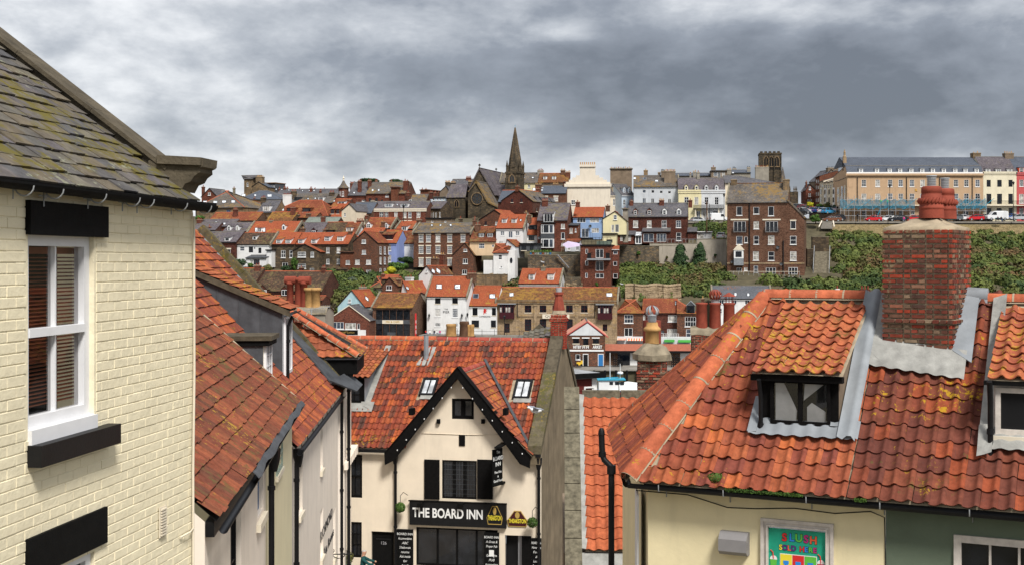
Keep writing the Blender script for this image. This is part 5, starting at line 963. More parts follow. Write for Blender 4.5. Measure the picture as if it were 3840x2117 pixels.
fr=Fr(ray('J',590,392)*292,9);r_=fr.empty('railing','glass balustrade on the concrete retaining wall','railing');q=fr.hit('J',1340,328);mb=MB();mb.box(0,q.x,0,.05,q.z-.05,q.z)
for i in range(14):mb.box(i*q.x/13-.025,i*q.x/13+.025,0,.05,0,q.z)
mb.obj('rail','steel',r_)
# ---- the tall brick block
fr,w_,he,hz=house('apartment_block','tall dark brick apartment block with slate roof on the cliff edge','M',195,1140,-252,285,15,13,'side',-545,yb=1000,wm='brick_brown',rm='slate_tan',rc='pantile_mossy',cat='apartments',cop=1,win=';'.join(['L:352,1012,445,1152,1x1','L:625,1015,717,1130,1x1','L:862,1010,957,1158,1x1','L:305,1245,498,1420,3x1n','L:628,1248,710,1368,1x2','L:820,1245,1015,1420,3x1n','340,272,432,405,1x1','465,283,518,378,1x1','612,270,690,402,1x2','838,270,933,405,1x2','602,517,693,652,1x2','838,514,933,655,1x2','345,765,422,855,2x1n','462,762,510,815,1x1','613,738,680,852,1x2n','803,763,960,932,3x1n']),chim='L:260,350,575,.45,0,stone_tan,r,1.4;L:1100,1198,572,.3,0,stone_tan,r,2.2')
fr2=fr
# right-hand lean part
a=fr.hit('M',1140,-200);b=fr.hit('M',1405,960);pk=fr.hit('L',1110,915,(0,0,0));lo_=fr.hit('L',1420,1190,(0,0,0));xr=b.x
mb=MB();mb.face([(w_+.003,0,0),(xr,0,0),(xr,0,lo_.z),(w_+.003,0,pk.z)]);mb.face([(xr,0,0),(xr,10,0),(xr,10,lo_.z),(xr,0,lo_.z)]);mb.obj('side_wing_wall','brick_brown',fr.root)
mb=MB();mb.slab([(xr+.3,-.2,lo_.z),(xr+.3,10.2,lo_.z),(w_,10.2,pk.z+.3),(w_,-.2,pk.z+.3)],.25);mb.obj('side_wing_roof','slate_tan',fr.root)
for e in('L:1222,1240,1308,1370,1x1L','1183,270,1278,405,1x2','1183,514,1278,655,1x2','1158,765,1302,872,3x1n'):
 v,q=parse(e)[0];v=v or 'M';x0,y0,x1,y1=map(float,q[:4]);A_=fr.hit(v,x0,y1);B_=fr.hit(v,x1,y0);put_window(fr.root,A_.x,-.1,A_.z,B_.x-A_.x,B_.z-A_.z,q[4])
for(x0,x1)in((258,545),(770,1062)):
 A_=fr.hit('L',x0,1232);B_=fr.hit('L',x1,1208);mb=MB();mb.box(A_.x,B_.x,-.08,-.002,A_.z,B_.z);mb.obj('lintel','trim_cream',fr.root)
A_=fr.hit('M',190,708);B_=fr.hit('M',1405,685);mb=MB();mb.box(0,xr,-.07,-.002,A_.z,B_.z);mb.obj('string_course','stone_sand',fr.root)
A_=fr.hit('M',308,730);B_=fr.hit('M',455,495);mb=MB();mb.box(A_.x,B_.x,-1,-.002,A_.z,A_.z+1.5,1);mb.box(A_.x,B_.x,-1,-.002,A_.z+1.5,B_.z);mb.extrude([(A_.x-.2,-1.1,B_.z),(B_.x+.2,-1.1,B_.z),((A_.x+B_.x)/2,-1.1,B_.z+1.35)],(0,1.09,0),2);bo=mb.obj('bay',['trim_white','lead','trim_cream'],fr.root)
mb=MB();mb.box(A_.x+.35,B_.x-.35,-1.02,-1.005,A_.z+1.75,B_.z-.25);mb.obj('pane','glass_dark',bo)
for x in(545,1075):
 A_=fr.hit('M',x,860 if x>1000 else 840);B_=fr.hit('M',x,345 if x>1000 else-230);mb=MB();mb.tube([(A_.x,-.15,A_.z),(A_.x,-.15,B_.z)],.13,6);mb.obj('downpipe','iron',fr.root)
for i,(x0,x1)in enumerate(((300,500),(800,1010))):
 A_=fr.hit('M',x0-15,222);B_=fr.hit('M',x1+5,130);mb=MB();mb.box(A_.x,B_.x,-.5,-.44,A_.z,B_.z);mb.box(A_.x,A_.x+.06,-.5,-.002,A_.z,B_.z);mb.box(B_.x-.06,B_.x,-.5,-.002,A_.z,B_.z);mb.obj('juliet_balcony','window_glass',fr.root)
f3=Fr(fr.world((fr.hit('M',140,945,(0,-3,0)).x,-3,fr.hit('M',600,955,(0,-3,0)).z)),15);dk=f3.empty('deck','long raised deck with glass balustrade along the foot of the brick block','deck');q=f3.hit('M',1330,945)
mb=MB();mb.box(0,q.x,0,3,-.3,0);mb.obj('platform','lead',dk)
for i in range(16):
 pb=MB();x=i*q.x/15;pb.box(x-.03,x+.03,.02,.08,0,1.75);pb.obj('post','steel',dk)
mb=MB();mb.box(0,q.x,.02,.08,1.72,1.8);mb.obj('rail','trim_cream',dk)
for i in range(7):
 pb=MB();x=.5+i*(q.x-1)/6;pb.box(x-.08,x+.08,.1,.26,-3.6,-.3);pb.obj('support','steel',dk)
mb=MB();mb.box(0,q.x,2.2,2.8,-4,-.31);mb.obj('undercroft','black_void',dk)
for i,(x,mt,l)in enumerate(((2.8,'black_void','black covered chair on the deck left part'),(5.2,'black_void','black covered table on the deck middle'),(13.8,'trim_white','white round planters on the deck'))):
 mb=MB()
 if mt=='trim_white':
  for k_ in range(2):mb.lathe([(.2,0),(.38,.35),(.2,.7)],8,(k_*.8,0,0))
 else:mb.box(0,2.2,0,1,0,1.1)
 o=mb.obj('planter' if mt=='trim_white' else 'garden_furniture',mt);o.location=f3.world((x,1.2,0));tag(o,l,'planter' if mt=='trim_white' else 'furniture')
# public steps on the cliff right of the block
f4=Fr(ray('M',1520,880)*283,4);stp=f4.empty('steps','long flight of public steps with steel handrails beside the brick block','steps');tp=f4.hit('M',1640,510,(0,8,0));n_=24
for i in range(n_):
 t=i/n_;mb=MB();mb.box(.4+tp.x*.55*t,3.6+tp.x*.5*t,8*t,8*t+.45,tp.z*t-.25,tp.z*t+.15);mb.obj('step','coping',stp)
for xo in(.3,3.7):
 mb=MB();mb.tube([(xo,0,1.2),(xo+tp.x*.52,8,tp.z+1.2)],.07,5)
 for i in range(6):t=i/5;mb.tube([(xo+tp.x*.52*t,8*t,tp.z*t),(xo+tp.x*.52*t,8*t,tp.z*t+1.2)],.05,4)
 mb.obj('handrail','steel',stp)
stonewall('steps_wall','dark stepped stone wall at the top of the public steps','M',1530,1790,290,500,293,6,'stone_dark',d=2)
stonewall('steps_wall','dark stone side wall and steps next to the brick block','M',1450,1535,475,880,289,6,'stone_dark',d=2)
fr=Fr(ray('L',1640,1340)*312,4);s2=fr.empty('steps','short flight of park steps with pale side walls below the brown car','steps');tp=fr.hit('L',1880,1262,(0,3,0))
for i in range(7):
 t=i/7;mb=MB();mb.box(1.0+1.0*t,3.8+.3*t,3*t,3*t+.45,tp.z*t-.4,tp.z*t+.1);mb.obj('step','paving',s2)
for xo in(.5,4.1):
 mb=MB();mb.tube([(xo,-.2,0),(xo+1.2 if xo<1 else xo+.3,3,tp.z+.3)],.16,6);mb.obj('side_wall','cream_stepped',s2)
# ---- church tower right skyline
fr=Fr(ray('L',705,640)*392,8);fr.O.z=6;tw=fr.empty('church_tower','massive dark square church tower with battlements and three belfry lancets','tower');a=fr.hit('L',720,170);b=fr.hit('L',1075,170);k=392/F/4.293
mb=MB();mb.box(a.x,b.x,0,7,0,a.z);mb.obj('wall','stone_church',tw)
for i in range(5):
 W_=(b.x-a.x);mb=MB();xa=a.x+W_*(.03+i*.195);mb.box(xa,xa+W_*.12,-.1,.4,a.z+.45,a.z+.9);mb.obj('merlon','stone_church',tw)
mb=MB();mb.box(a.x-.12,b.x+.12,-.12,7.1,a.z+.002,a.z+.45);mb.obj('parapet','stone_church',tw)
for(x0,x1)in((795,860),(880,945),(965,1035)):p=fr.hit('L',x0,362);q=fr.hit('L',x1,203);lancet(fr,p.x,q.x,p.z,q.z,0,tw,'belfry_window','black_void','stone_tan',.25)
for i in range(10):p=fr.hit('L',885+i*17,415);q=fr.hit('L',896+i*17,382);mb=MB();mb.box(p.x,q.x,-.06,-.002,p.z,q.z);mb.obj('arcade_opening','black_void',tw)
for x in(712,868,950,1058):
 p=fr.hit('L',x,440);q=fr.hit('L',x+18,190);mb=MB();mb.box(p.x,q.x,-.35,-.002,0,q.z);mb.obj('buttress','stone_church',tw)
fr=Fr(ray('L',1030,640)*386,8);fr.O.z=6;s3=fr.empty('spirelet','pale slender spirelet beside the dark church tower','spire');p=fr.hit('L',1100,380);q=fr.hit('L',1150,640);hw=q.x-p.x+0.2
mb=MB();mb.lathe([(hw,0),(hw,q.z),(.08,p.z)],6,(p.x,hw,0));mb.lathe([(.04,p.z-.2),(.12,p.z),(.03,p.z+.25)],6,(p.x,hw,0));mb.obj('roof','slate_tan',s3)
fr=Fr(ray('L',1218,1010)*388,10);fr.O.z=6;s4=fr.empty('chapel','dark gothic chapel end with pinnacles behind the brick block','chapel');b=fr.hit('L',1345,770)
mb=MB();mb.box(0,b.x,0,8,0,b.z);mb.obj('wall','stone_church',s4)
for x in(1215,1278,1300,1322):p=fr.hit('L',x,675);mb=MB();mb.lathe([(.15,b.z-1),(.15,b.z+.5),(.2,b.z+.6),(.02,p.z)],6,(p.x,1,0));mb.obj('pinnacle','stone_church',s4)
for x in(1240,1285):p=fr.hit('L',x,960);q=fr.hit('L',x+28,830);lancet(fr,p.x,q.x,p.z,q.z,0,s4,t=.1)
# ---- street of bay-fronted houses running away, right skyline
house('brick_house','narrow red brick gable house at the far end of the uphill street','L',1467,1622,740,372,4,9,'gable',peak=('L',1530,650),ye2=740,yb=1000,wm='brick_red',rm='slate_purple',win='1518,690,1545,740,1x2;1512,795,1548,848,1x2;1495,895,1525,950,1x2;1535,895,1565,950,1x2',chim='1467,1490,615,.2,1')
rows=[('tall brick and cream house',1622,1690,530,368,'brick_orange','render_brown'),('cream bay house',1690,1752,605,361,'cream_wall','slate'),('pink bay house',1752,1818,615,354,'cream_wall','slate'),('ivory bay house',1818,1888,610,347,'ivory_wall','slate'),('cream bay house',1888,1958,600,340,'ivory_wall','slate'),('white bay house',1958,2035,590,334,'white_wall','slate'),('brick and white bay house',2035,2085,565,329,'brick_orange','slate'),('cream bay house',2085,2132,545,326,'ivory_wall','slate')]
ords=['furthest','second furthest','third furthest','fourth furthest','fourth nearest','third nearest','second nearest','nearest']
X_=lambda x:ray('L',x,0).x
for i,(l,x0,x1,ye,Y,wm,rm)in enumerate(rows):
 W_=x1-x0;yb=985+(i*2)
 win=';'.join(f'{x0+W_*a:.0f},{ye+dy},{x0+W_*b:.0f},{ye+dy+62},1x2n' for dy in((45,140,245,345)if i==0 else(45,165,290))for a,b in((.12,.38),(.55,.85)))
 Y1=rows[i+1][4]if i<7 else 323;Xa=X_(x0)*Y;Xb=X_(x1)*Y1
 f_,w_,he,hz=house('terrace_house',f'{l}, {ords[i]} up the sloping street','L',x0,x1,ye,Y,math.degrees(math.atan2(Y-Y1,Xb-Xa)),9,'side',rise=1.4,yb=yb,wm=wm,rm=rm if i else 'slate',win=win,group='bay-fronted houses up the sloping street',chim='')
 if i:
  mb=MB();mb.box(w_*.5,w_*.92,-.4,-.002,0,he*.72);mb.obj('bay','trim_cream' if i%2 else 'trim_white',f_.root)
  for zf_ in(.12,.45):pb=MB();pb.box(w_*.55,w_*.87,-.43,-.405,he*zf_,he*(zf_+.2));pb.obj('bay_window','glass_blue',f_.root)
house('gable_house','brown rendered gable with brick chimney rising over the uphill street','L',1700,2000,590,372,-10,8,'gable',peak=('L',1880,420),ye2=520,wm='render_brown',rm='slate',chim='1826,1990,385,.1,6,render_brown,k,1.5;2060,2090,372,1.2,1,white_wall',zb=9)
# ---- the long buff hotel terrace, cream house, pink house
HT='seafront terrace along the clifftop'
fr,w_,he,hz=house('hotel','long buff clifftop hotel with slate mansard, dormers and scaffolding','N',205,2028,400,322,0,14,'side',300,yb=1045,wm='buff_wall',rm='slate_blue',rmo=.12,cat='hotel',group=HT,trim='trim_white',parapet=.7,win=';'.join(f'{x-30},482,{x+28},575,2x4' for x in(428,612,780,922,1073,1215,1513,1663,1803,1953))+';'+';'.join(f'{x-32},667,{x+32},{yb_},2x4n' for x,yb_ in((428,800),(612,745),(780,748),(922,740),(1073,745),(1215,745),(1513,805),(1663,805),(1803,805),(1953,805)))+';400,890,460,980,2x2;585,890,640,980,2x2;780,890,830,980,2x2;900,890,950,980,2x2;1060,900,1110,1000,2x2;1765,900,1830,1000,2x2',dorm=';'.join(f'{x-20},336,{x+20},380,f,2x2n,trim_white,lead' for x in(390,605,775,915,1065,1212,1355,1502,1655,1793,1942)),chim='1895,1998,120,.5,2,stone_tan,b,2.2')
# upper roof slope of the mansard
p0=fr.hit('N',215,300,(0,1.8,0));p1=fr.hit('N',250,180,(0,8,0));q1=fr.hit('N',1990,180,(0,8,0));mb=MB();mb.slab([(0,1.75,p0.z+.05),(w_,1.75,p0.z+.05),(w_,8,p1.z),(0,8,p1.z)],.2);mb.face([(0,14,p0.z),(0,1.75,p0.z),(0,8,p1.z)]);mb.obj('upper_roof','slate_blue',fr.root)
p=fr.hit('N',230,190,(0,4,0));mb=MB();mb.box(0,.8,3.8,4.6,p0.z-1,p.z);mb.lathe([(.45,0),(.46,.4),(.28,.6),(.24,1.1),(.3,1.4),(.15,1.8),(.05,2.2)],8,(.4,4.2,p.z));mb.obj('chimney','stone_sand',fr.root)
mb=MB();z_=fr.hit('N',300,405).z;mb.box(-.45,w_,-.5,-.16,z_-.4,z_+.1);mb.obj('cornice','buff_wall',fr.root)
for x in(338,998,1440,1880):
 a=fr.hit('N',x,450);b=fr.hit('N',x,800);mb=MB();mb.tube([(a.x,-.12,a.z),(a.x,-.12,b.z)],.1,5);mb.obj('downpipe','iron',fr.root)
for(y0,y1)in((485,580),(665,755)):
 a=fr.hit('N',222,y1);b=fr.hit('N',270,y0);mb=MB();mb.box(a.x,b.x,-.05,-.002,a.z,b.z);mb.obj('blind_window','buff_wall',fr.root)
a=fr.hit('N',1128,622);text('K',(a.x,-.1,a.z),.8,'gold_paint',fr.root,bold=.03,ext=.05,name='sign_letter')
HF=fr
# scaffolding with blue nets
f_=Fr(fr.world((-2.4,-2.2,0)),0);sc_=f_.empty('scaffolding','scaffolding with blue debris netting around the hotel ground floor','scaffolding');zn0=f_.hit('N',600,872).z;zn1=f_.hit('N',600,752).z;xe=f_.hit('N',2075,800).x
pmb=MB();pmb.tube([(0,0,-.3),(0,0,zn1+1)],.06,5);pme=pmb.mesh('scaffold_pole',['steel'])
xs_=[0.2]+[f_.hit('N',x,900).x for x in(165,225,300,380,455,545,650,760,855,950,1045,1500,1585,1680,1790,1900,1985)]+[xe]
for x in xs_:
 for yy in(0,1.6):
  o=bpy.data.objects.new('scaffold_pole',pme);o.location=(x,yy,0);o.scale=(1,1,random.uniform(.94,1.04));link(o,sc_)
for x0,x1 in((0,f_.hit('N',1110,800).x),(f_.hit('N',1500,800).x,xe)):
 rows_=[]
 for j in range(7):rows_.append([(x0+(x1-x0)*i/60,-.08+.12*math.sin(i*1.7+j)+random.uniform(-.05,.05),zn0+(zn1-zn0)*j/6+(.25*math.sin(i*.9)if j==6 else.15*math.sin(i*.7)if j==0 else 0))for i in range(61)])
 mb=MB();mb.grid(rows_,0);mb.obj('debris_net','scaffold_net',sc_)
 mb=MB();mb.box(x0,x1,0,1.6,zn0-.15,zn0-.05);mb.obj('scaffold_board','wood_pale',sc_)
 for zq in(zn0-.5,zn0*.45,zn1):mb=MB();mb.tube([(x0,-.02,zq),(x1,-.02,zq)],.05,5);mb.obj('ledger','steel',sc_)
 for i in range(5):
  xx=x0+(x1-x0)*(i+.2)/5;mb=MB();mb.tube([(xx,-.05,zn0-.2),(xx+3.5,-.05,zn1+.4)],.06,5);mb.obj('brace','cyan_paint',sc_)
mb=MB();mb.tube([(f_.hit('N',580,960).x,-.05,.2),(f_.hit('N',650,900).x,-.05,zn0)],.08,5);mb.obj('brace','cyan_paint',sc_)
fr,w_,he,hz=house('terrace_house','ivory clifftop house with tall black windows right of the hotel','N',2030,2476,392,322,0,14,'side',180,yb=1045,wm='ivory_wall',rm='slate_purple',group=HT,trim='ivory_wall',parapet=.7,rmo=.4,cat='house',win='2075,485,2132,577,2x2Bn;2217,485,2275,577,2x2Bn;2368,485,2425,577,2x2Bn;2072,670,2135,808,2x2Bn;2215,670,2278,808,2x2Bn;2366,670,2428,808,2x2Bn;2072,862,2135,950,1x1Bn;2210,862,2278,945,1x1Bn;2372,860,2428,980,1x1Bn',dorm='2072,340,2118,385,f,2x2n;2208,340,2260,385,f,2x2n;2362,340,2412,385,f,2x2n',chim='2325,2440,122,.35,4,render_brown,b,2')
fr,w_,he,hz=house('terrace_house','coral pink clifftop house at the right edge','N',2477,3000,400,322,0,14,'side',180,yb=1045,wm='pink_wall',rm='slate_blue',group=HT,trim='pink_wall',parapet=.7,rmo=.4,cat='house',win='2515,485,2572,570,3x4;2660,485,2716,570,3x4;2800,485,2860,570,3x4;2512,672,2572,800,2x3;2660,672,2716,800,2x3;2515,862,2572,950,3x4',dorm='2515,325,2570,385,f,3x2n,ink_orange;2660,325,2716,385,f,3x2n,ink_orange')
f_=Fr(Vector((HF.world((0,-1.3,0)).x,HF.O.y-1.3,HF.hit('N',2250,818,(0,-1.3,0)).z+HF.O.z)),0);bc=f_.empty('balcony','continuous black iron balcony across the hotel, ivory and pink houses','balcony');xe=f_.hit('N',3000,800).x;hb=f_.hit('N',2250,768).z
mb=MB();mb.box(.3,xe,0,1.25,-.25,-.02,1);mb.box(.3,xe,0,.05,hb,hb+.08)
for i in range(300):xx=.3+(xe-.3)*i/299;mb.box(xx-.02,xx+.02,.01,.04,0,hb)
mb.obj('rail',['iron','trim_cream'],bc)
# ---- cars
CARS={}
def carmesh(kind):
 if kind in CARS:return CARS[kind]
 if kind=='van':low=[(-2.35,.35),(-2.35,1.0),(-2.3,1.1),(-2.25,1.95),(-2.1,2.02),(.9,2.02),(1.15,1.95),(1.75,1.2),(2.35,1.0),(2.45,.7),(2.4,.35)];cab=[(.35,1.2),(.4,1.85),(1.05,1.85),(1.6,1.2)];wb=(-1.5,1.55);W=.95;L2=None
 elif kind=='estate':low=[(-2.2,.3),(-2.25,.7),(-2.2,.95),(-1.95,1.0),(1.0,.95),(1.9,.85),(2.2,.7),(2.25,.4),(2.2,.3)];cab=[(-2.0,.98),(-1.75,1.46),(-.1,1.52),(.5,1.4),(1.25,.95)];wb=(-1.35,1.35);W=.9
 else:low=[(-1.9,.3),(-1.95,.6),(-1.9,.92),(-1.7,1.0),(.8,.95),(1.6,.85),(1.9,.65),(1.95,.4),(1.9,.3)];cab=[(-1.75,.98),(-1.5,1.4),(-.3,1.5),(.3,1.42),(1.05,.95)];wb=(-1.2,1.2);W=.85
 mb=MB();ex=lambda poly,w0,w1,zc:None
 def loft(m_,poly,ws,mi=0):
  rows_=[]
  for yy,sh in ws:
   cx_=sum(p_[0]for p_ in poly)/len(poly);cz_=min(p_[1]for p_ in poly);rows_.append([(cx_+(x-cx_)*sh,yy,cz_+(z-cz_)*(1-(1-sh)*.6))for x,z in poly])
  m_.grid(rows_,mi,False,close=True);m_.face(rows_[0],mi);m_.face(rows_[-1][::-1],mi)
 loft(mb,low,[(-W,.955),(-W+.1,1),(W-.1,1),(W,.955)])
 me=mb.mesh('car_body',['car_red']);gm=MB()
 if kind=='van':gm.extrude([(x,-W-.006,z)for x,z in cab],(0,2*W+.012,0))
 else:
  rows_=[[(x*(.97 if yy in(-W+.2,W-.2)else 1),yy*(1 if z<1.05 else.80),z)for x,z in cab]for yy in(-W+.04,W-.04)];gm.grid(rows_,0,False,close=True);gm.face(rows_[0]);gm.face(rows_[1][::-1])
 gme=gm.mesh('car_windows',['glass_dark']);rm_=MB()
 if kind!='van':
  tp=[p_ for p_ in cab if p_[1]>1.1];rm_.grid([[(x,yy*.82,z+.012+(0.02 if abs(yy)<.5 else 0))for x,z in tp]for yy in(-W+.02,-.4,.4,W-.02)],0)
  for xx in(-.25,.0):
   pass
  for sgn in(-1,1):
   for(xa,za),(xb,zb3)in zip(cab,cab[1:]):rm_.tube([(xa,sgn*(W-.035)*(1 if za<1.05 else.8),za),(xb,sgn*(W-.035)*(1 if zb3<1.05 else.8),zb3)],.035,4)
   rm_.tube([(-.35,sgn*(W-.02),.97),(-.4,sgn*(W-.02)*.8,1.48)],.04,4)
 else:rm_.box(-1.9,.5,-.6,-.55,2.05,2.12);rm_.box(-1.9,.5,.55,.6,2.05,2.12)
 rme=rm_.mesh('car_roof',['car_red']);wm_=MB();wm_.v=[];rows_=[[(r_*math.cos(t),yy,r_*math.sin(t))for t in[2*math.pi*i/14 for i in range(14)]]for yy,r_ in((-.1,.2),(-.1,.31),(.1,.31),(.1,.2))]
 wm_.grid(rows_,0,False,close=True);wm_.face(rows_[-1],1);wm_.face(rows_[0][::-1],1);wme=wm_.mesh('wheel',['rubber','steel'])
 lm=MB();lm.box(-.05,.05,-.16,.16,-.07,.07);CARS[kind]=(me,gme,rme,wme,wb,W,lm.mesh('headlight',['trim_white']),lm.mesh('tail_light',['ink_red']));return CARS[kind]
def car(kind,col,p,yaw,label,group='cars parked along the clifftop road',s=1.0):
 me,gme,rme,wme,wb,W,hl_,tl_=carmesh(kind);r_=bpy.data.objects.new('parked_car' if kind!='van' else 'parked_van',None);r_.location=p;r_.rotation_euler=(0,0,R(yaw));r_.scale=(s,s,s);COL.objects.link(r_);tag(r_,label,'van' if kind=='van' else 'car',group)
 for nm,m_ in(('body',me),('roof',rme)):
  m2=m_ if False else m_.copy();m2.materials.clear();m2.materials.append(M(col));o=bpy.data.objects.new(nm,m2);link(o,r_)
 link(bpy.data.objects.new('window',gme),r_)
 for x in wb:
  for y in(-W+.08,W-.08):o=bpy.data.objects.new('wheel',wme);o.location=(x,y,.31);link(o,r_)
 xf=2.38 if kind=='van' else 2.15 if kind=='estate' else 1.86;xb_=-2.34 if kind=='van' else-2.2 if kind=='estate' else-1.9
 for y in(-.6,.6):
  o=bpy.data.objects.new('headlight',hl_);o.location=(xf,y,.68);link(o,r_);o=bpy.data.objects.new('tail_light',tl_);o.location=(xb_,y,.82);link(o,r_)
 return r_
def carat(v,x,y,Y,*a,**k):p=ray(v,x,y)*Y;p.z+=0.0;return car(a[0],a[1],p,*a[2:],**k)
ROAD_Y=318.5
carat('N',555,1042,ROAD_Y-.8,'hatch','car_red',180,'bright red hatchback parked left of the big chimney')
carat('N',735,1042,ROAD_Y+.8,'hatch','car_white',180,'white car half hidden behind the black car')
carat('N',868,1040,ROAD_Y,'estate','car_black',180,'black saloon parked behind the seated people')
carat('N',1095,1040,ROAD_Y,'hatch','car_red',180,'red car cut off by the left of the big chimney pots')
carat('N',1625,1030,ROAD_Y,'estate','car_grey',180,'dark grey car just right of the big chimney pots')
carat('N',1768,1030,ROAD_Y+1.8,'hatch','car_white',0,'white car between the grey car and the red car')
carat('N',1925,1030,ROAD_Y-.3,'hatch','car_red',180,'bright red hatchback parked left of the white van')
carat('N',2060,1026,ROAD_Y+2.6,'estate','car_black',180,'black car between red hatchback and white van')
carat('N',2212,1028,ROAD_Y,'van','car_white',180,'white van with roof rack parked before the ivory house',s=1.08)
carat('N',2500,1028,ROAD_Y,'estate','car_silver',180,'silver saloon at the right edge of the picture')
carat('N',2375,1018,ROAD_Y+4,'hatch','car_blue',180,'blue-grey car behind the lamp post by the van')
carat('L',1885,1255,316.5,'estate','car_brown',180,'brown estate car at the top of the park steps')
carat('L',1960,1240,319.5,'estate','car_black',170,'black car behind the brown estate')
cl=[('car_grey',1410,1060,352),('car_red',1440,1072,348),('car_black',1480,1095,340),('car_silver',1420,1120,330),('car_black',1450,1148,324),('car_green',1510,1060,352),('car_red',1575,1108,336),('car_silver',1620,1115,334),('car_blue',1672,1118,333),('car_blue',1715,1120,332),('car_white',1770,1125,330),('car_cyan',1830,1130,328),('car_silver',1370,1052,355),('car_white',1940,1090,336),('car_silver',1985,1105,331)]
cn=dict(car_grey='grey',car_red='red',car_black='black',car_silver='silver',car_green='dark green',car_blue='blue',car_white='white',car_cyan='light blue')
for i,(c_,x,y,Y)in enumerate(cl):
 pl_=['at the far left of the row','second in the left row','in the middle of the left row','nearest in the left row but one','nearest in the left row','under the yellow bush','first in the right row','second in the right row','third in the right row','fourth in the right row','fifth in the right row','nearest in the right row','at the crest of the road','at the right kerb, further','at the right kerb, nearer'][i]
 carat('L',x,y,Y,'hatch' if i%3 else 'estate',c_,(-60 if x<1500 else 40)+random.uniform(-5,5),f'{cn[c_]} car parked on the uphill street {pl_}',group='cars parked on the uphill street')
carat('J',1745,330,299,'hatch','car_white',70,'white hatchback parked at the top of the concrete wall')
carat('I',1365,1190,326,'hatch','car_silver',20,'silver car before the yellow terrace porch');carat('I',1680,1165,328,'van','car_white',20,'white van before the white dormered terrace')
fr=Fr(Vector((24,321,terr(321)+.05)),0);mb=MB();mb.grid([[(x,y,terr(y)+.03)for x in(22,34,46)]for y in(318,324,332,345,360)],0,False);tag(mb.obj('uphill_road','asphalt'),kind='structure')
mb=MB();mb.box(20,140,316.5,321.3,terr(318.5)-.3,terr(318.5)-.05);tag(mb.obj('clifftop_road','asphalt'),kind='structure');mb=MB();mb.box(34,140,315.6,316.4,terr(318)-.4,terr(318)+.02);tag(mb.obj('clifftop_kerb','paving'),kind='structure')
# street lamps and posts
def lamp(v,x,yb,yt,Y,label,arm=0):
 p=ray(v,x,yb)*Y;t=ray(v,x,yt)*Y;h=t.z-p.z;r_=bpy.data.objects.new('street_lamp',None);r_.location=p;COL.objects.link(r_);tag(r_,label,'street lamp');mb=MB();mb.tube([(0,0,0),(0,0,h*.25),(0,0,h)],[.12,.08,.05],6);mb.obj('post','iron',r_)
 mb=MB()
 if arm:mb.tube([(0,0,h),(-arm,0,h+.3)],.05,5);mb.box(-arm-.7,-arm,-.12,.12,h+.22,h+.34)
 else:mb.lathe([(.08,h-.9),(.26,h-.3),(.3,h-.25),(.08,h)],6)
 mb.obj('lamp_head','iron' if not arm else 'steel',r_)
lamp('N',775,1040,545,315,'tall black street lamp in front of the hotel, left of the chimney');lamp('N',2435,1030,505,315,'tall black street lamp in front of the ivory house');lamp('L',1412,1030,768,350,'tall thin lamp post with left arm on the skyline',3.2)
lamp('I',1550,1190,880,318,'black lamp post before the white dormered terrace',1);lamp('I',1782,1150,715,320,'tall black lantern post left of the cream end house');lamp('C',1258,1070,775,300,'tall grey lamp post in front of the quoined building');lamp('H',605,1190,830,250.5,'black lantern post in front of the stone warehouse left end')
lamp('N',340,1045,940,315,'short lamp or sign post at the corner by the scaffolding')
mb=MB();mb.tube([(0,0,0),(0,0,7)],.13,6);o=mb.obj('wooden_pole','wood_brown');o.location=ray('J',1505,225)*298;tag(o,'dark wooden telegraph pole by the garden room','pole')
# ---- fish market, shed, pots, boat
fr,w_,he,hz=house('fish_market','brown brick fish market with pale boarded gable and broken white lettering','K',395,850,650,198,2,12,'gable',peak=('K',640,492),ye2=650,yb=1012,wm='brick_mixed',rm='corrugated_pink',oh=.5,trim='pink_wall',win='470,688,537,745,2x1B;590,688,652,765,2x1B;705,690,773,748,2x1B;500,875,555,935,1x1',cat='building')
a=fr.hit('K',400,648);b=fr.hit('K',840,648);p=fr.hit('K',640,505);mb=MB();mb.extrude([(a.x+.3,-.1,a.z),(b.x-.2,-.1,a.z),(p.x,-.1,p.z)],(0,.09,0));mb.obj('gable_panel','white_grey',fr.root)
for x0,x1 in((457,548),(575,665),(692,785)):a=fr.hit('K',x0,685);b=fr.hit('K',x1,672);mb=MB();mb.box(a.x,b.x,-.1,-.002,a.z,b.z);mb.obj('lintel','trim_white',fr.root)
a=fr.hit('K',425,838);b=fr.hit('K',832,820);mb=MB();mb.box(a.x,b.x,-.12,-.002,a.z,b.z);mb.obj('fascia','trim_white',fr.root)
for s_,x0,x1 in(('HITBY',470,570),('FI',581,612),('H',626,656),('ARKET',702,815)):
 a=fr.hit('K',(x0+x1)/2,788);W_=fr.hit('K',x1,788).x-fr.hit('K',x0,788).x;o=text(s_,(a.x,-.04,a.z),.63,'ink_white',fr.root,bold=.02,ext=.02);bpy.context.view_layer.update();o.scale=(W_/max(o.dimensions.x,.1),1,1)
for x0,y0,x1,mt in((592,875,645,'black_void'),(770,875,825,'blue_plain')):
 a=fr.hit('K',x0,1010);b=fr.hit('K',x1,y0);mb=MB();mb.box(a.x,b.x,-.06,-.002,a.z,b.z);mb.box(a.x-.08,a.x,-.1,-.002,a.z,b.z,1);mb.box(b.x,b.x+.08,-.1,-.002,a.z,b.z,1);mb.box(a.x-.08,b.x+.08,-.1,-.002,b.z,b.z+.1,1);mb.obj('door',[mt,'trim_white'],fr.root)
f_=Fr(ray('K',845,1010)*200,2);sh=f_.empty('quay_shed','long low quay shed with pink corrugated roof and timber cladding','shed');a=f_.hit('K',860,835);b=f_.hit('K',1890,835);e_=f_.hit('K',1200,752,(0,3.2,0))
mb=MB();mb.box(0,b.x,.5,6,0,a.z);mb.obj('wall','white_wall',sh)
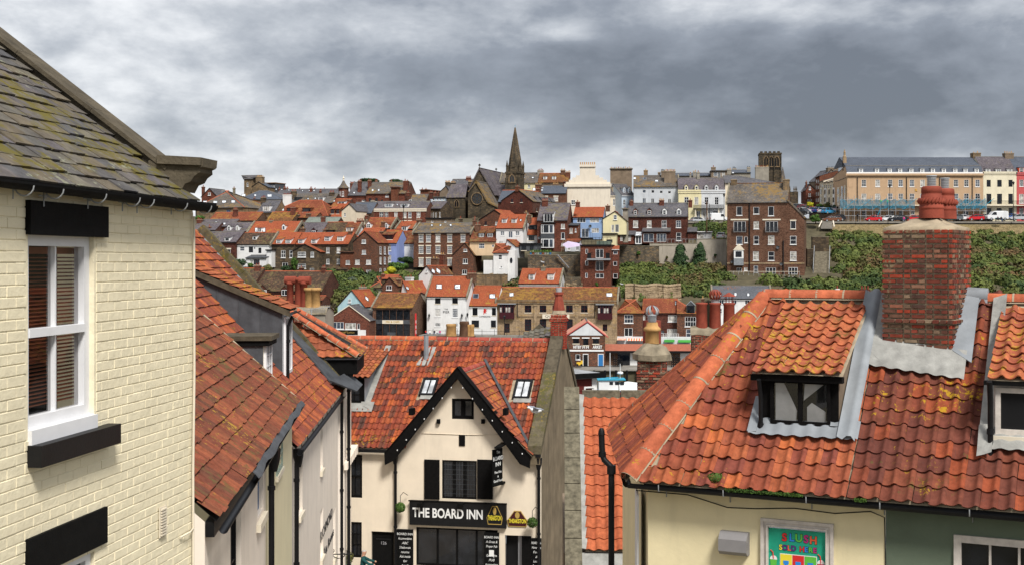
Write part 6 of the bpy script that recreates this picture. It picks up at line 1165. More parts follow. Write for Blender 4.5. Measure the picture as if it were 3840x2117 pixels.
ry_=90;rows_=[[(-.2+(b.x+.4)*i/400,yy,zz_+(.05 if i%2 else-.02))for i in range(401)]for yy,zz_ in((-.5,a.z+.05),(3.2,e_.z),(6.2,a.z+.2))];mb=MB();mb.grid(rows_,0,False);mb.obj('roof','corrugated_pink',sh)
mb=MB();mb.box(-.2,b.x+.2,-.62,-.52,a.z-.25,a.z+.08);mb.obj('gutter','trim_dark',sh)
for x0,x1,mt in((850,1000,'wood_brown'),(1000,1145,'glass_dark'),(1590,1650,'wood_brown'),(1575,1590,'glass_blue'),(1650,1742,'wood_brown')):
 p=f_.hit('K',x0,1000);q=f_.hit('K',x1,1000);
 if mt=='wood_brown':
  n_=max(2,int((q.x-p.x)/.22))
  for i in range(n_):mb=MB();xx=p.x+(q.x-p.x)*i/n_;mb.box(xx,xx+(q.x-p.x)/n_-.03,.42,.49,.1,a.z-.1);mb.obj('plank',mt,sh)
 else:mb=MB();mb.box(p.x,q.x,.42,.49,.1,a.z-.1);mb.obj('pane',mt,sh)
p=f_.hit('K',1810,940);q=f_.hit('K',1838,895);mb=MB();mb.box(p.x,q.x,.46,.495,p.z,q.z);mb.obj('notice','ink_red',sh)
potm=MB();potm.lathe([(.42,0),(.42,.9)],7,m=0,cap=False);
for k_ in range(4):potm.tube([(.42*math.cos(t),.42*math.sin(t),.05+k_*.27)for t in[2*math.pi*i/8 for i in range(9)]],.03,4,cap=False)
pmesh=bpy.data.meshes.new('x');
def crabpots(x0,x1,y0,y1,label,n,rows_n,Y=197.5):
 k_=0;a=ray('K',x0,y1)*Y;b=ray('K',x1,y0)*Y;W_=b.x-a.x;H_=b.z-a.z
 mb=MB()
 for t_ in range(9):
  an=math.pi*t_/8;mb.tube([(.30*math.cos(an),-.3,.28*math.sin(an)),(.30*math.cos(an),.3,.28*math.sin(an))],.025,4)
 for yy in(-.3,0,.3):mb.tube([(.30*math.cos(math.pi*j/8),yy,.28*math.sin(math.pi*j/8))for j in range(9)],.035,4)
 mb.box(-.3,.3,-.3,.3,-.03,.02);me=mb.mesh('lobster_pot',['iron'])
 for j in range(rows_n):
  for i in range(n):
   if j==rows_n-1 and i%2:continue
   o=bpy.data.objects.new('lobster_pot',me);o.location=(a.x+W_*(i+.5)/n,Y+random.uniform(-.1,.1),a.z+H_*j/rows_n+.05);o.scale=(W_/n/.62,1,H_/rows_n/.33);link(o);tag(o,label,'lobster pot',label.replace('dark lobster pot in','lobster pots in'))
crabpots(940,1055,900,1012,'dark lobster pot in the stack before the glass door of the quay shed',4,4);crabpots(1632,1740,880,1025,'dark lobster pot in the tall stack at the right of the quay shed',4,5)
f_=Fr(ray('K',880,1410)*168,0);f_.O.z=-18.2;bt=f_.empty('fishing_boat','white and blue fishing boat with white tarpaulin moored below the quay','boat');p1_=f_.hit('K',1000,1185);e_=f_.hit('K',1500,1200);zt=f_.hit('K',950,1170).z;zd=f_.hit('K',950,1290).z
mb=MB();rows_=[]
for i in range(9):
 t=i/8;x=-2+t*13.5;wd=1.7*(1-(abs(t-.55)/.55)**3)+.15;dh=zd+.5*(t-.4)**2;rows_.append([(x,-wd,dh),(x,-wd*.8,.2),(x,0,-.4),(x,wd*.8,.2),(x,wd,dh)])
mb.grid(rows_,0,True);mb.obj('hull','blue_plain',bt);mb=MB();mb.grid([[r[0],r[4]]for r in rows_],0,False);mb.obj('deck','trim_white',bt)
mb=MB();mb.box(-1.2,p1_.x,-1.1,1.1,zd,zt);cabn=mb.obj('cabin','trim_white',bt);mb=MB();mb.box(-1.4,p1_.x+.9,-1.3,1.3,zt,zt+.12);mb.tube([(-.5,-.9,zt+.3),(p1_.x,-.9,zt+.35)],.05,5);mb.obj('cabin_roof','cyan_paint',bt)
for i in range(3):mb=MB();mb.box(.15+i*.7,.6+i*.7,-1.13,-1.102,zd+(zt-zd)*.55,zd+(zt-zd)*.85);mb.obj('cabin_window','glass_dark',cabn)
mb=MB();rows_=[[(x,-1.3*math.cos(an),zd+(.75*(zt-zd)+.08*math.sin(x*3))*math.sin(an)**.6)for an in[math.pi*j/8 for j in range(9)]]for x in np.linspace(p1_.x+.1,p1_.x+6.5,12)];mb.grid(rows_,0);mb.obj('tarpaulin','tarp_white',bt)
for i in range(2):mb=MB();mb.lathe([(.05,0),(.28,.15),(.28,.4),(.05,.6)],8,(p1_.x-.1+i*.55,-1.75,zd-.6));mb.obj('fender','red_plain',bt)
mb=MB();mb.tube([(.3,0,zt),(.3,0,zt+3.4)],.05,5);mb.tube([(p1_.x+.3,0,zt),(p1_.x+.3,0,zt+2)],.04,5);mb.lathe([(.35,0),(.4,.12),(.3,.3)],8,(p1_.x+.3,0,zt+.7));mb.obj('mast','trim_white',bt)
# ---------------------------------------------------------------- people (small, across the harbour)
PERS={}
def person_mesh(pose):
 if pose in PERS:return PERS[pose]
 bm=bmesh.new()
 J=dict(pel=(0,0,.95,.15),bel=(0,0,1.1,.15),chest=(0,.0,1.35,.17),neck=(0,0,1.5,.06),head=(0,-.01,1.62,.10),top=(0,0,1.72,.085),ls=(-.19,0,1.42,.065),le=(-.25,.02,1.16,.05),lw=(-.24,-.08,.93,.035),rs=(.19,0,1.42,.065),re=(.25,.02,1.16,.05),rw=(.24,-.08,.93,.035),lh=(-.1,0,.9,.10),lk=(-.11,-.02,.5,.065),la=(-.11,0,.09,.045),lf=(-.11,-.14,.04,.04),rh=(.1,0,.9,.10),rk=(.11,-.02,.5,.065),ra=(.11,0,.09,.045),rf=(.11,-.14,.04,.04))
 if pose=='sit':
  dz=-.45
  J={k_:(v[0],v[1],v[2]+dz,v[3])for k_,v in J.items()}
  J.update(lk=(-.12,-.42,.48,.065),la=(-.12,-.45,.08,.045),lf=(-.12,-.58,.04,.04),rk=(.12,-.42,.48,.065),ra=(.12,-.45,.08,.045),rf=(.12,-.58,.04,.04),lw=(-.16,-.3,.6,.035),rw=(.16,-.3,.6,.035),le=(-.25,-.02,.72,.05),re=(.25,-.02,.72,.05))
 if pose=='reach':J.update(le=(-.27,-.2,1.28,.05),lw=(-.18,-.42,1.22,.035),re=(.24,-.22,1.3,.05),rw=(.12,-.46,1.26,.035),head=(0,-.05,1.62,.10),top=(0,-.03,1.71,.09))
 E_=[('pel','bel'),('bel','chest'),('chest','neck'),('neck','head'),('head','top'),('chest','ls'),('ls','le'),('le','lw'),('chest','rs'),('rs','re'),('re','rw'),('pel','lh'),('lh','lk'),('lk','la'),('la','lf'),('pel','rh'),('rh','rk'),('rk','ra'),('ra','rf')]
 ks=list(J);me=bpy.data.meshes.new('body_skel');me.from_pydata([J[k_][:3]for k_ in ks],[(ks.index(a),ks.index(b))for a,b in E_],[])
 o=bpy.data.objects.new('tmp',me);COL.objects.link(o);md=o.modifiers.new('s','SKIN');sv=me.skin_vertices[0].data if me.skin_vertices else None
 if sv is None:bpy.context.view_layer.objects.active=o
 for i,k_ in enumerate(ks):r_=J[k_][3];me.skin_vertices[0].data[i].radius=(r_*(1.15 if k_ in('chest','pel','bel')else 1),r_*(.8 if k_ in('chest','bel','pel')else 1));me.skin_vertices[0].data[i].use_root=(k_=='pel')
 md2=o.modifiers.new('u','SUBSURF');md2.levels=1;md2.render_levels=1
 dg=bpy.context.evaluated_depsgraph_get();m2=bpy.data.meshes.new_from_object(o.evaluated_get(dg));bpy.data.objects.remove(o)
 m2.materials.clear();
 for mm in('dark_cloth','denim','skin','hair_grey'):m2.materials.append(M(mm))
 off=-.45 if pose=='sit' else 0
 hz_=J['head'][2]
 for p_ in m2.polygons:
  c=p_.center;p_.use_smooth=True
  wr=[Vector(J['lw'][:3]),Vector(J['rw'][:3])]
  if c.z>hz_-.12 and abs(c.x)<.14:p_.material_index=3 if(c.z>hz_+.03 or c.y>.02)else 2
  elif min((c-w_).length for w_ in wr)<.07:p_.material_index=2
  elif c.z<.93+off or(pose=='sit' and c.y<-.18 and c.z<.6):p_.material_index=1
  else:p_.material_index=0
 PERS[pose]=m2;return m2
def person(pose,p,yaw,label,top='dark_cloth',leg='denim',hair='wood_brown',group=None,s=1.0):
 m2=person_mesh(pose).copy();m2.materials[0]=M(top);m2.materials[1]=M(leg);m2.materials[3]=M(hair)
 o=bpy.data.objects.new('person',m2);o.location=p;o.rotation_euler=(0,0,R(yaw));o.scale=(s,s,s);link(o);return tag(o,label,'person',group)
def bench(p,label,W=1.8):
 r_=bpy.data.objects.new('bench',None);r_.location=p;COL.objects.link(r_);tag(r_,label,'bench')
 mb=MB();mb.box(-W/2,W/2,-.2,.25,.42,.47);mb.obj('seat','green_plain' if False else 'teal_jumper',r_);mb=MB();mb.box(-W/2,W/2,.25,.3,.5,.9);mb.obj('backrest','teal_jumper',r_)
 for x in(-W/2+.1,W/2-.1):mb=MB();mb.box(x-.04,x+.04,-.18,.28,0,.42);mb.obj('leg','iron',r_)
for x,l,ppl in((990,'green bench with two people left of the big chimney',[(-.45,'ink_pink','denim','person in pink top seated on the bench, left of the big chimney'),(.5,'dark_cloth','ink_red','dark haired person in black seated beside the person in pink')]),(2245,'green bench with two people in front of the white van',[(-.35,'dark_cloth','dark_cloth','person in dark coat seated at the left of the bench by the van'),(.45,'dark_cloth','denim','person in dark coat seated at the right of the bench by the van')]),(1590,'empty dark green bench right of the chimney pots',[])):
 p=ray('N',x,1044)*313.6;p.z=terr(313.6)+.12;p.z=(ray('N',x,1044)*313.6).z;bench(p,l)
 for dx,tp_,lg,lb in ppl:person('sit',p+Vector((dx,0,0)),0,lb,tp_,lg)
for x,y,l in((748,835,'worker in green high visibility jacket right on the scaffolding'),(655,835,'worker in green high visibility jacket left on the scaffolding')):p=ray('N',x,y)*320.6;person('stand',p,0,l,'ink_green','dark_cloth')
for i,(x,c_)in enumerate(((1640,'ink_red'),(1710,'trim_white'),(1790,'dark_cloth'),(1830,'trim_white'),(1885,'ink_pink'),(2450,'dark_cloth'))):
 p=rf.hit('E',x,905,(0,1.2,0));q=rf.world((p.x,1.2,.55));person('sit',q,random.uniform(-60,60),'person in %s seated on the terrace of the white inn, %s'%(dict(ink_red='red',trim_white='white',dark_cloth='black',ink_pink='pink')[c_],['far left','second from left','third from left','fourth from left','beside the rightmost railings','at the right end'][i]),c_,s=.68)
# gulls
def gull(p,yaw,label,fly=False,s=1.0):
 mb=MB()
 rows_=[[(x,r_*math.cos(t),z+r_*math.sin(t))for t in[2*math.pi*i/10 for i in range(10)]]for x,r_,z in((-.26,.01,.17),(-.18,.05,.17),(-.05,.085,.17),(.08,.08,.19),(.15,.05,.24),(.19,.045,.29),(.24,.04,.30),(.27,.012,.295))]
 mb.grid(rows_,0,True,close=True);r_=bpy.data.objects.new('gull',None);r_.location=p;r_.rotation_euler=(0,0,R(yaw));r_.scale=(s,)*3;COL.objects.link(r_);tag(r_,label,'gull');mb.obj('body','gull_white',r_)
 mb=MB();mb.lathe([(.012,0),(.003,.05)],6);bk=mb.obj('beak','yellow_paint',r_,(.265,0,.295),(0,R(95),0))
 for sg in(-1,1):
  mb=MB()
  if fly:pr=[(.10,sg*.06,.2),(.16,sg*.3,.34),(.10,sg*.62,.30),(-.12,sg*.6,.27),(-.1,sg*.3,.3),(-.1,sg*.06,.19)]
  else:pr=[(.1,sg*.085,.2),(-.0,sg*.095,.24),(-.3,sg*.03,.19),(-.1,sg*.095,.12)]
  mb.face(pr if sg>0 else pr[::-1]);mb.face([(a,b,c-.012)for a,b,c in(pr if sg<0 else pr[::-1])]);mb.obj('wing','gull_grey',r_)
  if not fly:mb=MB();mb.tube([(.02,sg*.03,0),(.02,sg*.03,.12)],.006,4);mb.obj('leg','yellow_paint',r_)
gull(ray('H',1265,-45)*266.5+Vector((0,0,.1)),180,'white gull on the chimney of the white cottage behind the warehouse',s=1.6)
gull(ray('K',1047,62)*256,170,'white gull on the right hand chimney of the stone warehouse',s=1.4)
# ---------------------------------------------------------------- vegetation
rg=np.random.default_rng(5)
def mounds(name,regions,mat,label_kind='stuff',ls=.3,per=150,seed=3,zoff=0):
 rg=np.random.default_rng(seed);Ps=[];Ns=[];Ts=[]
 for(x0,x1,y0,y1,cnt,rmin,rmax,hk,tlo,thi)in regions:
  for _ in range(cnt):
   x=rg.uniform(x0,x1);y=rg.uniform(y0,y1);r=rg.uniform(rmin,rmax);n=int(per*.62*(r/1.6)**2)+24
   d=rg.normal(size=(n,3));d/=np.linalg.norm(d,axis=1)[:,None];d[:,2]=np.abs(d[:,2])*1.0-.15;rad=rg.uniform(.75,1.05,n)+.12*np.sin(d[:,0]*7+x)+.1*np.sin(d[:,1]*9+y)
   P=d*rad[:,None]*np.array((r,r,r*hk))+np.array((x,y,terr(y)+zoff-.1));Ps.append(P);Ns.append(d)
   tt=tlo+(thi-tlo)*np.clip(.5+.42*math.sin(x*.33+y*.11)*math.cos(y*.41-x*.07)+.3*math.sin(x*.9)*math.sin(y*1.1)+rg.normal(0,.13),0,1);Ts.append(np.clip(rg.normal(tt,.045,n),0,1))  # patchy leaf colour; the darker tints also paint shaded gaps and undersides
 P=np.concatenate(Ps);return leaves(name,P,len(P),ls*1.45,mat,rg,None,np.concatenate(Ns),'stuff',np.concatenate(Ts))
def X(v,x,Y):return(ray(v,x,0)*Y).x
x0=X('M',1640,290)
mounds('hillside_shrubs',[(X('M',950,266),150,262,274,190,1.5,2.9,.85,.0,.55),(x0+3,150,274,288,190,1.4,2.8,.85,.1,.75),(x0+5,150,288,300,190,1.3,2.6,.85,.2,.9),(x0+6,150,300,309.5,170,1.0,2.0,.85,.15,.65),(x0+8,150,308.5,312.5,110,.4,1.3,.7,.2,.6)],'leaves_hill',per=170,ls=.27)
mounds('cliff_ivy',[(X('J',60,280),X('J',700,280),278,289,60,1.2,2.0,1.0,.2,.45),(X('J',40,272),X('J',900,272),264,277,60,1.2,2.2,.9,.15,.5),(X('J',200,261),X('J',1200,261),260.6,261.8,9,.5,1.0,1.0,.1,.8),(X('J',640,284),X('J',1800,284),276,289,70,1.2,2.1,1.0,.1,.9),(X('J',800,272),X('J',1650,272),266,276,60,1.3,2.3,1.0,.0,.9)],'leaves_hill',per=190,ls=.24,seed=8)
mounds('garden_shrubs',[(-66,-30,267,282,60,1.2,2.2,.9,0,.45),(-150,-66,261,300,230,1.6,3.0,.8,0,.6),(-150,-86,300,345,160,2,3.4,.8,0,.6),(X('D',0,280),X('D',800,280),272,281,45,1.1,2.1,.95,0,.5),(X('D',880,280),X('D',1520,280),270,282,34,1.0,1.9,.9,.0,.4),(X('D',-200,268),X('D',760,268),262,271,40,1.5,2.4,1.0,0,.6),(X('D',1150,268),X('D',1560,268),264,270,20,1.2,1.9,1.1,0,.2),(X('G',780,271),X('G',1300,271),268,272.5,22,1.2,1.8,1.3,0,.2),(X('H',650,268),X('H',900,268),266,270,16,1.2,1.8,1.2,0,.9),(X('H',110,268),X('H',500,268),266.5,269,9,.8,1.2,1.0,0,.4)],'leaves_hill',per=190,ls=.22,seed=11)
mounds('clifftop_hedge',[(X('I',1330,318),X('I',1840,318),308,316,34,1.2,1.9,.9,.1,.4)],'leaves_hill',per=190,ls=.22,seed=13)
# cliff rock faces behind the harbour front
def rockface(label,V,x0,x1,yt,yb,Y):
 a=ray(V,x0,yb)*Y;b=ray(V,x1,yb)*Y;zt=(ray(V,x0,yt)*Y).z;rg=np.random.default_rng(int(x0));rows_=[];cut=np.repeat(rg.uniform(-.5,.5,12),6)
 for j in range(36):
  z=a.z-1+(zt-a.z+1)*j/35;led=rg.uniform(-.18,.18);rows_.append([(a.x+(b.x-a.x)*i/70,Y+j*.05+led+cut[i]+.1*math.sin(i*.31+j*.05)+rg.uniform(-.05,.05),z+.12*math.sin(i*.2)+rg.uniform(-.03,.03))for i in range(71)])
 mb=MB();mb.grid(rows_,0,False);o=mb.obj('cliff_face','rock');o['kind']='structure';return o
rockface('a','J',200,1100,1050,1500,262.6);rockface('b','H',90,660,120,350,270.6);rockface('c','H',1640,1960,280,400,266.0)
# dry grass bank below the clifftop road
mb=MB();rows_=[]
for y in np.linspace(309.5,315.6,9):rows_.append([(x,y,terr(y)+.05+random.uniform(-.06,.06))for x in np.linspace(X('L',1880,312),150,90)])
mb.grid(rows_,0,True);tag(mb.obj('grass_bank','dry_grass'),kind='structure')
mb=MB();mb.grid([[(x,y,terr(y)+.08)for x in np.linspace(X('I',1500,300),X('I',1850,300),8)]for y in(296,300,305,309)],0,True);tag(mb.obj('grass_patch','dry_grass'),kind='structure')
nb=26000;gx=rg.uniform(X('L',1900,312),140,nb);gy=rg.uniform(309.8,315.4,nb);P=np.stack([gx,gy,np.interp(gy,[p_[0]for p_ in PROF],[p_[1]for p_ in PROF])+.1],1)
leaves('dry_grass_tufts',P,nb,.10,'straw',rg,None,np.tile(np.array((0,-.6,.6)),(nb,1)),'stuff')
# single shrubs and trees
def shrub(V,x,yb,yt,hwpx,Y,mat,label,shape='cone',n=1400,ls=.2,cat='shrub',name='shrub'):
 p=ray(V,x,yb)*Y;h=(ray(V,x,yt)*Y).z-p.z;w_=hwpx/VW[V][2]/F*Y;r_=bpy.data.objects.new(name,None);r_.location=p;COL.objects.link(r_);tag(r_,label,cat);rg=np.random.default_rng(int(x+yb))
 mb=MB();mb.tube([(0,0,-.3),(.05,0,h*.3),(0,.05,h*.75)],[.16,.1,.03],6)
 for k_ in range(5):t=rg.uniform(0,6.28);z=h*rg.uniform(.2,.5);mb.tube([(0,0,z),(w_*.6*math.cos(t),w_*.6*math.sin(t),z+h*.2)],[.06,.02],4)
 mb.obj('trunk','wood_brown',r_)
 if shape=='cone':
  nc=42;z=rg.uniform(.02,1,n)**1.15;cl_=rg.integers(0,nc,n);an=rg.uniform(0,6.28,nc)[cl_]+rg.normal(0,.35,n);zz_=np.clip(rg.uniform(0,.95,nc)[cl_]**1.1+rg.normal(0,.07,n),0,1);rr_=w_*(1.05-zz_**1.8*.75)*(rg.uniform(.4,1.15,nc)[cl_])*rg.uniform(.3,1,n)**.5
  P=np.stack([rr_*np.cos(an),rr_*np.sin(an),zz_*h],1);d=np.stack([np.cos(an),np.sin(an),np.full(n,.5)],1)
 else:
  nc=22 if shape=='round' else 1;cen=rg.normal(size=(nc,3));cen/=np.linalg.norm(cen,axis=1)[:,None];cen*=rg.uniform(.3,.75,nc)[:,None];cl_=rg.integers(0,nc,n);d=rg.normal(size=(n,3));d/=np.linalg.norm(d,axis=1)[:,None]
  if shape=='ball':P=d*rg.uniform(.9,1.02,n)[:,None]
  else:P=cen[cl_]+d*rg.uniform(.3,.42,n)[:,None]
  P=P*np.array((w_,w_,h*.5))+np.array((0,0,h*.5))
 leaves('foliage',P,n,ls,mat,rg,r_,d)
shrub('J',1080,790,425,150,288.5,'leaves_dark','dark conical evergreen, left of the pair before the concrete wall',n=5200,ls=.24,cat='tree',name='evergreen_tree');shrub('J',1395,790,385,150,288.5,'leaves_dark','dark conical evergreen, right of the pair before the concrete wall',n=5200,ls=.24,cat='tree',name='evergreen_tree')
shrub('D',1045,810,688,78,276,'leaves_yellow','round bright yellow bush below the blue house','ball',1800,.12);shrub('D',960,860,770,60,275,'leaves_yellow','small yellow green bush left of the round yellow bush','round',900,.13)
shrub('D',1150,760,600,190,283,'leaves_green','wide dark green hedge bush in front of the white house with blue door','round',2600,.18);shrub('D',1310,640,510,150,287,'leaves_dark','sloping dark hedge beside the blue door','round',2000,.18)
shrub('D',360,1080,860,150,273,'leaves_grey','large silver grey shrub below the tall brown gable house','round',3200,.15);shrub('D',110,900,810,130,278,'leaves_grey','silver grey shrub at the left of the brown gable house','round',1700,.15);shrub('D',560,910,820,120,278,'leaves_grey','low silver grey shrub under the brown gable windows','round',1500,.15)
shrub('B',780,710,530,190,277,'leaves_dark','dark brownish bush below the white rendered house','round',3200,.16);shrub('B',1290,775,650,120,276,'leaves_olive','yellow green bush beside the dark brick stack','round',1800,.15);shrub('B',1010,720,620,60,277,'leaves_green','small bright green bush left of the brick stack','round',900,.13)
shrub('B',1770,770,505,60,282.5,'leaves_green','climbing green shrub beside the gabled stone wing','round',1500,.15);shrub('B',1620,780,660,90,282,'leaves_dark','dark bush below the orange curtained window','round',1300,.15)
shrub('G',2200,1500,1400,30,266,'leaves_green','small green weed at the foot of the modern flats','round',300,.12)
shrub('J',405,590,520,32,289.5,'leaves_green','small round bush growing on the rough stone wall','round',500,.12);shrub('J',1640,612,562,25,290,'leaves_dark','small round bush growing from the concrete wall','round',400,.12);shrub('J',862,650,600,20,291,'leaves_olive','dry plant hanging on the left of the concrete wall','round',300,.12)
shrub('L',1535,1040,935,62,345,'leaves_yellow','yellow flowering bush by the uphill street','round',1200,.2);shrub('L',1805,1080,935,72,335,'leaves_olive','round olive tree between the uphill street car rows','round',1500,.2,cat='tree');shrub('L',1915,1100,990,58,331,'leaves_dark','dark hedge bush at the right of the car rows','round',1200,.18);shrub('L',1685,1045,965,60,345,'leaves_green','green hedge bush behind the blue cars','round',1000,.18)
shrub('L',1625,1265,1135,88,313,'leaves_green','rounded green bush left of the brown estate car','round',2200,.17)
shrub('C',640,400,325,210,352,'leaves_dark','treetop behind the left of the brick hall roof','round',2400,.3,cat='tree');shrub('C',1130,400,340,130,352,'leaves_dark','treetop behind the right of the brick hall roof','round',1600,.3,cat='tree')
shrub('A',130,1040,950,90,309,'leaves_green','small green tree between red roofs at the far left','round',900,.2,cat='tree')
# satellite dishes, small stacks and a forklift
dm_=MB();dm_.lathe([(.02,0),(.2,.03),(.34,.1),(.36,.12)],12,cap=False);dm_.tube([(0,0,0),(0,0,-.15)],.03,5);dme=dm_.mesh('satellite_dish',['lead_dark'])
for v,x,y,Y,l in(('M',275,675,284.5,'grey satellite dish low at the left of the tall brick block'),('M',990,452,282,'dark satellite dish in the middle of the tall brick block'),('M',1042,712,281.5,'dark satellite dish by the right downpipe of the tall brick block'),('G',2085,458,285.5,'dark satellite dish on the blue house'),('G',1210,655,281.5,'dark satellite dish at the left of the brick bay house'),('K',1530,612,252,'pale satellite dish by the conservatory on the quay')):
 o=bpy.data.objects.new('satellite_dish',dme);o.location=ray(v,x,y)*Y;o.rotation_euler=(R(80),0,R(-20));link(o);tag(o,l,'satellite dish','satellite dishes on house walls')
for x0,x1,yt,yb_,n,m_,l in((1897,1962,1095,1150,1,'white_wall','small white chimney with one dark pot just above the near right ridge'),(2290,2435,1098,1150,3,'brick_dark','low chimney with three orange pots just above the near right ridge')):
 a=ray('M',x0,yb_)*235;b=ray('M',x1,yt)*235;r_=bpy.data.objects.new('chimney_stack',None);r_.location=(a.x,235,-16);COL.objects.link(r_);tag(r_,l,'chimney');mb=MB();mb.box(0,b.x-a.x,0,.8,0,b.z+16);mb.obj('stack',m_,r_)
 for i in range(n):o=bpy.data.objects.new('chimney_pot',pot_mesh('r'));o.location=((b.x-a.x)*(i+.5)/n,.4,b.z+16);link(o,r_)
p=ray('K',520,1010)*196;r_=bpy.data.objects.new('forklift',None);r_.location=p;COL.objects.link(r_);tag(r_,'yellow forklift with black mast parked before the fish market','forklift')
mb=MB();mb.box(-.1,.8,-.4,.4,.15,.55);mb.box(.5,.8,-.38,.38,.55,.8);mb.obj('body','yellow_paint',r_);mb=MB();mb.box(-.35,-.25,-.35,-.27,.05,1.7);mb.box(-.35,-.25,.27,.35,.05,1.7);mb.box(-.8,-.3,-.3,-.2,.05,.1);mb.obj('mast','iron',r_)
mb=MB()
for x in(-.05,.6):mb.tube([(x,-.36,.55),(x,-.36,1.35)],.03,4);mb.tube([(x,.36,.55),(x,.36,1.35)],.03,4)
mb.box(-.1,.65,-.4,.4,1.35,1.4);mb.obj('cab_frame','iron',r_)
for x in(0,.6):mb=MB();mb.tube([(x,-.42,.17),(x,.42,.17)],.17,10);mb.obj('wheel','rubber',r_)
# ================================================================ the near roofs and houses
def inview(p,m=420):
 if p.y<.5:return False
 sx=HX+F*p.x/p.y;sy=HY-F*p.z/p.y;return-m<sx<3840+m and-m<sy<2117+m
def pinp(u,v,poly):
 c=False;j=len(poly)-1
 for i in range(len(poly)):
  (a,b),(d,e)=poly[i],poly[j]
  if(b>v)!=(e>v)and u<(d-a)*(v-b)/(e-b)+a:c=not c
  j=i
 return c
def tile_rows(kind,tw,tg):
 L_=tg*1.16
 if kind=='pan':xs=[i/9 for i in range(10)];f=lambda s:(-.026*math.sin(math.pi*s/.6)if s<.6 else.040*math.sin(math.pi*(s-.6)/.4))*(tw/.22)+.02
 elif kind=='rib':xs=[i/12 for i in range(13)];f=lambda s:.021*(1-abs(((s*3)%1)*2-1))**.7+.012
 elif kind=='roman':xs=[i/9 for i in range(10)];f=lambda s:.028*math.sin(math.pi*s*2)+.02
 else:xs=[0,.985];f=lambda s:.0
 w_=tw*(1.03 if kind!='slate' else 1.0);lip=.016 if kind!='slate' else.011;rise=.016 if kind=='slate' else.05 if kind=='rib' else.034
 lo=[(s*w_,0,f(s)+rise)for s in xs];hi=[(s*w_,L_,f(s))for s in xs];bt=[(a,b+.001,c-lip-.004)for a,b,c in lo]
 return[bt,lo,hi],xs,L_
TMESH={}
def add_tile(mb,rows,xs,L_,T=None):
 r_=[[T@Vector(p)for p in row]for row in rows]if T is not None else rows
 mb.grid(r_[:2],0,False);mb.grid(r_[1:],0,len(xs)>2,uv=[[(s*.3,0)for s in xs],[(s*.3,L_)for s in xs]])
 if len(xs)==2:
  for k_ in(0,-1):a,b=r_[1][k_],r_[2][k_];n_=Vector((0,0,-.012))if T is None else(T.to_3x3()@Vector((0,0,-.012)));q=[Vector(a),Vector(b),Vector(b)+n_,Vector(a)+n_];mb.face(q if k_ else q[::-1])
def tiles(fr,parent,O,U,V,poly,tw,tg,mat,kind='pan',nobj=300,name='roof_tile',holes=(),stag=0,base=True,basem='mortar',jit=1.0,pick=None):
 O,U,V=Vector(O),Vector(U).normalized(),Vector(V).normalized();Nn=U.cross(V).normalized();rows,xs,L_=tile_rows(kind,tw,tg)
 if base:
  mb=MB();q=[O+U*u+V*v-Nn*.01 for u,v in poly]
  if(q[1]-q[0]).cross(q[2]-q[0]).dot(Nn)<0:q=q[::-1]
  mb.face(q);mb.obj('roof_base',basem,parent)
 u0,u1=min(p[0]for p in poly),max(p[0]for p in poly);v0,v1=min(p[1]for p in poly),max(p[1]for p in poly);cells=[];cl=fr.lo((0,0,0))
 for j in range(int((v1-v0)/tg)+1):
  for i in range(-1,int((u1-u0)/tw)+1):
   u=u0+(i+(.5 if stag and j%2 else 0))*tw;v=v0+j*tg;cu,cv=u+tw/2,v+tg/2
   if not pinp(cu,cv,poly)or any(a<cu<c and b<cv<d for a,b,c,d in holes):continue
   p=O+U*u+V*v
   if not inview(fr.world(p)):continue
   cells.append(((p-cl).length,p,i,j))
 cells.sort(key=lambda c:c[0]);key=(kind,tw,tg,mat);me=TMESH.get(key)
 if me is None:mb=MB();add_tile(mb,rows,xs,L_);me=mb.mesh(name,[mat]);TMESH[key]=me
 rot=Matrix((U,V,Nn)).transposed().to_4x4();mb=MB();rg=random.Random(len(cells))
 for k_,(_,p,i,j)in enumerate(cells):
  T=Matrix.Translation(p+Nn*(rg.uniform(-.002,.006)*jit)+U*rg.uniform(-.004,.004)*jit+V*rg.uniform(-.006,.006)*jit)@rot@Matrix.Rotation(rg.uniform(-.012,.012)*jit,4,'Z')@Matrix.Rotation(rg.uniform(-.012,.012)*jit,4,'Y')
  if k_<nobj:o=bpy.data.objects.new(name,me);o.matrix_basis=T;link(o,parent)
  else:mb.cr=rg.random();add_tile(mb,rows,xs,L_,T)
 if mb.v:mb.cr=0;o=mb.obj(name+'s',mat,parent);o['kind']='stuff'
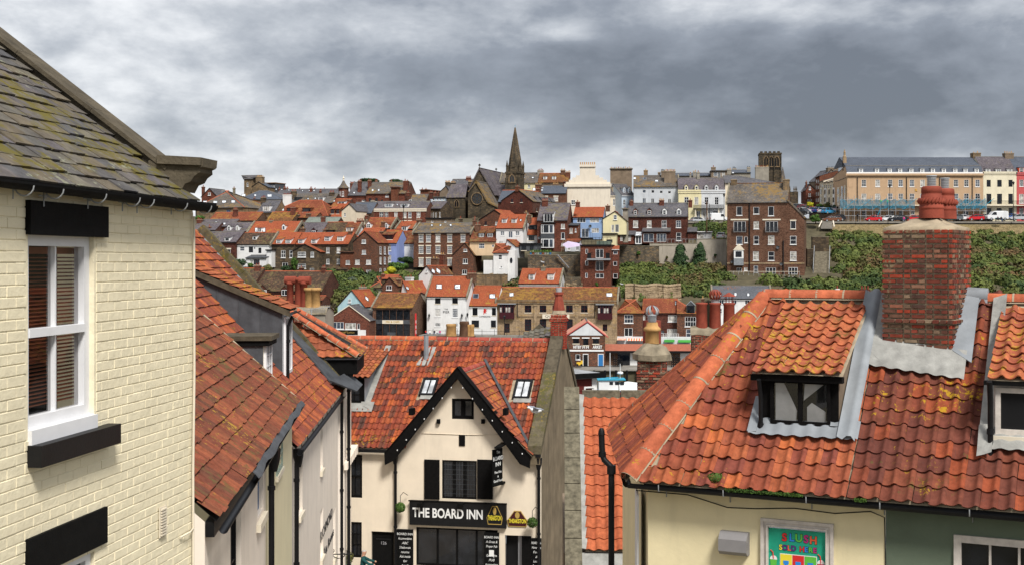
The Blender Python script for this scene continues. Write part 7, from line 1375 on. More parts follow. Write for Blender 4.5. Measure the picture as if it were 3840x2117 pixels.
def ridge_tiles(parent,p0,p1,r=.115,L_=.42,mat='tile_ridge',up=(0,0,1),name='ridge_tile',arc=math.pi):
 p0,p1=Vector(p0),Vector(p1);d=p1-p0;n=max(1,round(d.length/L_));l=d.length/n;t=d.normalized();s=t.cross(Vector(up)).normalized();u=s.cross(t).normalized();mb=MB()
 def sec(y,rr):return[s*math.cos(a)*rr+t*y+u*(math.sin(a)*rr)for a in[(math.pi-arc)/2+arc*k/9 for k in range(10)]]
 mb.grid([sec(.0,r),sec(l*.5,r*.99),sec(l*.975,r*.985)],0,True,uv=[[(k*.05,y)for k in range(10)]for y in(0,l/2,l)]);mb.grid([sec(.0,r*.93),sec(.0,r)],0,False);me=mb.mesh(name,[mat]);mo=MB()
 for i in range(n):
  o=bpy.data.objects.new(name,me);o.location=p0+t*l*i+u*random.uniform(-.004,.005);o.rotation_euler=(random.uniform(-.006,.006),random.uniform(-.006,.006),random.uniform(-.006,.006));link(o,parent)
  mo.grid([[p0+t*(l*i-.018*l+y)+q for q in[s*math.cos(a)*r*1.008+u*math.sin(a)*r*1.008 for a in[math.pi*k/8 for k in range(9)]]]for y in(0,.03)],0,True)
 mo.grid([[p0-s*r*.99-u*.03,p0+t*d.length-s*r*.99-u*.03],[p0+u*.02-s*r*.7,p0+t*d.length-s*r*.7+u*.02]],0,False);mo.grid([[p0+u*.02+s*r*.7,p0+t*d.length+s*r*.7+u*.02],[p0+s*r*.99-u*.03,p0+t*d.length+s*r*.99-u*.03]],0,False)
 mo.obj('ridge_mortar','mortar',parent)
def bricks(fr,parent,O,U,poly,bl,bh,mat,N_=None,nobj=300,name='brick',holes=(),proud=.03,gap=.022,jit=1,back='mortar',heads=True):
 O,U=Vector(O),Vector(U).normalized();Z=Vector((0,0,1));Nn=U.cross(Z).normalized();cells=[];c_=.02 if 'cream' in mat else.06;cl=fr.lo((0,0,0));u0,u1=min(p[0]for p in poly),max(p[0]for p in poly);v0,v1=min(p[1]for p in poly),max(p[1]for p in poly)
 rg=random.Random(int(bl*1000)+len(poly));j=0;v=v0
 while v+bh*.7<v1:
  u=u0-(bl*.5 if j%2 else 0);i=0
  while u<u1:
   l=bl*.5 if heads and((i+j)%2 if j%4 else True)and i else bl
   a,b=max(u,u0),min(u+l,u1)
   for hh_ in holes:
    if hh_[1]<v+bh/2<hh_[3]:
     if a<hh_[0]<b<=hh_[2]+bl:b=hh_[0]
     elif hh_[0]-bl<=a<hh_[2]<b:a=hh_[2]
   if b-a>.03 and pinp((a+b)/2,v+bh/2,poly)and not any(h[0]<(a+b)/2<h[2]and h[1]<v+bh/2<h[3]for h in holes):
    c=O+U*(a+b)/2+Z*(v+bh/2)
    if inview(fr.world(c)):cells.append(((c-cl).length,c,(b-a-(gap if c_>.03 else.001))/2))
   u+=l;i+=1
  v+=bh;j+=1
 cells.sort(key=lambda q:q[0]);m0=MB();c_,zc_=(.02,.9)if 'cream' in mat else(.06,.84)
 def bk(mb,T):
  q=[T@Vector(p)for p in((-1,1,-1),(1,1,-1),(1,1,1),(-1,1,1),(-1+c_,-1,-zc_),(1-c_,-1,-zc_),(1-c_,-1,zc_),(-1+c_,-1,zc_))]
  for f in((4,5,6,7),(0,1,5,4),(1,2,6,5),(2,3,7,6),(3,0,4,7)):mb.face([q[k]for k in f])
 bk(m0,Matrix.Identity(4));me=m0.mesh(name,[mat]);rot=Matrix((U,-Nn,Z)).transposed().to_4x4();mb=MB()
 for k_,(_,c,hl_)in enumerate(cells):
  T=Matrix.Translation(c+Nn*(proud*.1+rg.uniform(-.004,.004)*jit))@rot@Matrix.Rotation(rg.uniform(-.01,.01)*jit,4,'Y')@Matrix.Rotation(rg.uniform(-.012,.012)*jit,4,'Z')@Matrix.Diagonal((hl_*rg.uniform(.96,1),proud,(bh-gap)/2*rg.uniform(.93,1.0),1))
  if k_<nobj:o=bpy.data.objects.new(name,me);o.matrix_basis=T;link(o,parent)
  else:mb.cr=rg.random();bk(mb,T)
 if mb.v:mb.cr=0;o=mb.obj(name+'s',mat,parent);o['kind']='stuff'
def sash(parent,x0,x1,z0,z1,y,fm,cols=2,rows=1,split=True,fw=.07,bar=.022,glass='glass_dark',dep=.07,name='window',pn='pane'):
 mb=MB();mb.box(x0,x0+fw,y,y+dep,z0,z1);mb.box(x1-fw,x1,y,y+dep,z0,z1);mb.box(x0+fw,x1-fw,y,y+dep,z0,z0+fw*1.3);mb.box(x0+fw,x1-fw,y,y+dep,z1-fw,z1);xm=(x0+x1)/2;zm=(z0+z1)/2
 zr=[(z0+fw*1.3,z1-fw)]
 if split:mb.box(x0+fw,x1-fw,y-.01,y+dep,zm-.03,zm+.03);zr=[(z0+fw*1.3,zm-.03),(zm+.03,z1-fw)]
 for za,zb_ in zr:
  for i in range(1,cols):x=x0+fw+(x1-x0-2*fw)*i/cols;mb.box(x-bar/2,x+bar/2,y+.015,y+dep-.01,za,zb_)
  for i in range(1,rows):z=za+(zb_-za)*i/rows;mb.box(x0+fw,x1-fw,y+.017,y+dep-.012,z-bar/2,z+bar/2)
 o=mb.obj(name,fm,parent)
 for za,zb_ in zr:pb=MB();pb.face([(x0+fw,y+dep*.6,za),(x1-fw,y+dep*.6,za),(x1-fw,y+dep*.6,zb_),(x0+fw,y+dep*.6,zb_)]);pb.obj(pn,glass,o)
 return o
def part(fr,name,mat,parent=None,**k):
 pass
def bx(parent,name,mat,*a):mb=MB();mb.box(*a);return mb.obj(name,mat,parent)
# ---------------------------------------------------------------- cream brick house, left
ex=Vector((.1357,.9907,0));C0=Vector((-2.92,12,-12.5));O=C0-ex*5.2
fr=Fr(O,math.degrees(math.atan2(-.9907,.1357)));lh=fr.empty('cream_house','cream painted brick house with mossy slate roof filling the left side','house')
g=lambda x,y,yl=0:fr.hit('P',x,y,(0,yl,0));ev=12.5+.50;wx0,wx1=g(70,850).x,g(237,850).x;wz0,wz1=g(155,1078).z,g(155,590).z
ux0,ux1=g(62,1420).x,g(237,1420).x;uz1=g(262,1362).z
mb=MB();wall_holes(mb,5.2,ev,[(wx0,wz0,wx1,wz1),(wx0,uz1-1.4,wx1,uz1)],rev=.11);mb.face([(5.2,0,0),(5.2,8,0),(5.2,8,ev),(5.2,0,ev)]);mb.obj('wall','cream_paint',lh)
bricks(fr,lh,(0,-.002,0),(1,0,0),[(1.2,8),(5.2,8),(5.2,ev-.02),(1.2,ev-.02)],.235,.076,'cream_paint',holes=[(wx0-.03,wz0-.02,wx1+.03,wz1),(wx0,uz1-1.4,wx1,uz1)],proud=.003,gap=.005,heads=False,jit=.55)
w_=sash(lh,wx0,wx1,wz0+.02,wz1,.04,'paint_white_near',2,1,True,.085,.022,'window_glass',.08)
bx(lh,'window_apron','paint_white_near',wx0,wx1,-.03,.1,wz0-.05,wz0+.05)
slm=MB();slm.slab([(0,-.012,0),(wx1-wx0+.3,-.012,0),(wx1-wx0+.3,.012,.008),(0,.012,.008)],.003);sme=slm.mesh('blind_slat',['blind_wood']);bl=bx(lh,'blind','blind_wood',wx0+.02,wx1+.4,.17,.21,wz1-.14,wz1-.09)
for i in range(int((wz1-wz0-.3)/.028)):o=bpy.data.objects.new('blind_slat',sme);o.location=(wx0+.04,.19,wz1-.17-i*.028);link(o,bl)
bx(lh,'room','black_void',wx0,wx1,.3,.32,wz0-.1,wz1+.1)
a,b=g(62,590),g(260,590);bx(lh,'lintel','black_matt',g(62,550).x,g(260,550).x,-.045,.02,g(160,594).z,g(160,512).z);bx(lh,'sill','black_gloss',g(67,1100).x,g(271,1100).x,-.11,.1,g(160,1146).z,wz0-.05)
bx(lh,'lintel','black_matt',g(62,1380).x,g(262,1300).x,-.03,.02,uz1,g(262,1272).z);sash(lh,wx0,wx1,uz1-1.38,uz1,.03,'paint_white_near',2,1,True,.085,.02)
vx=g(405,1310);mb=MB();mb.box(vx.x-.07,vx.x+.07,-.02,-.012,vx.z-.13,vx.z+.13)
for i in range(10):mb.box(vx.x-.055,vx.x+.055,-.035,-.021,vx.z-.115+i*.024,vx.z-.103+i*.024)
mb.obj('air_vent','trim_cream',lh)
mb=MB();c=g(480,520);mb.tube([(5.15,-.03,ev-.1),(5.16,-.03,ev-1.5),(5.13,-.03,ev-2.4),(5.15,-.03,6)],.012,5);mb.tube([(5.15,-.03,g(480,1325).z),(5.0,-.05,g(440,1350).z),(4.85,-.02,g(430,1360).z)],.008,4);mb.obj('cable','trim_cream',lh)
mb=MB();mb.tube([(1.2,-.13,ev+.03),(5.34,-.13,ev+.0)],.062,8,arc=(math.pi,2*math.pi));mb.box(1.2,5.3,-.19,-.07,ev+.0,ev+.022);mb.obj('gutter','black_matt',lh)  # flat black strip fills the channel, standing in for its shaded inside
for x,y in((15,470),(93,490),(205,497),(293,505),(330,510),(417,515),(480,520)):
 p=g(x,y+5);mb=MB();mb.tube([(p.x+.07,-.05,p.z),(p.x-.07,-.05,p.z+.005)],.006,4);mb.tube([(p.x,-.05,p.z+.09),(p.x,-.05,p.z-.07)],.006,4);mb.lathe([(.012,0),(.012,.03)],6,(p.x,-.06,p.z-.015));mb.tube([(p.x,-.13+.068*math.cos(t),ev-.005+.068*math.sin(t))for t in[math.pi+math.pi*k/8 for k in range(9)]],.006,4);mb.obj('gutter_bracket','steel',lh)
pit=R(37);Vs=Vector((0,math.cos(pit),math.sin(pit)));q=fr.hit('P',440,430,(4.98,0,0),(1,0,0))
tiles(fr,lh,(0,-.10,ev+.03),(1,0,0),Vs,[(.8,0),(5.12,0),(5.12,5.2),(.8,5.2)],.27,.165,'slate_near','slate',300,'slate',stag=1,basem='black_matt',jit=1.6)
n_=6;L_=5.4
for i in range(n_):
 a=Vector((5.04,.25,ev+.24))+Vs*(L_*i/n_+.004);b=Vector((5.04,.25,ev+.24))+Vs*(L_*(i+1)/n_);mb=MB();nn=Vector((0,-math.sin(pit),math.cos(pit)))
 mb.obox((a+b)/2+Vector((.19,0,0))-nn*.02,(.16,0,0),(b-a)/2,nn*.11);mb.obox((a+b)/2+Vector((.19,0,0))+nn*.11,(.20,0,0),(b-a)/2,nn*.018);mb.obj('coping_stone','stone_coping',lh)
kp=[(410,412),(430,401),(545,407),(543,426),(534,430),(535,440),(522,450),(515,462),(500,468),(490,487),(452,474),(415,440)];kl=[fr.hit('P',x,y,(5.38,0,0),(1,0,0))for x,y in kp];mb=MB();mb.extrude([tuple(p)for p in kl],(-.34,0,0));mb.obj('kneeler_stone','stone_coping',lh)
kl2=[fr.hit('P',x,y,(5.42,0,0),(1,0,0))for x,y in((440,399),(547,405),(545,424),(440,420))];mb=MB();mb.extrude([tuple(p)for p in kl2],(-.42,0,0));mb.obj('kneeler_stone','stone_coping',lh)
# ---------------------------------------------------------------- terrace running down the street, nearer house
E1,E2=Vector((-3.96,17,0)),Vector((-5.2,31,0));ex=(E2-E1).normalized();O=E1-ex*3.6;O.z=-12.5;fr=Fr(O,math.degrees(math.atan2(-ex.y,ex.x)));ta=fr.empty('street_house','nearer street house with long rust brown tiled roof and lead flashing at its eave','house');FA=fr
Lx=fr.lo(E2).x;ev=9.15;pit=math.atan(.907);Vs=Vector((0,math.cos(pit),math.sin(pit)));xw=fr.hit('P',668,1200).x;h=lambda x,y,yl=0:fr.hit('P',x,y,(0,yl,0))
XS=3.45;mb=MB();wall_holes(mb,xw-XS,ev,[(h(580,1300).x-XS,4,h(607,1300).x-XS,h(590,1215).z),(h(648,1200).x-XS,h(655,1290).z,h(662,1200).x-XS,h(655,1180).z)],rev=.15);mb.v=[(a+XS,b,c)for a,b,c in mb.v];mb.face([(XS,8,0),(XS,0,0),(XS,0,ev),(XS,3.9,ev+3.5),(XS,8,ev)]);mb.obj('wall','terrace_white',ta)
mb=MB();mb.box(xw+.003,Lx,0,.3,0,ev);mb.face([(Lx,0,0),(Lx,8,0),(Lx,8,ev),(Lx,0,ev)]);mb.face([(Lx,0,ev),(Lx,8,ev),(Lx,4.2,ev+3.8)]);mb.obj('wall','terrace_yellow',ta)
for(xa,ya,xb,yb_,z0_)in((580,1215,607,1300,4),(648,1180,662,1290,None)):
 x0_,x1_=h(xa,ya).x,h(xb,ya).x;sash(ta,x0_,x1_,z0_ or h(655,yb_).z,h((xa+xb)/2,ya).z,.08,'blue_paint' if z0_ is None else 'trim_dark',3 if z0_ else 2,4 if z0_ else 2,True,.07)
x0_,x1_=h(694,1080).x,h(702,1080).x;bx(ta,'sill','trim_cream',x0_-.1,x1_+.7,-.06,0,h(698,1190).z-.1,h(698,1190).z);sash(ta,x0_,x1_+.6,h(698,1190).z,ev-.3,-.03,'green_paint',2,2);bx(ta,'sill','trim_cream',h(645,1280).x,h(664,1280).x,-.08,0,h(655,1300).z-.14,h(655,1300).z)
tiles(fr,ta,(0,-.16,ev+.02),(1,0,0),Vs,[(XS-.05,0),(Lx+.1,0),(Lx+.1,5.0),(XS-.05,5.0)],.33,.30,'tile_brown','rib',300,jit=2.2,basem='black_matt')
mb=MB();mb.tube([(Lx+.12,-.14,ev+.06),Vector((Lx+.12,-.14,ev+.06))+Vs*5],.03,5);mb.obj('verge','mortar',ta)
mb=MB();mb.tube([(XS,-.24,ev-.10),(Lx+.3,-.24,ev-.06)],.06,8,arc=(math.pi,2*math.pi));mb.box(XS,Lx,-.12,-.01,ev-.2,ev);mb.obj('gutter','trim_dark',ta)
rows_=[[(x,y+.02*math.sin(x*2.3),z+.03*math.sin(x*3.1))for x in np.linspace(h(600,1220).x,Lx+.2,24)]for y,z in((-.30,ev-.05),(-.26,ev+.01),(-.20,ev+.06))];mb=MB();mb.grid(rows_,0);mb.obj('flashing','lead_dark',ta)
def pipe(parent,x,z0,z1,y=-.12,r=.055,m='trim_dark',nm='downpipe',hop=True):
 mb=MB();mb.tube([(x,y-.12,z1+.15),(x,y,z1-.15),(x,y,z0)],r,8);k_=z1-.6
 if hop:mb.lathe([(r*1.2,-.25),(r*2.2,0),(r*2.4,.18)],8,(x,y-.04,z1))
 while k_>z0:mb.lathe([(r*1.35,0),(r*1.35,.08)],8,(x,y,k_));k_-=2.0
 return mb.obj(nm,m,parent)
pipe(ta,xw-.1,0,ev-.35)
rid=MB()
# further street house with two dormers
E1,E2=Vector((-5.24,31,0)),Vector((-5.92,44.6,0));ex=(E2-E1).normalized();O=E1.copy();O.z=-12.5;fr=Fr(O,math.degrees(math.atan2(-ex.y,ex.x)));tb=fr.empty('street_house','further street house with steep orange tiled roof, lead dormers and mossy coping','house');FB=fr;h=lambda x,y,yl=0:fr.hit('P',x,y,(0,yl,0))
Lx=fr.lo(E2).x;ev=8.04;s_=1.11;pit=math.atan(s_);Vs=Vector((0,math.cos(pit),math.sin(pit)));zr=lambda y:ev+.03+s_*y
ws=[(751,1150,761,1290,'trim_dark'),(806,1060,812,1180,'paint_white_near'),(806,1280,813,1400,'paint_white_near'),(838,1280,844,1400,'trim_white')];hol=[]
for xa,ya,xb,yb_,m_ in ws:hol.append((h(xa,1200).x,h((xa+xb)/2,yb_).z,h(xb,1200).x,h((xa+xb)/2,ya).z))
mb=MB();wall_holes(mb,Lx,ev,hol,rev=.14);mb.face([(0,8,0),(0,0,0),(0,0,ev),(0,8,ev)]);mb.face([(0,8,ev),(0,0,ev),(0,4.7,zr(4.7))]);mb.obj('wall','terrace_white',tb)
for(a,b,c,d),q in zip(hol,ws):sash(tb,a,c,b,d,.08,q[4],2,2);bx(tb,'sill','trim_cream',a-.06,c+.06,-.07,0,b-.14,b)
tiles(fr,tb,(0,-.14,ev+.02),(1,0,0),Vs,[(0,0),(Lx,0),(Lx,7.15),(0,7.15)],.33,.36,'tile_brown','rib',0,jit=1.8,basem='black_matt')
for o in tb.children:
 if o.name.startswith('roof_tiles'):bpy.data.objects.remove(o)
tiles(fr,tb,(0,-.14,ev+.02),(1,0,0),Vs,[(0,0),(Lx,0),(Lx,2.6),(0,2.6)],.33,.33,'tile_rust','rib',150,jit=1.8,base=False);tiles(fr,tb,(0,-.14,ev+.02),(1,0,0),Vs,[(0,2.64),(Lx,2.64),(Lx,7.15),(0,7.15)],.33,.33,'tile_rust','rib',150,jit=1.8,base=False)
ridge_tiles(tb,(0,4.78,zr(4.78)+.02),(Lx,4.78,zr(4.78)+.02),.15)
Cv=Vector((Lx-.15,-.25,ev+.12));n_=7
for i in range(n_):
 a,b=Cv+Vs*(7.3*i/n_+.01),Cv+Vs*(7.3*(i+1)/n_);nn=Vector((0,-math.sin(pit),math.cos(pit)));mb=MB();mb.obox((a+b)/2+Vector((.17,0,0)),(.22,0,0),(b-a)/2,nn*.17);mb.obj('coping_stone','coping_mossy',tb)
mb=MB();mb.slab([(Lx-.42,-.1,ev+.08),(Lx-.1,-.1,ev+.2),Vector((Lx-.1,-.1,ev+.2))+Vs*7,Vector((Lx-.42,-.1,ev+.08))+Vs*7],.02);mb.obj('flashing','lead',tb)
mb=MB();mb.tube([(0,-.22,ev-.08),(Lx,-.22,ev-.08)],.07,8,arc=(math.pi,2*math.pi));mb.obj('gutter','black_gloss',tb)
for i in range(9):x=.6+i*1.4;mb=MB();mb.tube([(x,-.05,ev-.1),(x,-.05,ev-.4)],.012,4);mb.tube([(x-.13,-.05,ev-.26),(x+.13,-.05,ev-.26)],.012,4);mb.obj('gutter_bracket','iron',tb)
pipe(tb,.25,0,ev-.2);pipe(tb,Lx+.15,0,ev+1.2)
# big lead dormer
xd=37-31+.02;y0=.93;zt=12.5-1.46;zb_=zr(y0);yk=3.36;ztk=12.5-.30;wd=1.75;mb=MB()
mb.face([(xd,yk,zr(yk)-.05),(xd,y0,zb_-.1),(xd,y0,zt),(xd,yk,ztk)]);mb.face([(xd+wd,y0,zb_-.1),(xd+wd,yk,zr(yk)),(xd+wd,yk,ztk),(xd+wd,y0,zt)]);mb.face([(xd,y0,zb_),(xd+wd,y0,zb_),(xd+wd,y0,zt),(xd,y0,zt)],1);dm=mb.obj('dormer',['lead_dark','paint_white_near'],tb)
sash(dm,xd+.08,xd+wd-.1,zb_+.15,zt-.12,y0-.09,'paint_white_near',3,2,False,.07,name='dormer_window',pn='pane')
for i in range(1,4):y=y0+(yk-y0)*i/4;bx(dm,'lead_seam','lead_dark',xd-.02,xd-.002,y-.012,y+.012,zr(y)-.05,zt+(ztk-zt)*i/4-.05)
Vd=Vector((0,yk+.25-y0,ztk-zt)).normalized();Ld=(yk+.9-y0)/Vd.y;Od=Vector((xd-.12,y0-.22,zt+.05))
mb=MB();q=[Od+Vector((0,0,-.14)),Od+Vd*(Ld),Od+Vd*Ld+Vector((0,0,-.16)),Od+Vector((0,0,-.28))];mb.extrude([Od-Vector((0,0,.0)),Od-Vector((0,0,.17)),Od+Vd*Ld-Vector((0,0,.17)),Od+Vd*Ld],(.05,0,0));mb.obj('dormer_verge','stone_coping',dm)
TT=bpy.data.objects.new('dormer_roof',None);link(TT,tb);tiles(fr,TT,Od,(1,0,0),Vd,[(0,0),(wd+.3,0),(wd+.3,Ld),(0,Ld)],.26,.30,'tile_orange_old','rib',90,jit=1.0,basem='stone_coping')
pipe(dm,xd+.12,zb_-.6,zt-.25,y0-.14,.045,'black_gloss',hop=False)
mb=MB();mb.tube([(xd-.1,y0-.26,zt),(xd+wd+.1,y0-.26,zt)],.06,8,arc=(math.pi,2*math.pi));mb.obj('dormer_gutter','black_gloss',dm)
mb=MB();mb.slab([(xd-.2,y0-.7,zr(y0-.7)+.07),(xd+wd+.2,y0-.7,zr(y0-.7)+.07),(xd+wd+.2,y0,zb_+.08),(xd-.2,y0,zb_+.08)],.02);mb.slab([(xd-.22,y0,zb_+.06),(xd-.0,y0,zb_+.08),(xd,yk+.2,zr(yk+.2)+.08),(xd-.22,yk+.2,zr(yk+.2)+.06)],.02);mb.obj('flashing','lead',tb)
# small flat black dormer
p=fr.hit('P',662,960,(2.1,0,0),(1,0,0));xd=2.1;y0=p.y;zb_=p.z;zt=fr.hit('P',662,856,(2.1,0,0),(1,0,0)).z;yk=fr.hit('P',545,850,(2.1,0,0),(1,0,0)).y;mb=MB()
mb.face([(xd,yk,zt-.1),(xd,yk,zr(yk)-.8),(xd,y0,zb_-.6),(xd,y0,zt)]);mb.face([(xd,y0,zb_-.6),(xd+1.3,y0,zb_-.6),(xd+1.3,y0,zt),(xd,y0,zt)],1);dm=mb.obj('dormer',['lead_dark','trim_cream'],tb);sash(dm,xd+.1,xd+1.25,zb_-.3,zt-.05,y0-.07,'paint_white_near',3,4,False,.06,name='dormer_window')
bx(tb,'dormer_lid','stone_coping',xd-.1,xd+1.5,y0-.22,yk,zt+.005,zt+.12);bx(tb,'dormer_fascia','black_matt',xd-.05,xd+1.4,y0-.16,yk,zt-.13,zt)
# white end house with hipped bay roof
O=Vector((-5.72,44.75,-12.5));fr=Fr(O,-92.5);tc3=fr.empty('street_house','narrow white end house with hipped tile roof and black fascia by the inn','house');h=lambda x,y,yl=0:fr.hit('P',x,y,(0,yl,0));Lx=3.0;ev=12.5-3.3
mb=MB();mb.box(0,Lx,0,6,0,ev);mb.obj('wall','terrace_white',tc3)
zc_=h(858,1165).z
for i in range(7):x_0=-.1+i*.46;mb=MB();mb.box(x_0,x_0+.455,-.12-.02*i,-.002,zc_-.4+.02*i,zc_-.16+.03*i);mb.obj('balcony_ledge','terrace_white',tc3)
for ya,yb_ in((1010,1150),(1280,1400)):sash(tc3,.9,1.9,h(865,yb_).z,h(865,ya).z,-.04,'trim_cream',2,2)
Rg=Vector((0,math.cos(R(30)),math.sin(R(30))));bx(tc3,'fascia','black_matt',-.25,Lx+.2,-.45,-.1,ev-.55,ev-.05);bx(tc3,'fascia','black_matt',-.25,.5,-.1,1.1,ev-.8,ev-.05);bx(tc3,'soffit','lead',-.3,Lx+.2,-.5,6,ev-.05,ev)
tiles(fr,tc3,(-.4,-.55,ev+.03),(1,0,0),Rg,[(0,0),(3.5,0),(2.6,3.6),(1.1,3.6)],.3,.3,'tile_brown','roman',80,basem='coping');Un=Vector((0,-1,0));Vn=Vector((math.cos(R(47)),0,math.sin(R(47))))
tiles(fr,tc3,(-.4,4.5,ev+.03),Un,Vn,[(0,0),(5.05,0),(1.8,2.2),(0,2.2)],.3,.3,'tile_orange_old','roman',60,basem='coping');ridge_tiles(tc3,(-.38,-.5,ev+.06),(.85,2.65,ev+1.95),.13);ridge_tiles(tc3,(3.1,-.5,ev+.06),(2.2,2.65,ev+1.95),.13)
for i in range(4):a=Vector((1.0+i*.16,-.1,ev+.36));mb=MB();mb.tube([a,a+Rg*2.6],.05,6);mb.obj('cable_bundle','black_gloss',tc3)
mb=MB();mb.slab([Vector((1,2.2,ev+1.75)),(1.9,2.2,ev+1.75),(1.9,2.7,ev+2.02),(1,2.7,ev+2.02)],.12);mb.obj('roof_hatch','black_gloss',tc3)
mb=MB();mb.slab([(-1.5,.25,ev-.75),(-.3,-.1,ev-.85),(-.3,1.9,ev+1.2),(-.7,2.1,ev+1.3)],.05);mb.slab([(-.9,-.5,ev-1.05),(.4,-.6,ev-.95),(.2,-.1,ev-.5),(-1.9,.3,ev-.6)],.05);mb.obj('valley_lead','lead_dark',tc3)
pipe(tc3,.35,0,ev-.6)
def rc(s_,qx,qy,size,m,fr,parent,al='CENTER',yl=-.01,**k):p=fr.hit('P',qx,qy,(0,yl,0));return text(s_,(p.x,p.y,p.z),size,m,parent,align=al,**k)
rc('RICHMOND',822,1318,.42,'ink_dark',FB,tb,sx=1.8);rc('Tea Rooms',828,1362,.42,'ink_dark',FB,tb,sx=1.8)
# scroll bracket, planter and the person in the street
p=ray('P',800,1400)*43;mb=MB();mb.tube([(0,0,.9),(0,0,0)],.02,5);mb.tube([(0,0,.1),(1.1,0,.1)],.02,5);mb.tube([(.05+.5*t+.12*math.cos(t*9),0,.3-.18*t+.12*math.sin(t*9))for t in np.linspace(0,1.7,22)],.015,4);o=mb.obj('scroll_bracket','iron');o.location=p;tag(o,'black wrought iron scroll bracket on the white street wall','bracket')
person('reach',Vector((-5.18,45.6,-11.78)),95,'grey haired person in dark teal jumper at the planter in the street','teal_jumper','dark_cloth','hair_grey',s=1.02)
o=bx(None,'planter','green_paint',-.5,.35,-.35,.35,0,1.3);o.location=(-6.0,45.8,-11.8);tag(o,'green planter with dry plants and bags in front of the person','planter');leafball('foliage',(0,0,1.45),(.5,.4,.3),500,'leaves_olive',o,3,.06)
# ---------------------------------------------------------------- the board inn
fr=Fr(ray('P',1100,1200)*48,11);fr.O.z=-12.5;inn=fr.empty('pub','cream rendered pub with black bargeboards and THE BOARD INN sign','pub');h=lambda x,y,yl=0:fr.hit('P',x,y,(0,yl,0))
xR=h(1362,1200).x;xL=-5.2;ev=h(1000,1127).z;pkx,pkz=h(1157,945).x,h(1157,945).z;gl,gr=h(1000,1130).x,h(1330,1140).x
def rect(x0,y0,x1,y1):a,b=h(x0,y1),h(x1,y0);return a.x,a.z,b.x,b.z
wins=[(873,1143,911,1250),(1112,1158,1199,1252),(1047,1332,1252,1420),(934,1337,991,1440),(1270,1347,1337,1440),(873,1312,910,1400)];hol=[rect(*q)for q in wins]
mb=MB();W0=xR-xL;wall_holes(mb,W0,ev,[(a-xL,b,c-xL,d)for a,b,c,d in hol],rev=.14);mb.v=[(x+xL,y,z)for x,y,z in mb.v]
zl=lambda x:pkz-(pkx-x)*(pkz-ev)/(pkx-gl)if x<pkx else pkz-(x-pkx)*(pkz-ev)/(gr-pkx);gw=rect(1137,1002,1192,1052)
mb.face([(gl,0,ev),(gw[0],0,ev),(gw[0],0,zl(gw[0]))]);mb.face([(gw[2],0,ev),(gr,0,ev),(gw[2],0,zl(gw[2]))]);mb.face([(gw[0],0,ev),(gw[2],0,ev),(gw[2],0,gw[1]),(gw[0],0,gw[1])]);mb.face([(gw[0],0,gw[3]),(gw[2],0,gw[3]),(gw[2],0,zl(gw[2])),(pkx,0,pkz),(gw[0],0,zl(gw[0]))])
yr_=5.2;zrg=h(1130,856,yr_).z;s_=(zrg-ev)/yr_;pit=math.atan(s_);Vs=Vector((0,math.cos(pit),math.sin(pit)));Lv=yr_/math.cos(pit);zr=lambda y:ev+s_*y
mb.obj('wall','inn_render',inn)
sl=lambda x,y:fr.hit('P',x,y,(0,0,ev+.05),Vector((0,-s_,1)).normalized())
yg=(pkz+.15-ev)/s_;x1t=xR-.45
hs=[(sl(1060,1000).x,(sl(1080,1000).y)/math.cos(pit),sl(1100,957).x,sl(1080,955).y/math.cos(pit)),(sl(1292,1005).x,sl(1315,1008).y/math.cos(pit),sl(1337,960).x,sl(1315,957).y/math.cos(pit))]
dz=[(xL,sl(900,1022).y/math.cos(pit),sl(925,1020).x,sl(900,950).y/math.cos(pit))]
polyM=[(xL,-.12),(gl+.25,-.12),(pkx,yg/math.cos(pit)),(gr-.2,-.12),(x1t,-.12),(x1t,Lv-.1),(xL,Lv-.1)]
tiles(fr,inn,(0,0,ev+.06),(1,0,0),Vs,polyM,.212,.335,'tile_red','pan',300,holes=[(a-.1,b-.12,c+.05,d)for a,b,c,d in hs]+dz)
mb=MB();mb.face([(xL,yr_,zrg),(x1t,yr_,zrg),(x1t,10.4,ev),(xL,10.4,ev)][::-1]);mb.obj('rear_roof','pantile_dull',inn)
xm_=h(1100,850,yr_).x;ridge_tiles(inn,(xL,yr_,zrg+.03),(xm_,yr_,zrg+.03),.15,.62);ridge_tiles(inn,(xm_,yr_,zrg+.02),(x1t+.1,yr_,zrg+.02),.14,.45,'tile_ridge_dark')
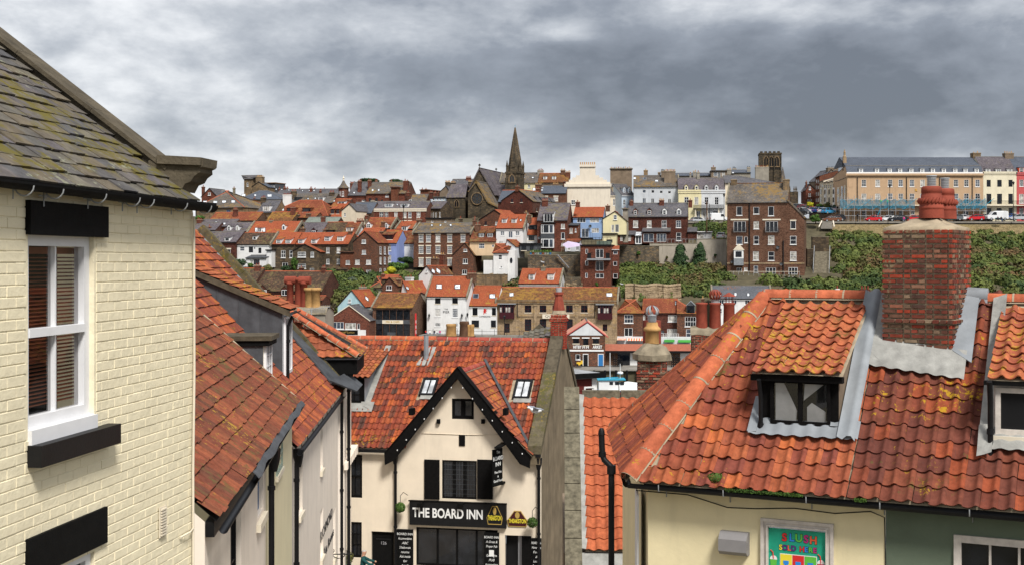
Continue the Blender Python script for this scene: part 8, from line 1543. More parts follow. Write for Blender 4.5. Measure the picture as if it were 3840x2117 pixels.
# gable roof, right slope tiled, and bargeboards
o_=-.42;sg=(pkz-ev)/(gr-pkx);pg=math.atan(sg);Lg=(gr+.18-pkx)/math.cos(pg);ap=Vector((pkx,0,pkz+.12));Dn=Vector((math.cos(pg),0,-math.sin(pg)));lo_=ap+Dn*Lg
tiles(fr,inn,lo_+Vector((0,o_,0)),(0,1,0),-Dn,[(0,0),(-o_+.15,0),(yg-o_,Lg-.1),(0,Lg-.1)],.25,.30,'tile_rust','rib',120);ridge_tiles(inn,ap+Vector((0,o_+.1,.0)),ap+Vector((0,yg-.1,0)),.13,.55,'tile_ridge_dark')
sgl=(pkz-ev)/(pkx-gl);mb=MB();mb.slab([(gl-.2,yg,ev-.1),(gl-.2,o_,ev-.1),(pkx,o_,pkz+.1),(pkx,yg,pkz+.1)],.08);mb.obj('gable_roof','pantile_dull',inn)
for(xe,sg_)in((gl-.35,1),(gr+.12,-1)):
 q0=Vector((xe,o_-.05,ev-(.55 if sg_>0 else.5)));q1=Vector((pkx,o_-.05,pkz+.38));dn=Vector((0,0,-.42));mb=MB();q1b=Vector((pkx,o_-.05,pkz-.04));q0b=Vector((xe+sg_*.36,o_-.05,ev-.36));q0t=Vector((xe-sg_*.02,o_-.05,ev-.10));qq=[q0b,q1b,q1,q0t,q0]
 mb.extrude(qq if sg_>0 else qq[::-1],(0,.07,0));mb.obj('bargeboard','timber_black',inn)
 mb=MB();a,b=q0t,q1;mb.extrude([a,b,b+Vector((0,0,-.1)),a+Vector((0,0,-.1))][::-1]if sg_>0 else[a,b,b+Vector((0,0,-.1)),a+Vector((0,0,-.1))],(0,.5,0));mb.obj('verge_board','timber_black',inn)
for i in range(7):
 for sg_ in(-1,1):
  t=(i+.6)/7;xe=gl if sg_<0 else gr;x=pkx+(xe-pkx)*t;z=pkz+(ev-pkz)*t-.17;mb=MB();mb.lathe([(.008,0),(.02,.02),(.02,.04),(.008,.06)],8,(x,o_-.08,z));mb.obj('fairy_bulb','trim_white',inn)
for x in(1040,1275):p=h(x,1032);bx(inn,'purlin_end','timber_black',p.x-.07,p.x+.07,-.4,0,p.z-.12,p.z+.12)
mb=MB();v0,v1=Vector((gr+.1,-.1,ev+.17)),Vector((pkx+.05,yg,zr(yg)+.19));q=Vector((.055,0,0));mb.slab([v0-q,v0+q,v1+q,v1-q],.02);mb.obj('valley','lead_dark',inn)
mb=MB();mb.slab([(x1t-.06,-.1,ev+.13),(x1t+.12,-.1,ev+.2),Vector((x1t+.12,-.1,ev+.2))+Vs*Lv,Vector((x1t-.06,-.1,ev+.13))+Vs*Lv],.03);mb.obj('flashing','lead_pale',inn)
# roof lights and the dormer on the inn
for(x0,y0,x1,y1)in((1063,956,1096,995),(1297,960,1334,1003)):
 a,b=sl((x0+x1)/2,y1),sl((x0+x1)/2,y0);wd=sl(x1,y1).x-sl(x0,y1).x;nn=Vector((0,-math.sin(pit),math.cos(pit)));cc=(a+b)/2+nn*.07;hl_=(b-a).length/2;mb=MB()
 for sg_ in(-1,1):mb.obox(cc+Vector((sg_*wd/2,0,0)),(.04,0,0),Vs*(hl_+.04),nn*.06);mb.obox(cc+Vs*sg_*hl_,(wd/2-.04,0,0),Vs*.04,nn*.06)
 mb.obox(cc,(.02,0,0),Vs*hl_,nn*.03);so_=mb.obj('skylight','black_gloss',inn);mb=MB();mb.obox(cc-nn*.02,(wd/2-.04,0,0),Vs*(hl_-.04),nn*.008);mb.obj('pane','glass_sky',so_);mb=MB();mb.obox(a-Vs*.14+nn*.07,(wd*.6,0,0),Vs*.13,nn*.02);mb.obj('flashing','lead_pale',so_)
q=sl(895,1018);y0=q.y;zb_=q.z;zt=fr.hit('P',893,950,(0,y0,0)).z;xa,xb=xL,fr.hit('P',917,980,(0,y0,0)).x;back=h(955,900).y;rp=.30;yk=y0+(zt+.1-zb_)/(s_-rp);mb=MB();mb.face([(xa,y0,zb_-.1),(xb,y0,zb_-.1),(xb,y0,zt),(xa,y0,zt)]);mb.face([(xb,y0,zb_-.1),(xb,yk,zr(yk)),(xb,yk,zt+rp*(yk-y0)),(xb,y0,zt)],1);dm=mb.obj('dormer',['timber_black','lead'],inn)
for i in range(3):wv=(xb+.1-xa-.6)/3;sash(dm,xb-.12-(i+1)*.55,xb-.12-i*.55,zb_+.12,zt-.1,y0-.08,'timber_black',2,3,False,.05,name='dormer_window')
TT=bpy.data.objects.new('dormer_roof',None);link(TT,inn);Vd=Vector((0,1,rp)).normalized();tiles(fr,TT,(xa,y0-.25,zt+.04),(1,0,0),Vd,[(0,0),(xb+.25-xa,0),(xb+.25-xa,(yk-y0+.2)*1.05),(0,(yk-y0+.2)*1.05)],.212,.30,'tile_orange_old','roman',90,basem='trim_dark')
mb=MB();mb.slab([(xb+.01,y0-.2,zr(y0-.2)+.19),(xb+.24,y0-.3,zr(y0-.3)+.19),(xb+.24,yk,zr(yk)+.19),(xb+.01,yk,zr(yk)+.19)],.02);mb.slab([(xa,y0-.4,zr(y0-.4)+.15),(xb+.4,y0-.4,zr(y0-.4)+.15),(xb+.4,y0,zb_+.15),(xa,y0,zb_+.15)],.02);mb.obj('flashing','lead_pale',inn)
q=sl(1072,905);mb=MB();mb.lathe([(.1,0),(.1,1.0),(.12,1.02)],8,(q.x,q.y,q.z));mb.obj('vent_pipe','lead',inn);mb=MB();mb.slab([q+Vector((-.35,-.35,-.17)),q+Vector((.15,-.35,-.17)),q+Vector((.3,.6,.5)),q+Vector((.0,.6,.5))],.02);mb.obj('flashing','lead_pale',inn)
mb=MB();mb.box(xL,gl-.1,-.28,-.13,ev-.13,ev-.02);mb.box(gr+.3,xR,-.28,-.13,ev-.13,ev-.02);mb.obj('gutter','black_gloss',inn);pipe(inn,gl-.05,0,ev-.3,-.1);pipe(inn,xR-.08,0,ev-.35,-.1)
# right gable wall with copings
mb=MB();mb.face([(xR,0,0),(xR,10.4,0),(xR,10.4,ev+.2),(xR,yr_,zrg+.25),(xR,0,ev+.2)]);mb.box(xR-.5,xR-.003,-.25,.3,ev-.4,ev+.25);mb.obj('gable_wall','gable_brown',inn)
for i in range(5):
 for sd,nm in((0,'coping_mossy' if i<3 else 'stone_coping'),(1,'stone_coping')):
  A_=Vector((xR-.20,-.3,ev+.12))if not sd else Vector((xR-.20,10.6,ev+.12));B_=Vector((xR-.20,yr_,zrg+.42));a,b=A_+(B_-A_)*(i/5+.002),A_+(B_-A_)*((i+1)/5);mb=MB();mb.obox((a+b)/2,(.25,0,0),(b-a)/2,(0,0,.15));mb.obj('coping_stone',nm,inn)
def bchim(fr,parent,x0,x1,y0,y1,z0,z1,mat='brick_old',nobj=80,bl=.225,bh=.076,core='mortar',corb=()):
 co=bx(parent,'chimney',core,x0+.012,x1-.012,y0+.012,y1-.012,z0,z1-.01)
 bricks(fr,co,(x0,y0,z0),(1,0,0),[(-.02,0),(x1-x0+.02,0),(x1-x0+.02,z1-z0),(-.02,z1-z0)],bl,bh,mat,nobj=int(nobj*.62),proud=.022);bricks(fr,co,(x1,y0,z0),(0,1,0),[(0,0),(y1-y0,0),(y1-y0,z1-z0),(0,z1-z0)],bl,bh,mat,nobj=int(nobj*.38),proud=.022);bricks(fr,co,(x0,y1,z0),(0,-1,0),[(0,0),(y1-y0,0),(y1-y0,z1-z0),(0,z1-z0)],bl,bh,mat,nobj=0,proud=.022)
 return co
q=h(1386,855,yr_-.4);r_=h(1420,855,yr_-.4);zt=h(1403,788,yr_-.4).z;co=bchim(fr,inn,q.x,r_.x,yr_-.4,yr_+.15,q.z-.35,zt,'brick_bright',80);bchim(fr,inn,q.x-.04,r_.x+.04,yr_-.44,yr_+.19,zt-.32,zt-.16,'brick_bright',14)
xm_=(q.x+r_.x)/2;mb=MB();mb.lathe([(.30,0),(.24,.14),(.19,.15)],8,(xm_,yr_-.12,zt));mb.lathe([(.25,.12),(.14,.72),(.19,.74),(.19,.84),(.1,.85)],8,(xm_,yr_-.12,zt),1);mb.lathe([(.12,.85),(.12,1.02)],10,(xm_,yr_-.12,zt),2);mb.obj('chimney_pot',['mortar','pot_red','steel'],co)
# pub front
sash(inn,*[hol[0][k]for k in(0,2,1,3)],.05,'timber_black',2,1,True,.07,name='window');sash(inn,*[hol[5][k]for k in(0,2,1,3)],.05,'timber_black',3,3,False,.06);sash(inn,*[gw[k]for k in(0,2,1,3)],.02,'timber_black',2,1,False,.09,.16)
a=hol[1];sash(inn,a[0],a[2],a[1],a[3],.03,'timber_black',3,1,False,.05,.12)
mb=MB()
for i in range(13):x=a[0]+(a[2]-a[0])*i/12;mb.box(x-.004,x+.004,.045,.05,a[1],a[3])
for i in range(9):z=a[1]+(a[3]-a[1])*i/8;mb.box(a[0],a[2],.044,.049,z-.004,z+.004)
mb.obj('leading','lead_dark',inn)
for x0,x1 in((1068,1106),(1201,1240)):q=rect(x0,1155,x1,1253);sh=bx(inn,'shutter','timber_black',q[0],q[2],-.05,-.003,q[1],q[3])
q=rect(1155,1093,1170,1120);bx(inn,'wall_plaque','timber_black',q[0],q[2],-.03,.0,q[1],q[3])
q=rect(1033,1264,1275,1316);sb=bx(inn,'signboard','black_gloss',q[0],q[2],-.16,-.003,q[1],q[3]);cx,cz=(q[0]+q[2])/2,(q[1]+q[3])/2;W_=q[2]-q[0];f_=bx(sb,'sign_frame','timber_black',q[0]-.04,q[2]+.04,-.18,-.161,q[3]-.03,q[3]+.02)
t_=text('THE BOARD INN',(q[0]+W_*.40,-.165,cz),.47,'ink_white',sb,bold=.012,sx=1.0);bpy.context.view_layer.update();t_.scale=(W_*.73/t_.dimensions.x,1,1)
def badge(x,z,w_,hh,m,txt,par,y=-.17):
 mb=MB();pts=[(-.5,-.1),(-.42,-.45),(.42,-.45),(.5,-.1),(.36,.12),(.16,.5),(-.16,.5),(-.36,.12)]
 mb.extrude([(x+a*w_,y,z+b*hh)for a,b in pts],(0,.03,0),0);mb.extrude([(x+a*w_*.93,y-.004,z+b*hh*.9)for a,b in pts],(0,.003,0),1);o=mb.obj('badge',['ink_gold',m],par);mb=MB();mb.extrude([(x+.11*w_*math.cos(t*.524),y-.012,z+hh*(.24+.2*math.sin(t*.524)))for t in range(12)],(0,.006,0));mb.obj('emblem','ink_gold',o)
 t_=text(txt,(x,y-.01,z-hh*.12),hh*.34,'ink_yellow',o,bold=.004);bpy.context.view_layer.update();t_.scale=(w_*.84/t_.dimensions.x,1,1);return o
badge(q[0]+W_*.885,cz,W_*.165,(q[3]-q[1])*.8,'black_gloss','THEAKSTON',sb);p=h(1302,1304);badge(p.x,p.z,.78,.6,'maroon','THEAKSTON',inn,-.04)
for x in(1062,1163,1245):p=h(x,1266);mb=MB();mb.box(p.x-.1,p.x+.1,-.38,-.2,p.z,p.z+.09);mb.tube([(p.x,-.05,p.z+.02),(p.x,-.25,p.z+.05)],.012,4);mb.obj('sign_lamp','black_matt',inn)
fx=h(1268,1150).x;z0,z1=h(1255,1212).z,h(1255,1115).z;bx(inn,'sign_bracket','timber_black',fx-.1,fx+.1,-1.25,0,z1,z1+.06);hb=bx(inn,'hanging_sign','black_matt',-.62,0,-.03,.03,z0,z1-.08);hb.location=(fx,-.4,0);hb.rotation_euler=(0,0,R(70));bx(inn,'sign_bracket','timber_black',fx-.05,fx+.05,-.4,0,z0-.02,z0+.05)
for k_,(s__,zz_,sz)in enumerate((('The',.86,.17),('BOARD',.70,.24),('INN',.55,.24),('Fine Ales',.35,.15),('&',.24,.13),('Good Food',.13,.15))):text(s__,(-.31,-.034,z0+(z1-z0)*zz_),sz*.85,'ink_white',hb)
for x,y,l in((1007,1275,'round leafy hanging ball left of the pub sign'),(1339,1313,'round leafy hanging ball right of the pub sign')):
 p=h(x,y,-.4);o=leafball('hanging_ball',fr.world(p),(.19,.19,.19),600,'leaves_green',None,int(x),.035);tag(o,l,'hanging plant');mb=MB();mb.tube([p+Vector((0,0,.15)),p+Vector((0,0,.42)),p+Vector((.1,.05,.55)),p+Vector((.2,.3,.4))],.012,5);mb.obj('hook','iron',inn)
q=hol[2];sash(inn,q[0],q[2],q[1],q[3],.03,'timber_black',4,1,False,.06,.07);q=hol[3];d_=bx(inn,'door','black_matt',q[0],q[2],.1,.14,q[1],q[3]);p=h(963,1366);text('126',(p.x,.095,p.z),.16,'ink_grey',d_);bx(d_,'door_rail','black_gloss',q[0]+.15,q[2]-.15,.08,.099,p.z+.12,p.z+.17)
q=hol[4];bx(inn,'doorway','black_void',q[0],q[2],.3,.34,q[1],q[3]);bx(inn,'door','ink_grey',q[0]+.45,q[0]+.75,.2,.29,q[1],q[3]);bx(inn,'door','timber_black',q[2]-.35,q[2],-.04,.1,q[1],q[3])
for x0,x1,yt,ls in((1000,1040,1330,['BOARD INN','Accommodation','ABC','2 Double en-suite','rooms','Ask inside','for','details','2 night minimum']),(1219,1256,1338,['BOARD INN','A Great &','Proper Pub','','Quiz Nights','PUB','Accommodation']),(1338,1362,1352,['BOARD INN','Homemade','Food','&','Locally','Sourced','All','Welcome'])):
 q=rect(x0,yt,x1,1440);mbd=bx(inn,'menu_board','black_matt',q[0],q[2],-.07,-.003,q[1],q[3])
 for i,s__ in enumerate(ls):
  if not s__:bx(mbd,'notice','ink_white',(q[0]+q[2])/2-.09,(q[0]+q[2])/2+.09,-.075,-.071,q[3]-.35-i*.17,q[3]-.12-i*.17);continue
  t_=text(s__,((q[0]+q[2])/2,-.075,q[3]-.17-i*.165),.12,'ink_white',mbd,shear=.3 if i else 0);t_.scale=(min(1,(q[2]-q[0])*.85/(.062*len(s__))),1,1)
mb=MB();a_,b_=h(1060,1088,-.02),h(1290,1092,-.02);mb.tube([a_,(a_+b_)/2+Vector((0,0,-.03)),b_],.012,4);mb.obj('cable','inn_render',inn)
for x in(1104,1216):p=h(x,1058);bx(inn,'floodlight','black_matt',p.x-.06,p.x+.06,-.12,0,p.z-.08,p.z+.08)
gull(ray('P',1345,1045)*45,200,'grey and white gull gliding in front of the pub roof edge',True,1.0)
# ---------------------------------------------------------------- orange roofed building with stone parapet, between pub and yellow house
O=Vector((1.62,31,-12.5));fr=Fr(O,2);db_=fr.empty('outbuilding','building with bright new orange pantiles and lichened stone parapet','building');h=lambda x,y,yl=0:fr.hit('P',x,y,(0,yl,0));ev=h(1500,1388).z;zrg=h(1500,1000,4).z;s_=(zrg-ev)/4;pit=math.atan(s_);Vs=Vector((0,math.cos(pit),math.sin(pit)));Lv=4/math.cos(pit)
x0,x1=.12,4.2;mb=MB();mb.box(-.4,x1,0,8,0,ev-.02);mb.obj('wall','render_brown',db_)
tiles(fr,db_,(x0,-.08,ev+.05),(1,0,0),Vs,[(0,0),(x1,0),(x1,Lv-.05),(0,Lv-.05)],.25,.335,'tile_orange','roman',300)
for i in range(4):bx(db_,'ridge_stone','stone_coping_grey',x0+i*1.02,x0+i*1.02+1.0,3.9,4.2,zrg-.02,zrg+.2)
Cc=Vector((-.17,-1.3,ev+.25-1.3*s_));n_=8
for i in range(n_):
 a,b=Cc+Vs*(i*.85+.012),Cc+Vs*(i*.85+.838);mb=MB();nn=Vector((0,-math.sin(pit),math.cos(pit)));mb.obox((a+b)/2,(.2,0,0),(b-a)/2,nn*.09);mb.obj('coping_stone','stone_coping_grey',db_)
mb=MB();mb.extrude([(-.32,-1.3,0),(-.32,4.4,0),(-.32,4.4,zrg+.2),(-.32,-1.3,ev+.1-1.3*s_)][::-1],(.3,0,0));mb.obj('parapet_wall','gable_brown',db_);mb=MB();mb.slab([(.03,-.1,ev+.12),(.16,-.1,ev+.1),Vector((.16,-.1,ev+.1))+Vs*Lv,Vector((.03,-.1,ev+.12))+Vs*Lv],.03);mb.slab([(.0,-.3,ev-.4),(x1,-.3,ev-.4),(x1,-.02,ev),(.0,-.02,ev)],.03);mb.obj('flashing','lead_pale',db_)
# brick chimney with buff pot behind it, and the chimney with three red pots
f_=Fr(ray('P',1605,990)*37,6);f_.O.z-=2.2;ch=f_.empty('brick_chimney','brick chimney with cracked mortar cap and single tall buff pot','chimney');q=f_.hit('P',1676,950);zt=f_.hit('P',1640,906).z;co=bchim(f_,ch,0,q.x,0,.75,0,zt,'brick_old',150);k_=37/3300
bchim(f_,ch,-.025,q.x+.025,-.025,.775,zt-.62,zt-.3,'brick_old',40);mb=MB();mb.lathe([(.56,0),(.56,.16),(.38,.36),(.22,.46)],8,(q.x/2,.37,zt));mb.v=[(x+random.uniform(-.03,.03),y,z+random.uniform(-.02,.02))for x,y,z in mb.v];mb.obj('mortar_cap','cap_mortar',co)
mb=MB();mb.lathe([(.20,0),(.185,.42),(.24,.44),(.25,.5),(.22,.53),(.17,.58),(.16,.68)],14,(q.x/2,.37,zt+.38));mb.obj('chimney_pot','pot_buff',co);mb=MB();mb.lathe([(.1,.68),(.1,.90),(.02,.91)],10,(q.x/2,.37,zt+.38))
for i in range(6):mb.lathe([(.125,.70+i*.035),(.125,.712+i*.035)],10,(q.x/2,.37,zt+.38))
mb.obj('cowl','steel',co)
def spincowl(x,y,z,r,m,par,n=12):
 mb=MB();mb.lathe([(r*.62,0),(r*.62,r*.45),(r*.7,r*.5)],12,(x,y,z));o=mb.obj('cowl_neck','steel',par)
 for i in range(n):a=2*math.pi*i/n;rows_=[[(x+r*math.sin(t)*math.cos(a+da+.25*math.cos(t)),y+r*math.sin(t)*math.sin(a+da+.25*math.cos(t)),z+r*1.25-r*.85*math.cos(t))for t in np.linspace(.55,2.9,8)]for da in(0,.36)];mb=MB();mb.grid(rows_,0);mb.obj('cowl_vane',m if i%3 else 'pot_red',o)
f_=Fr(ray('P',1740,890)*40,8);f_.O.z-=3.5;ch=f_.empty('brick_chimney','wide brick chimney with three red pots and rusty spinning cowl behind the hip','chimney');zt=f_.hit('P',1780,842).z;q=f_.hit('P',1850,850);co=bchim(f_,ch,0,q.x,0,.8,0,zt,'brick_old',120);mb=MB();rows_=[[(x,y,zt+z+.02*math.sin(x*9))for x in np.linspace(-.04,q.x+.04,9)]for y,z in((-.04,0),(.0,.15),(.3,.26),(.6,.15),(.84,0))];mb.grid(rows_,0);mb.obj('mortar_cap','cap_mortar',co)
for i,x in enumerate((1765,1799,1834)):p=f_.hit('P',x,830,(0,.3,0));mb=MB();mb.lathe([(.18,0),(.165,.75),(.19,.78),(.19,.82),(.12,.83)],12,(p.x,.3,zt+.15));po=mb.obj('chimney_pot','pot_red',co);
spincowl(f_.hit('P',1799,830,(0,.3,0)).x,.3,zt+.97,.2,'pot_red',co)
p=f_.hit('P',1834,830,(0,.3,0));mb=MB();mb.lathe([(.22,1.02),(.02,1.14)],8,(p.x,.3,zt+.15))
for i in range(8):a=i*.785;mb.tube([(p.x+.12*math.cos(a),.3+.12*math.sin(a),zt+.95),(p.x+.12*math.cos(a),.3+.12*math.sin(a),zt+1.2)],.01,4)
mb.obj('cowl','pot_red',co)
f_=Fr(ray('P',1640,830)*60,0);f_.O.z-=3;ch=f_.empty('flue','silver spinning cowl on a red flue behind the buff chimney pot','chimney');zt=f_.hit('P',1640,805).z;mb=MB();mb.lathe([(.42,0),(.42,zt)],12);mb.obj('flue_pipe','pot_red',ch);spincowl(0,0,zt,.33,'steel',ch)
# pots and dark tiled gable peeping over the pub ridge
f_=Fr(ray('P',1112,845)*62,5);f_.O.z-=3;ch=f_.empty('brick_chimney','row of squat buff and brown pots peeping over the pub ridge','chimney');bx(ch,'stack','brick_brown',-.3,1.5,0,.8,0,3)
for x,r,hh,m_ in((1135,.26,.62,'pot_buff'),(1168,.24,.75,'wood_brown'),(1179,.14,.6,'pot_buff'),(1186,.14,.6,'pot_buff')):p=f_.hit('P',x,840,(0,.4,0));mb=MB();mb.lathe([(r,0),(r*.9,hh*.8),(r,hh*.85),(r*.9,hh)],12,(p.x,.4,2.95));mb.obj('chimney_pot',m_,ch)
for(xa,xb,yt,yb_,Y,m1,m2,l)in((575,810,765,880,60,0,0,''),):
 f_=Fr(ray('P',722,840)*50,8);f_.O.z-=3.2;ch=f_.empty('brick_chimney','chimney with red cowled pots, buff pots and aerial behind the street roofs','chimney');zt=f_.hit('P',765,770).z;q=f_.hit('P',818,770);co=bchim(f_,ch,0,q.x*.62,0,1,0,zt-.3,'brick_old',90);bx(ch,'rendered_stack','render_grey',q.x*.62,q.x,0,1.2,0,zt-.1);mb=MB();mb.grid([[(x,y,zt-.3+z)for x in np.linspace(-.05,q.x+.05,8)]for y,z in((-.05,0),(.1,.22),(.5,.32),(1.2,.1))],0);mb.obj('mortar_cap','cap_mortar',co)
 for x,r,hh,m_ in((730,.13,.85,'pot_red'),(750,.13,1.0,'pot_red'),(765,.13,.85,'pot_red'),(778,.17,.62,'pot_buff'),(794,.17,.62,'pot_buff')):
  p=f_.hit('P',x,760,(0,.4,0));mb=MB();mb.lathe([(r*1.05,0),(r,hh),(r*1.3,hh+.02),(r*1.3,hh+.12),(r,hh+.13)],12,(p.x,.4,zt-.05));po=mb.obj('chimney_pot',m_,co)
  if hh==.85:mb=MB();mb.tube([(p.x-.2,.4,zt+.98),(p.x+.25,.4,zt+.98)],.16,10,cap=True);mb.obj('hood','pot_red',po)
 mb=MB();a=f_.hit('P',748,782,(0,-.2,0));b=f_.hit('P',830,771,(0,-.2,0));mb.tube([a,b],.012,4);c=f_.hit('P',783,776,(0,-.2,0));mb.tube([c,c+Vector((.05,0,-1.2))],.02,5)
 for i in range(16):t=a+(b-a)*i/15;mb.tube([t-Vector((0,0,.09)),t+Vector((0,0,.09))],.006,4)
 mb.obj('aerial','steel',ch)
f_=Fr(ray('P',1290,850)*66,4);f_.O.z-=4;ch=f_.empty('gable_roof','dark tiled roof with rendered gable peak left of the red chimney','roof');a,b,c=f_.hit('P',1355,815),f_.hit('P',1385,838),f_.hit('P',1290,848);mb=MB();mb.extrude([(a.x-1.3,.5,a.z-1.2),(a.x+1.3,.5,a.z-1.2),(a.x,.5,a.z)],(0,.5,0));mb.obj('gable','stone_coping',ch)
tiles(f_,ch,(c.x,-.6,c.z-.3),(1,0,.22),(0,1,.5),[(0,0),(2.3,0),(2.3,.9),(.8,.9)],.28,.3,'slate_near','roman',60)
# ---------------------------------------------------------------- dark red hut with grey flat roof by the harbour
O=ray('P',1445,990)*62;fr=Fr(O,-28);ht=fr.empty('hut','dark red clad hut with grey felt roof and white window by the water','hut');h=lambda x,y,yl=0:fr.hit('P',x,y,(0,yl,0));q=h(1500,990);z1=h(1470,950).z
mb=MB();mb.box(0,q.x,0,4,-5,z1);mb.obj('wall','clad_red',ht);mb=MB();mb.box(-.3,q.x+.3,-.3,4.4,z1+.002,z1+.22);mb.obj('roof','felt_grey',ht);bx(ht,'fascia','black_matt',-.33,q.x+.33,-.36,-.302,z1+.02,z1+.26)
bx(ht,'corner_board','trim_white',q.x-.25,q.x+.02,-.03,-.002,-4,z1);mb=MB();mb.box(q.x+.002,q.x+.02,0,4,-5,z1-.1);mb.obj('side_cladding','clad_red',ht)
for i in range(9):bx(ht,'board','clad_red',0,q.x-.26,-.02-.0,-.004,z1-.32-i*.27,z1-.1-i*.27)
put_window(ht,q.x+.03,1.0,z1-1.5,.8,1.2,'1x2',rot=(0,0,R(90)));put_window(ht,.5,-.1,z1-1.4,.6,1.0,'1x1')
# ---------------------------------------------------------------- yellow house with the big brick chimney, right
O=Vector((5.11,18.5,-12.5));fr=Fr(O,26);yh=fr.empty('yellow_house','yellow and green rendered shop house with big pantile roof and brick chimney, right','house');h=lambda x,y,yl=0:fr.hit('P',x,y,(0,yl,0))
ev=12.5-3.34;run=2.8;s_=2.70/2.8;pit=math.atan(s_);Kc=math.cos(pit);Vs=Vector((0,Kc,math.sin(pit)));zrg=ev+2.70;A=fr.lo((1.84,20.1,ev-12.5));B=fr.lo((2.04,26.2,ev-12.5));Rr=fr.lo((4.25,22.0,ev-12.5+2.7));A.z=B.z=ev;Rr.z=zrg;xe=5.5
wy=.22;xg=h(2228,1300,wy).x;gf=lambda x,y:h(x,y,wy);sw=(gf(1915,1360).x,gf(2098,1360).x,gf(2007,1308).z);gwn=(gf(2400,1380).x,gf(2400,1380).x+1.7,gf(2480,1349).z)
mb=MB();x0=A.x+.18;wall_holes(mb,xg-x0,ev-.02,[(sw[0]-x0,sw[2]-1.6,sw[1]-x0,sw[2])],rev=.1);mb.v=[(x+x0,y+wy,z)for x,y,z in mb.v];b2=B+Vector((.18,0,0));mb.face([(b2.x,b2.y,0),(x0,wy,0),(x0,wy,ev),(b2.x,b2.y,ev)]);mb.obj('wall','yellow_render',yh)
mb=MB();wall_holes(mb,xe-xg-.004,ev-.02,[(gwn[0]-xg,gwn[2]-1.5,gwn[1]-xg,gwn[2])],rev=.1);mb.v=[(x+xg+.004,y+wy,z)for x,y,z in mb.v];mb.obj('wall','green_wall',yh)
SL=((0,0,ev+.05),Vector((0,-s_,1)).normalized());sl=lambda x,y:fr.hit('P',x,y,*SL);vv=0
d1a,d1b=sl(1908,1085),sl(2112,1078);yd=(d1a.y+d1b.y)/2;cx0,cx1=h(2222,870,2.0).x,h(2398,870,2.0).x;yc=fr.hit('P',2300,880,*SL).y
d2=sl(2500,1118);yd2=d2.y;xd2=d2.x
hol=[(d1a.x-.0,yd/Kc-.05,d1b.x+.03,9),(cx0-.02,yc/Kc-.02,cx1+.04,9),(xd2-.02,yd2/Kc-.05,9,9)]
fd=.13;xs_=sl(2130,1000).x;C1=xs_+.6
def seg(pl,mat,nobj):tiles(fr,yh,(0,0,ev+.05),(1,0,0),Vs,pl,.222,.272,mat,'pan',nobj,holes=hol,jit=2)
Lv=run/Kc;m1=h(2170,1100,1.0).x
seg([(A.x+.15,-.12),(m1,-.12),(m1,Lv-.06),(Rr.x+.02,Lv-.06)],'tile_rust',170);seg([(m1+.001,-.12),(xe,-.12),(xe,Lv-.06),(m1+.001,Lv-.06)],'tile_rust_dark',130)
# hip end
Uh=(A-B).normalized();Nh=Uh.cross(Rr-B).normalized();Nh=Nh if Nh.z>0 else-Nh;Vh=Nh.cross(Uh);uR,vR=(Rr-B).dot(Uh),(Rr-B).dot(Vh);LAB=(A-B).length
tiles(fr,yh,B+Nh*.05,Uh,Vh,[(0,-.1),(LAB,-.1),(uR,vR)],.222,.30,'tile_rust','pan',100,jit=2)
mb=MB();mb.face([B,Rr,Vector((xe,run,zrg)),Vector((xe,run*2,ev))][::-1]);mb.obj('rear_roof','pantile_dull',yh)
up=Vector((0,0,.03));ridge_tiles(yh,A+up+Vector((-.02,-.08,-.02)),Rr+up,.15,.50);ridge_tiles(yh,B+up,Rr+up,.12,.50);ridge_tiles(yh,Rr+up,(cx0+.1,run,zrg+.03),.135,.42);ridge_tiles(yh,(cx1+.35,run,zrg+.01),(xe,run,zrg+.01),.125,.42)
mb=MB();mb.slab([(cx1+.05,run-.17,zrg-.02),(cx1+.42,run-.15,zrg-.02),(cx1+.42,run-.05,zrg+.21),(cx1+.05,run-.05,zrg+.23)],.02);mb.tube([(cx1+.05,run,zrg+.07),(cx1+.42,run,zrg+.07)],.14,8);mb.obj('ridge_lead','lead',yh)
# chimney
zt=h(2310,576,yc).z;y1=yc+1.15;zst=h(2300,800,yc).z;co=bchim(fr,yh,cx0,cx1,yc,y1,ev+yc*s_-.3,zt,'brick_old',290,corb=());bricks(fr,co,(cx0-.03,yc-.03,zst-.076),(1,0,0),[(0,0),(cx1-cx0+.06,0),(cx1-cx0+.06,.076),(0,.076)],.225,.076,'brick_old',nobj=8,proud=.03)
bx(co,'band','mortar',cx0-.01,cx1+.04,yc-.012,y1+.04,zst-.07,zst-.01);bricks(fr,co,(cx1+.03,yc-.03,zst-.076),(0,1,0),[(0,0),(1.2,0),(1.2,.076),(0,.076)],.12,.076,'brick_old',nobj=8,proud=.03)
rows_=[];rg_=random.Random(3)
for k_,(sc_,z)in enumerate(((1.0,-.03),(.985,.02),(.80,.055),(.58,.10),(.36,.165),(.1,.19))):
 xm_,ym_=(cx0+cx1)/2,(yc+y1)/2;hx,hy=(cx1-cx0)/2*sc_,(y1-yc)/2*sc_;ring=[(-1,-1),(-.5,-1),(0,-1),(.5,-1),(1,-1),(1,-.4),(1,.4),(1,1),(.3,1),(-.3,1),(-1,1),(-1,.4),(-1,-.4)];rows_.append([(xm_+a*hx+rg_.uniform(-.012,.012),ym_+b*hy+rg_.uniform(-.012,.012),zt+z+rg_.uniform(-.012,.012))for a,b in ring])
mb=MB();mb.grid(rows_,0,True,close=True);mb.face(rows_[-1]);mb.obj('mortar_cap','mortar',co)
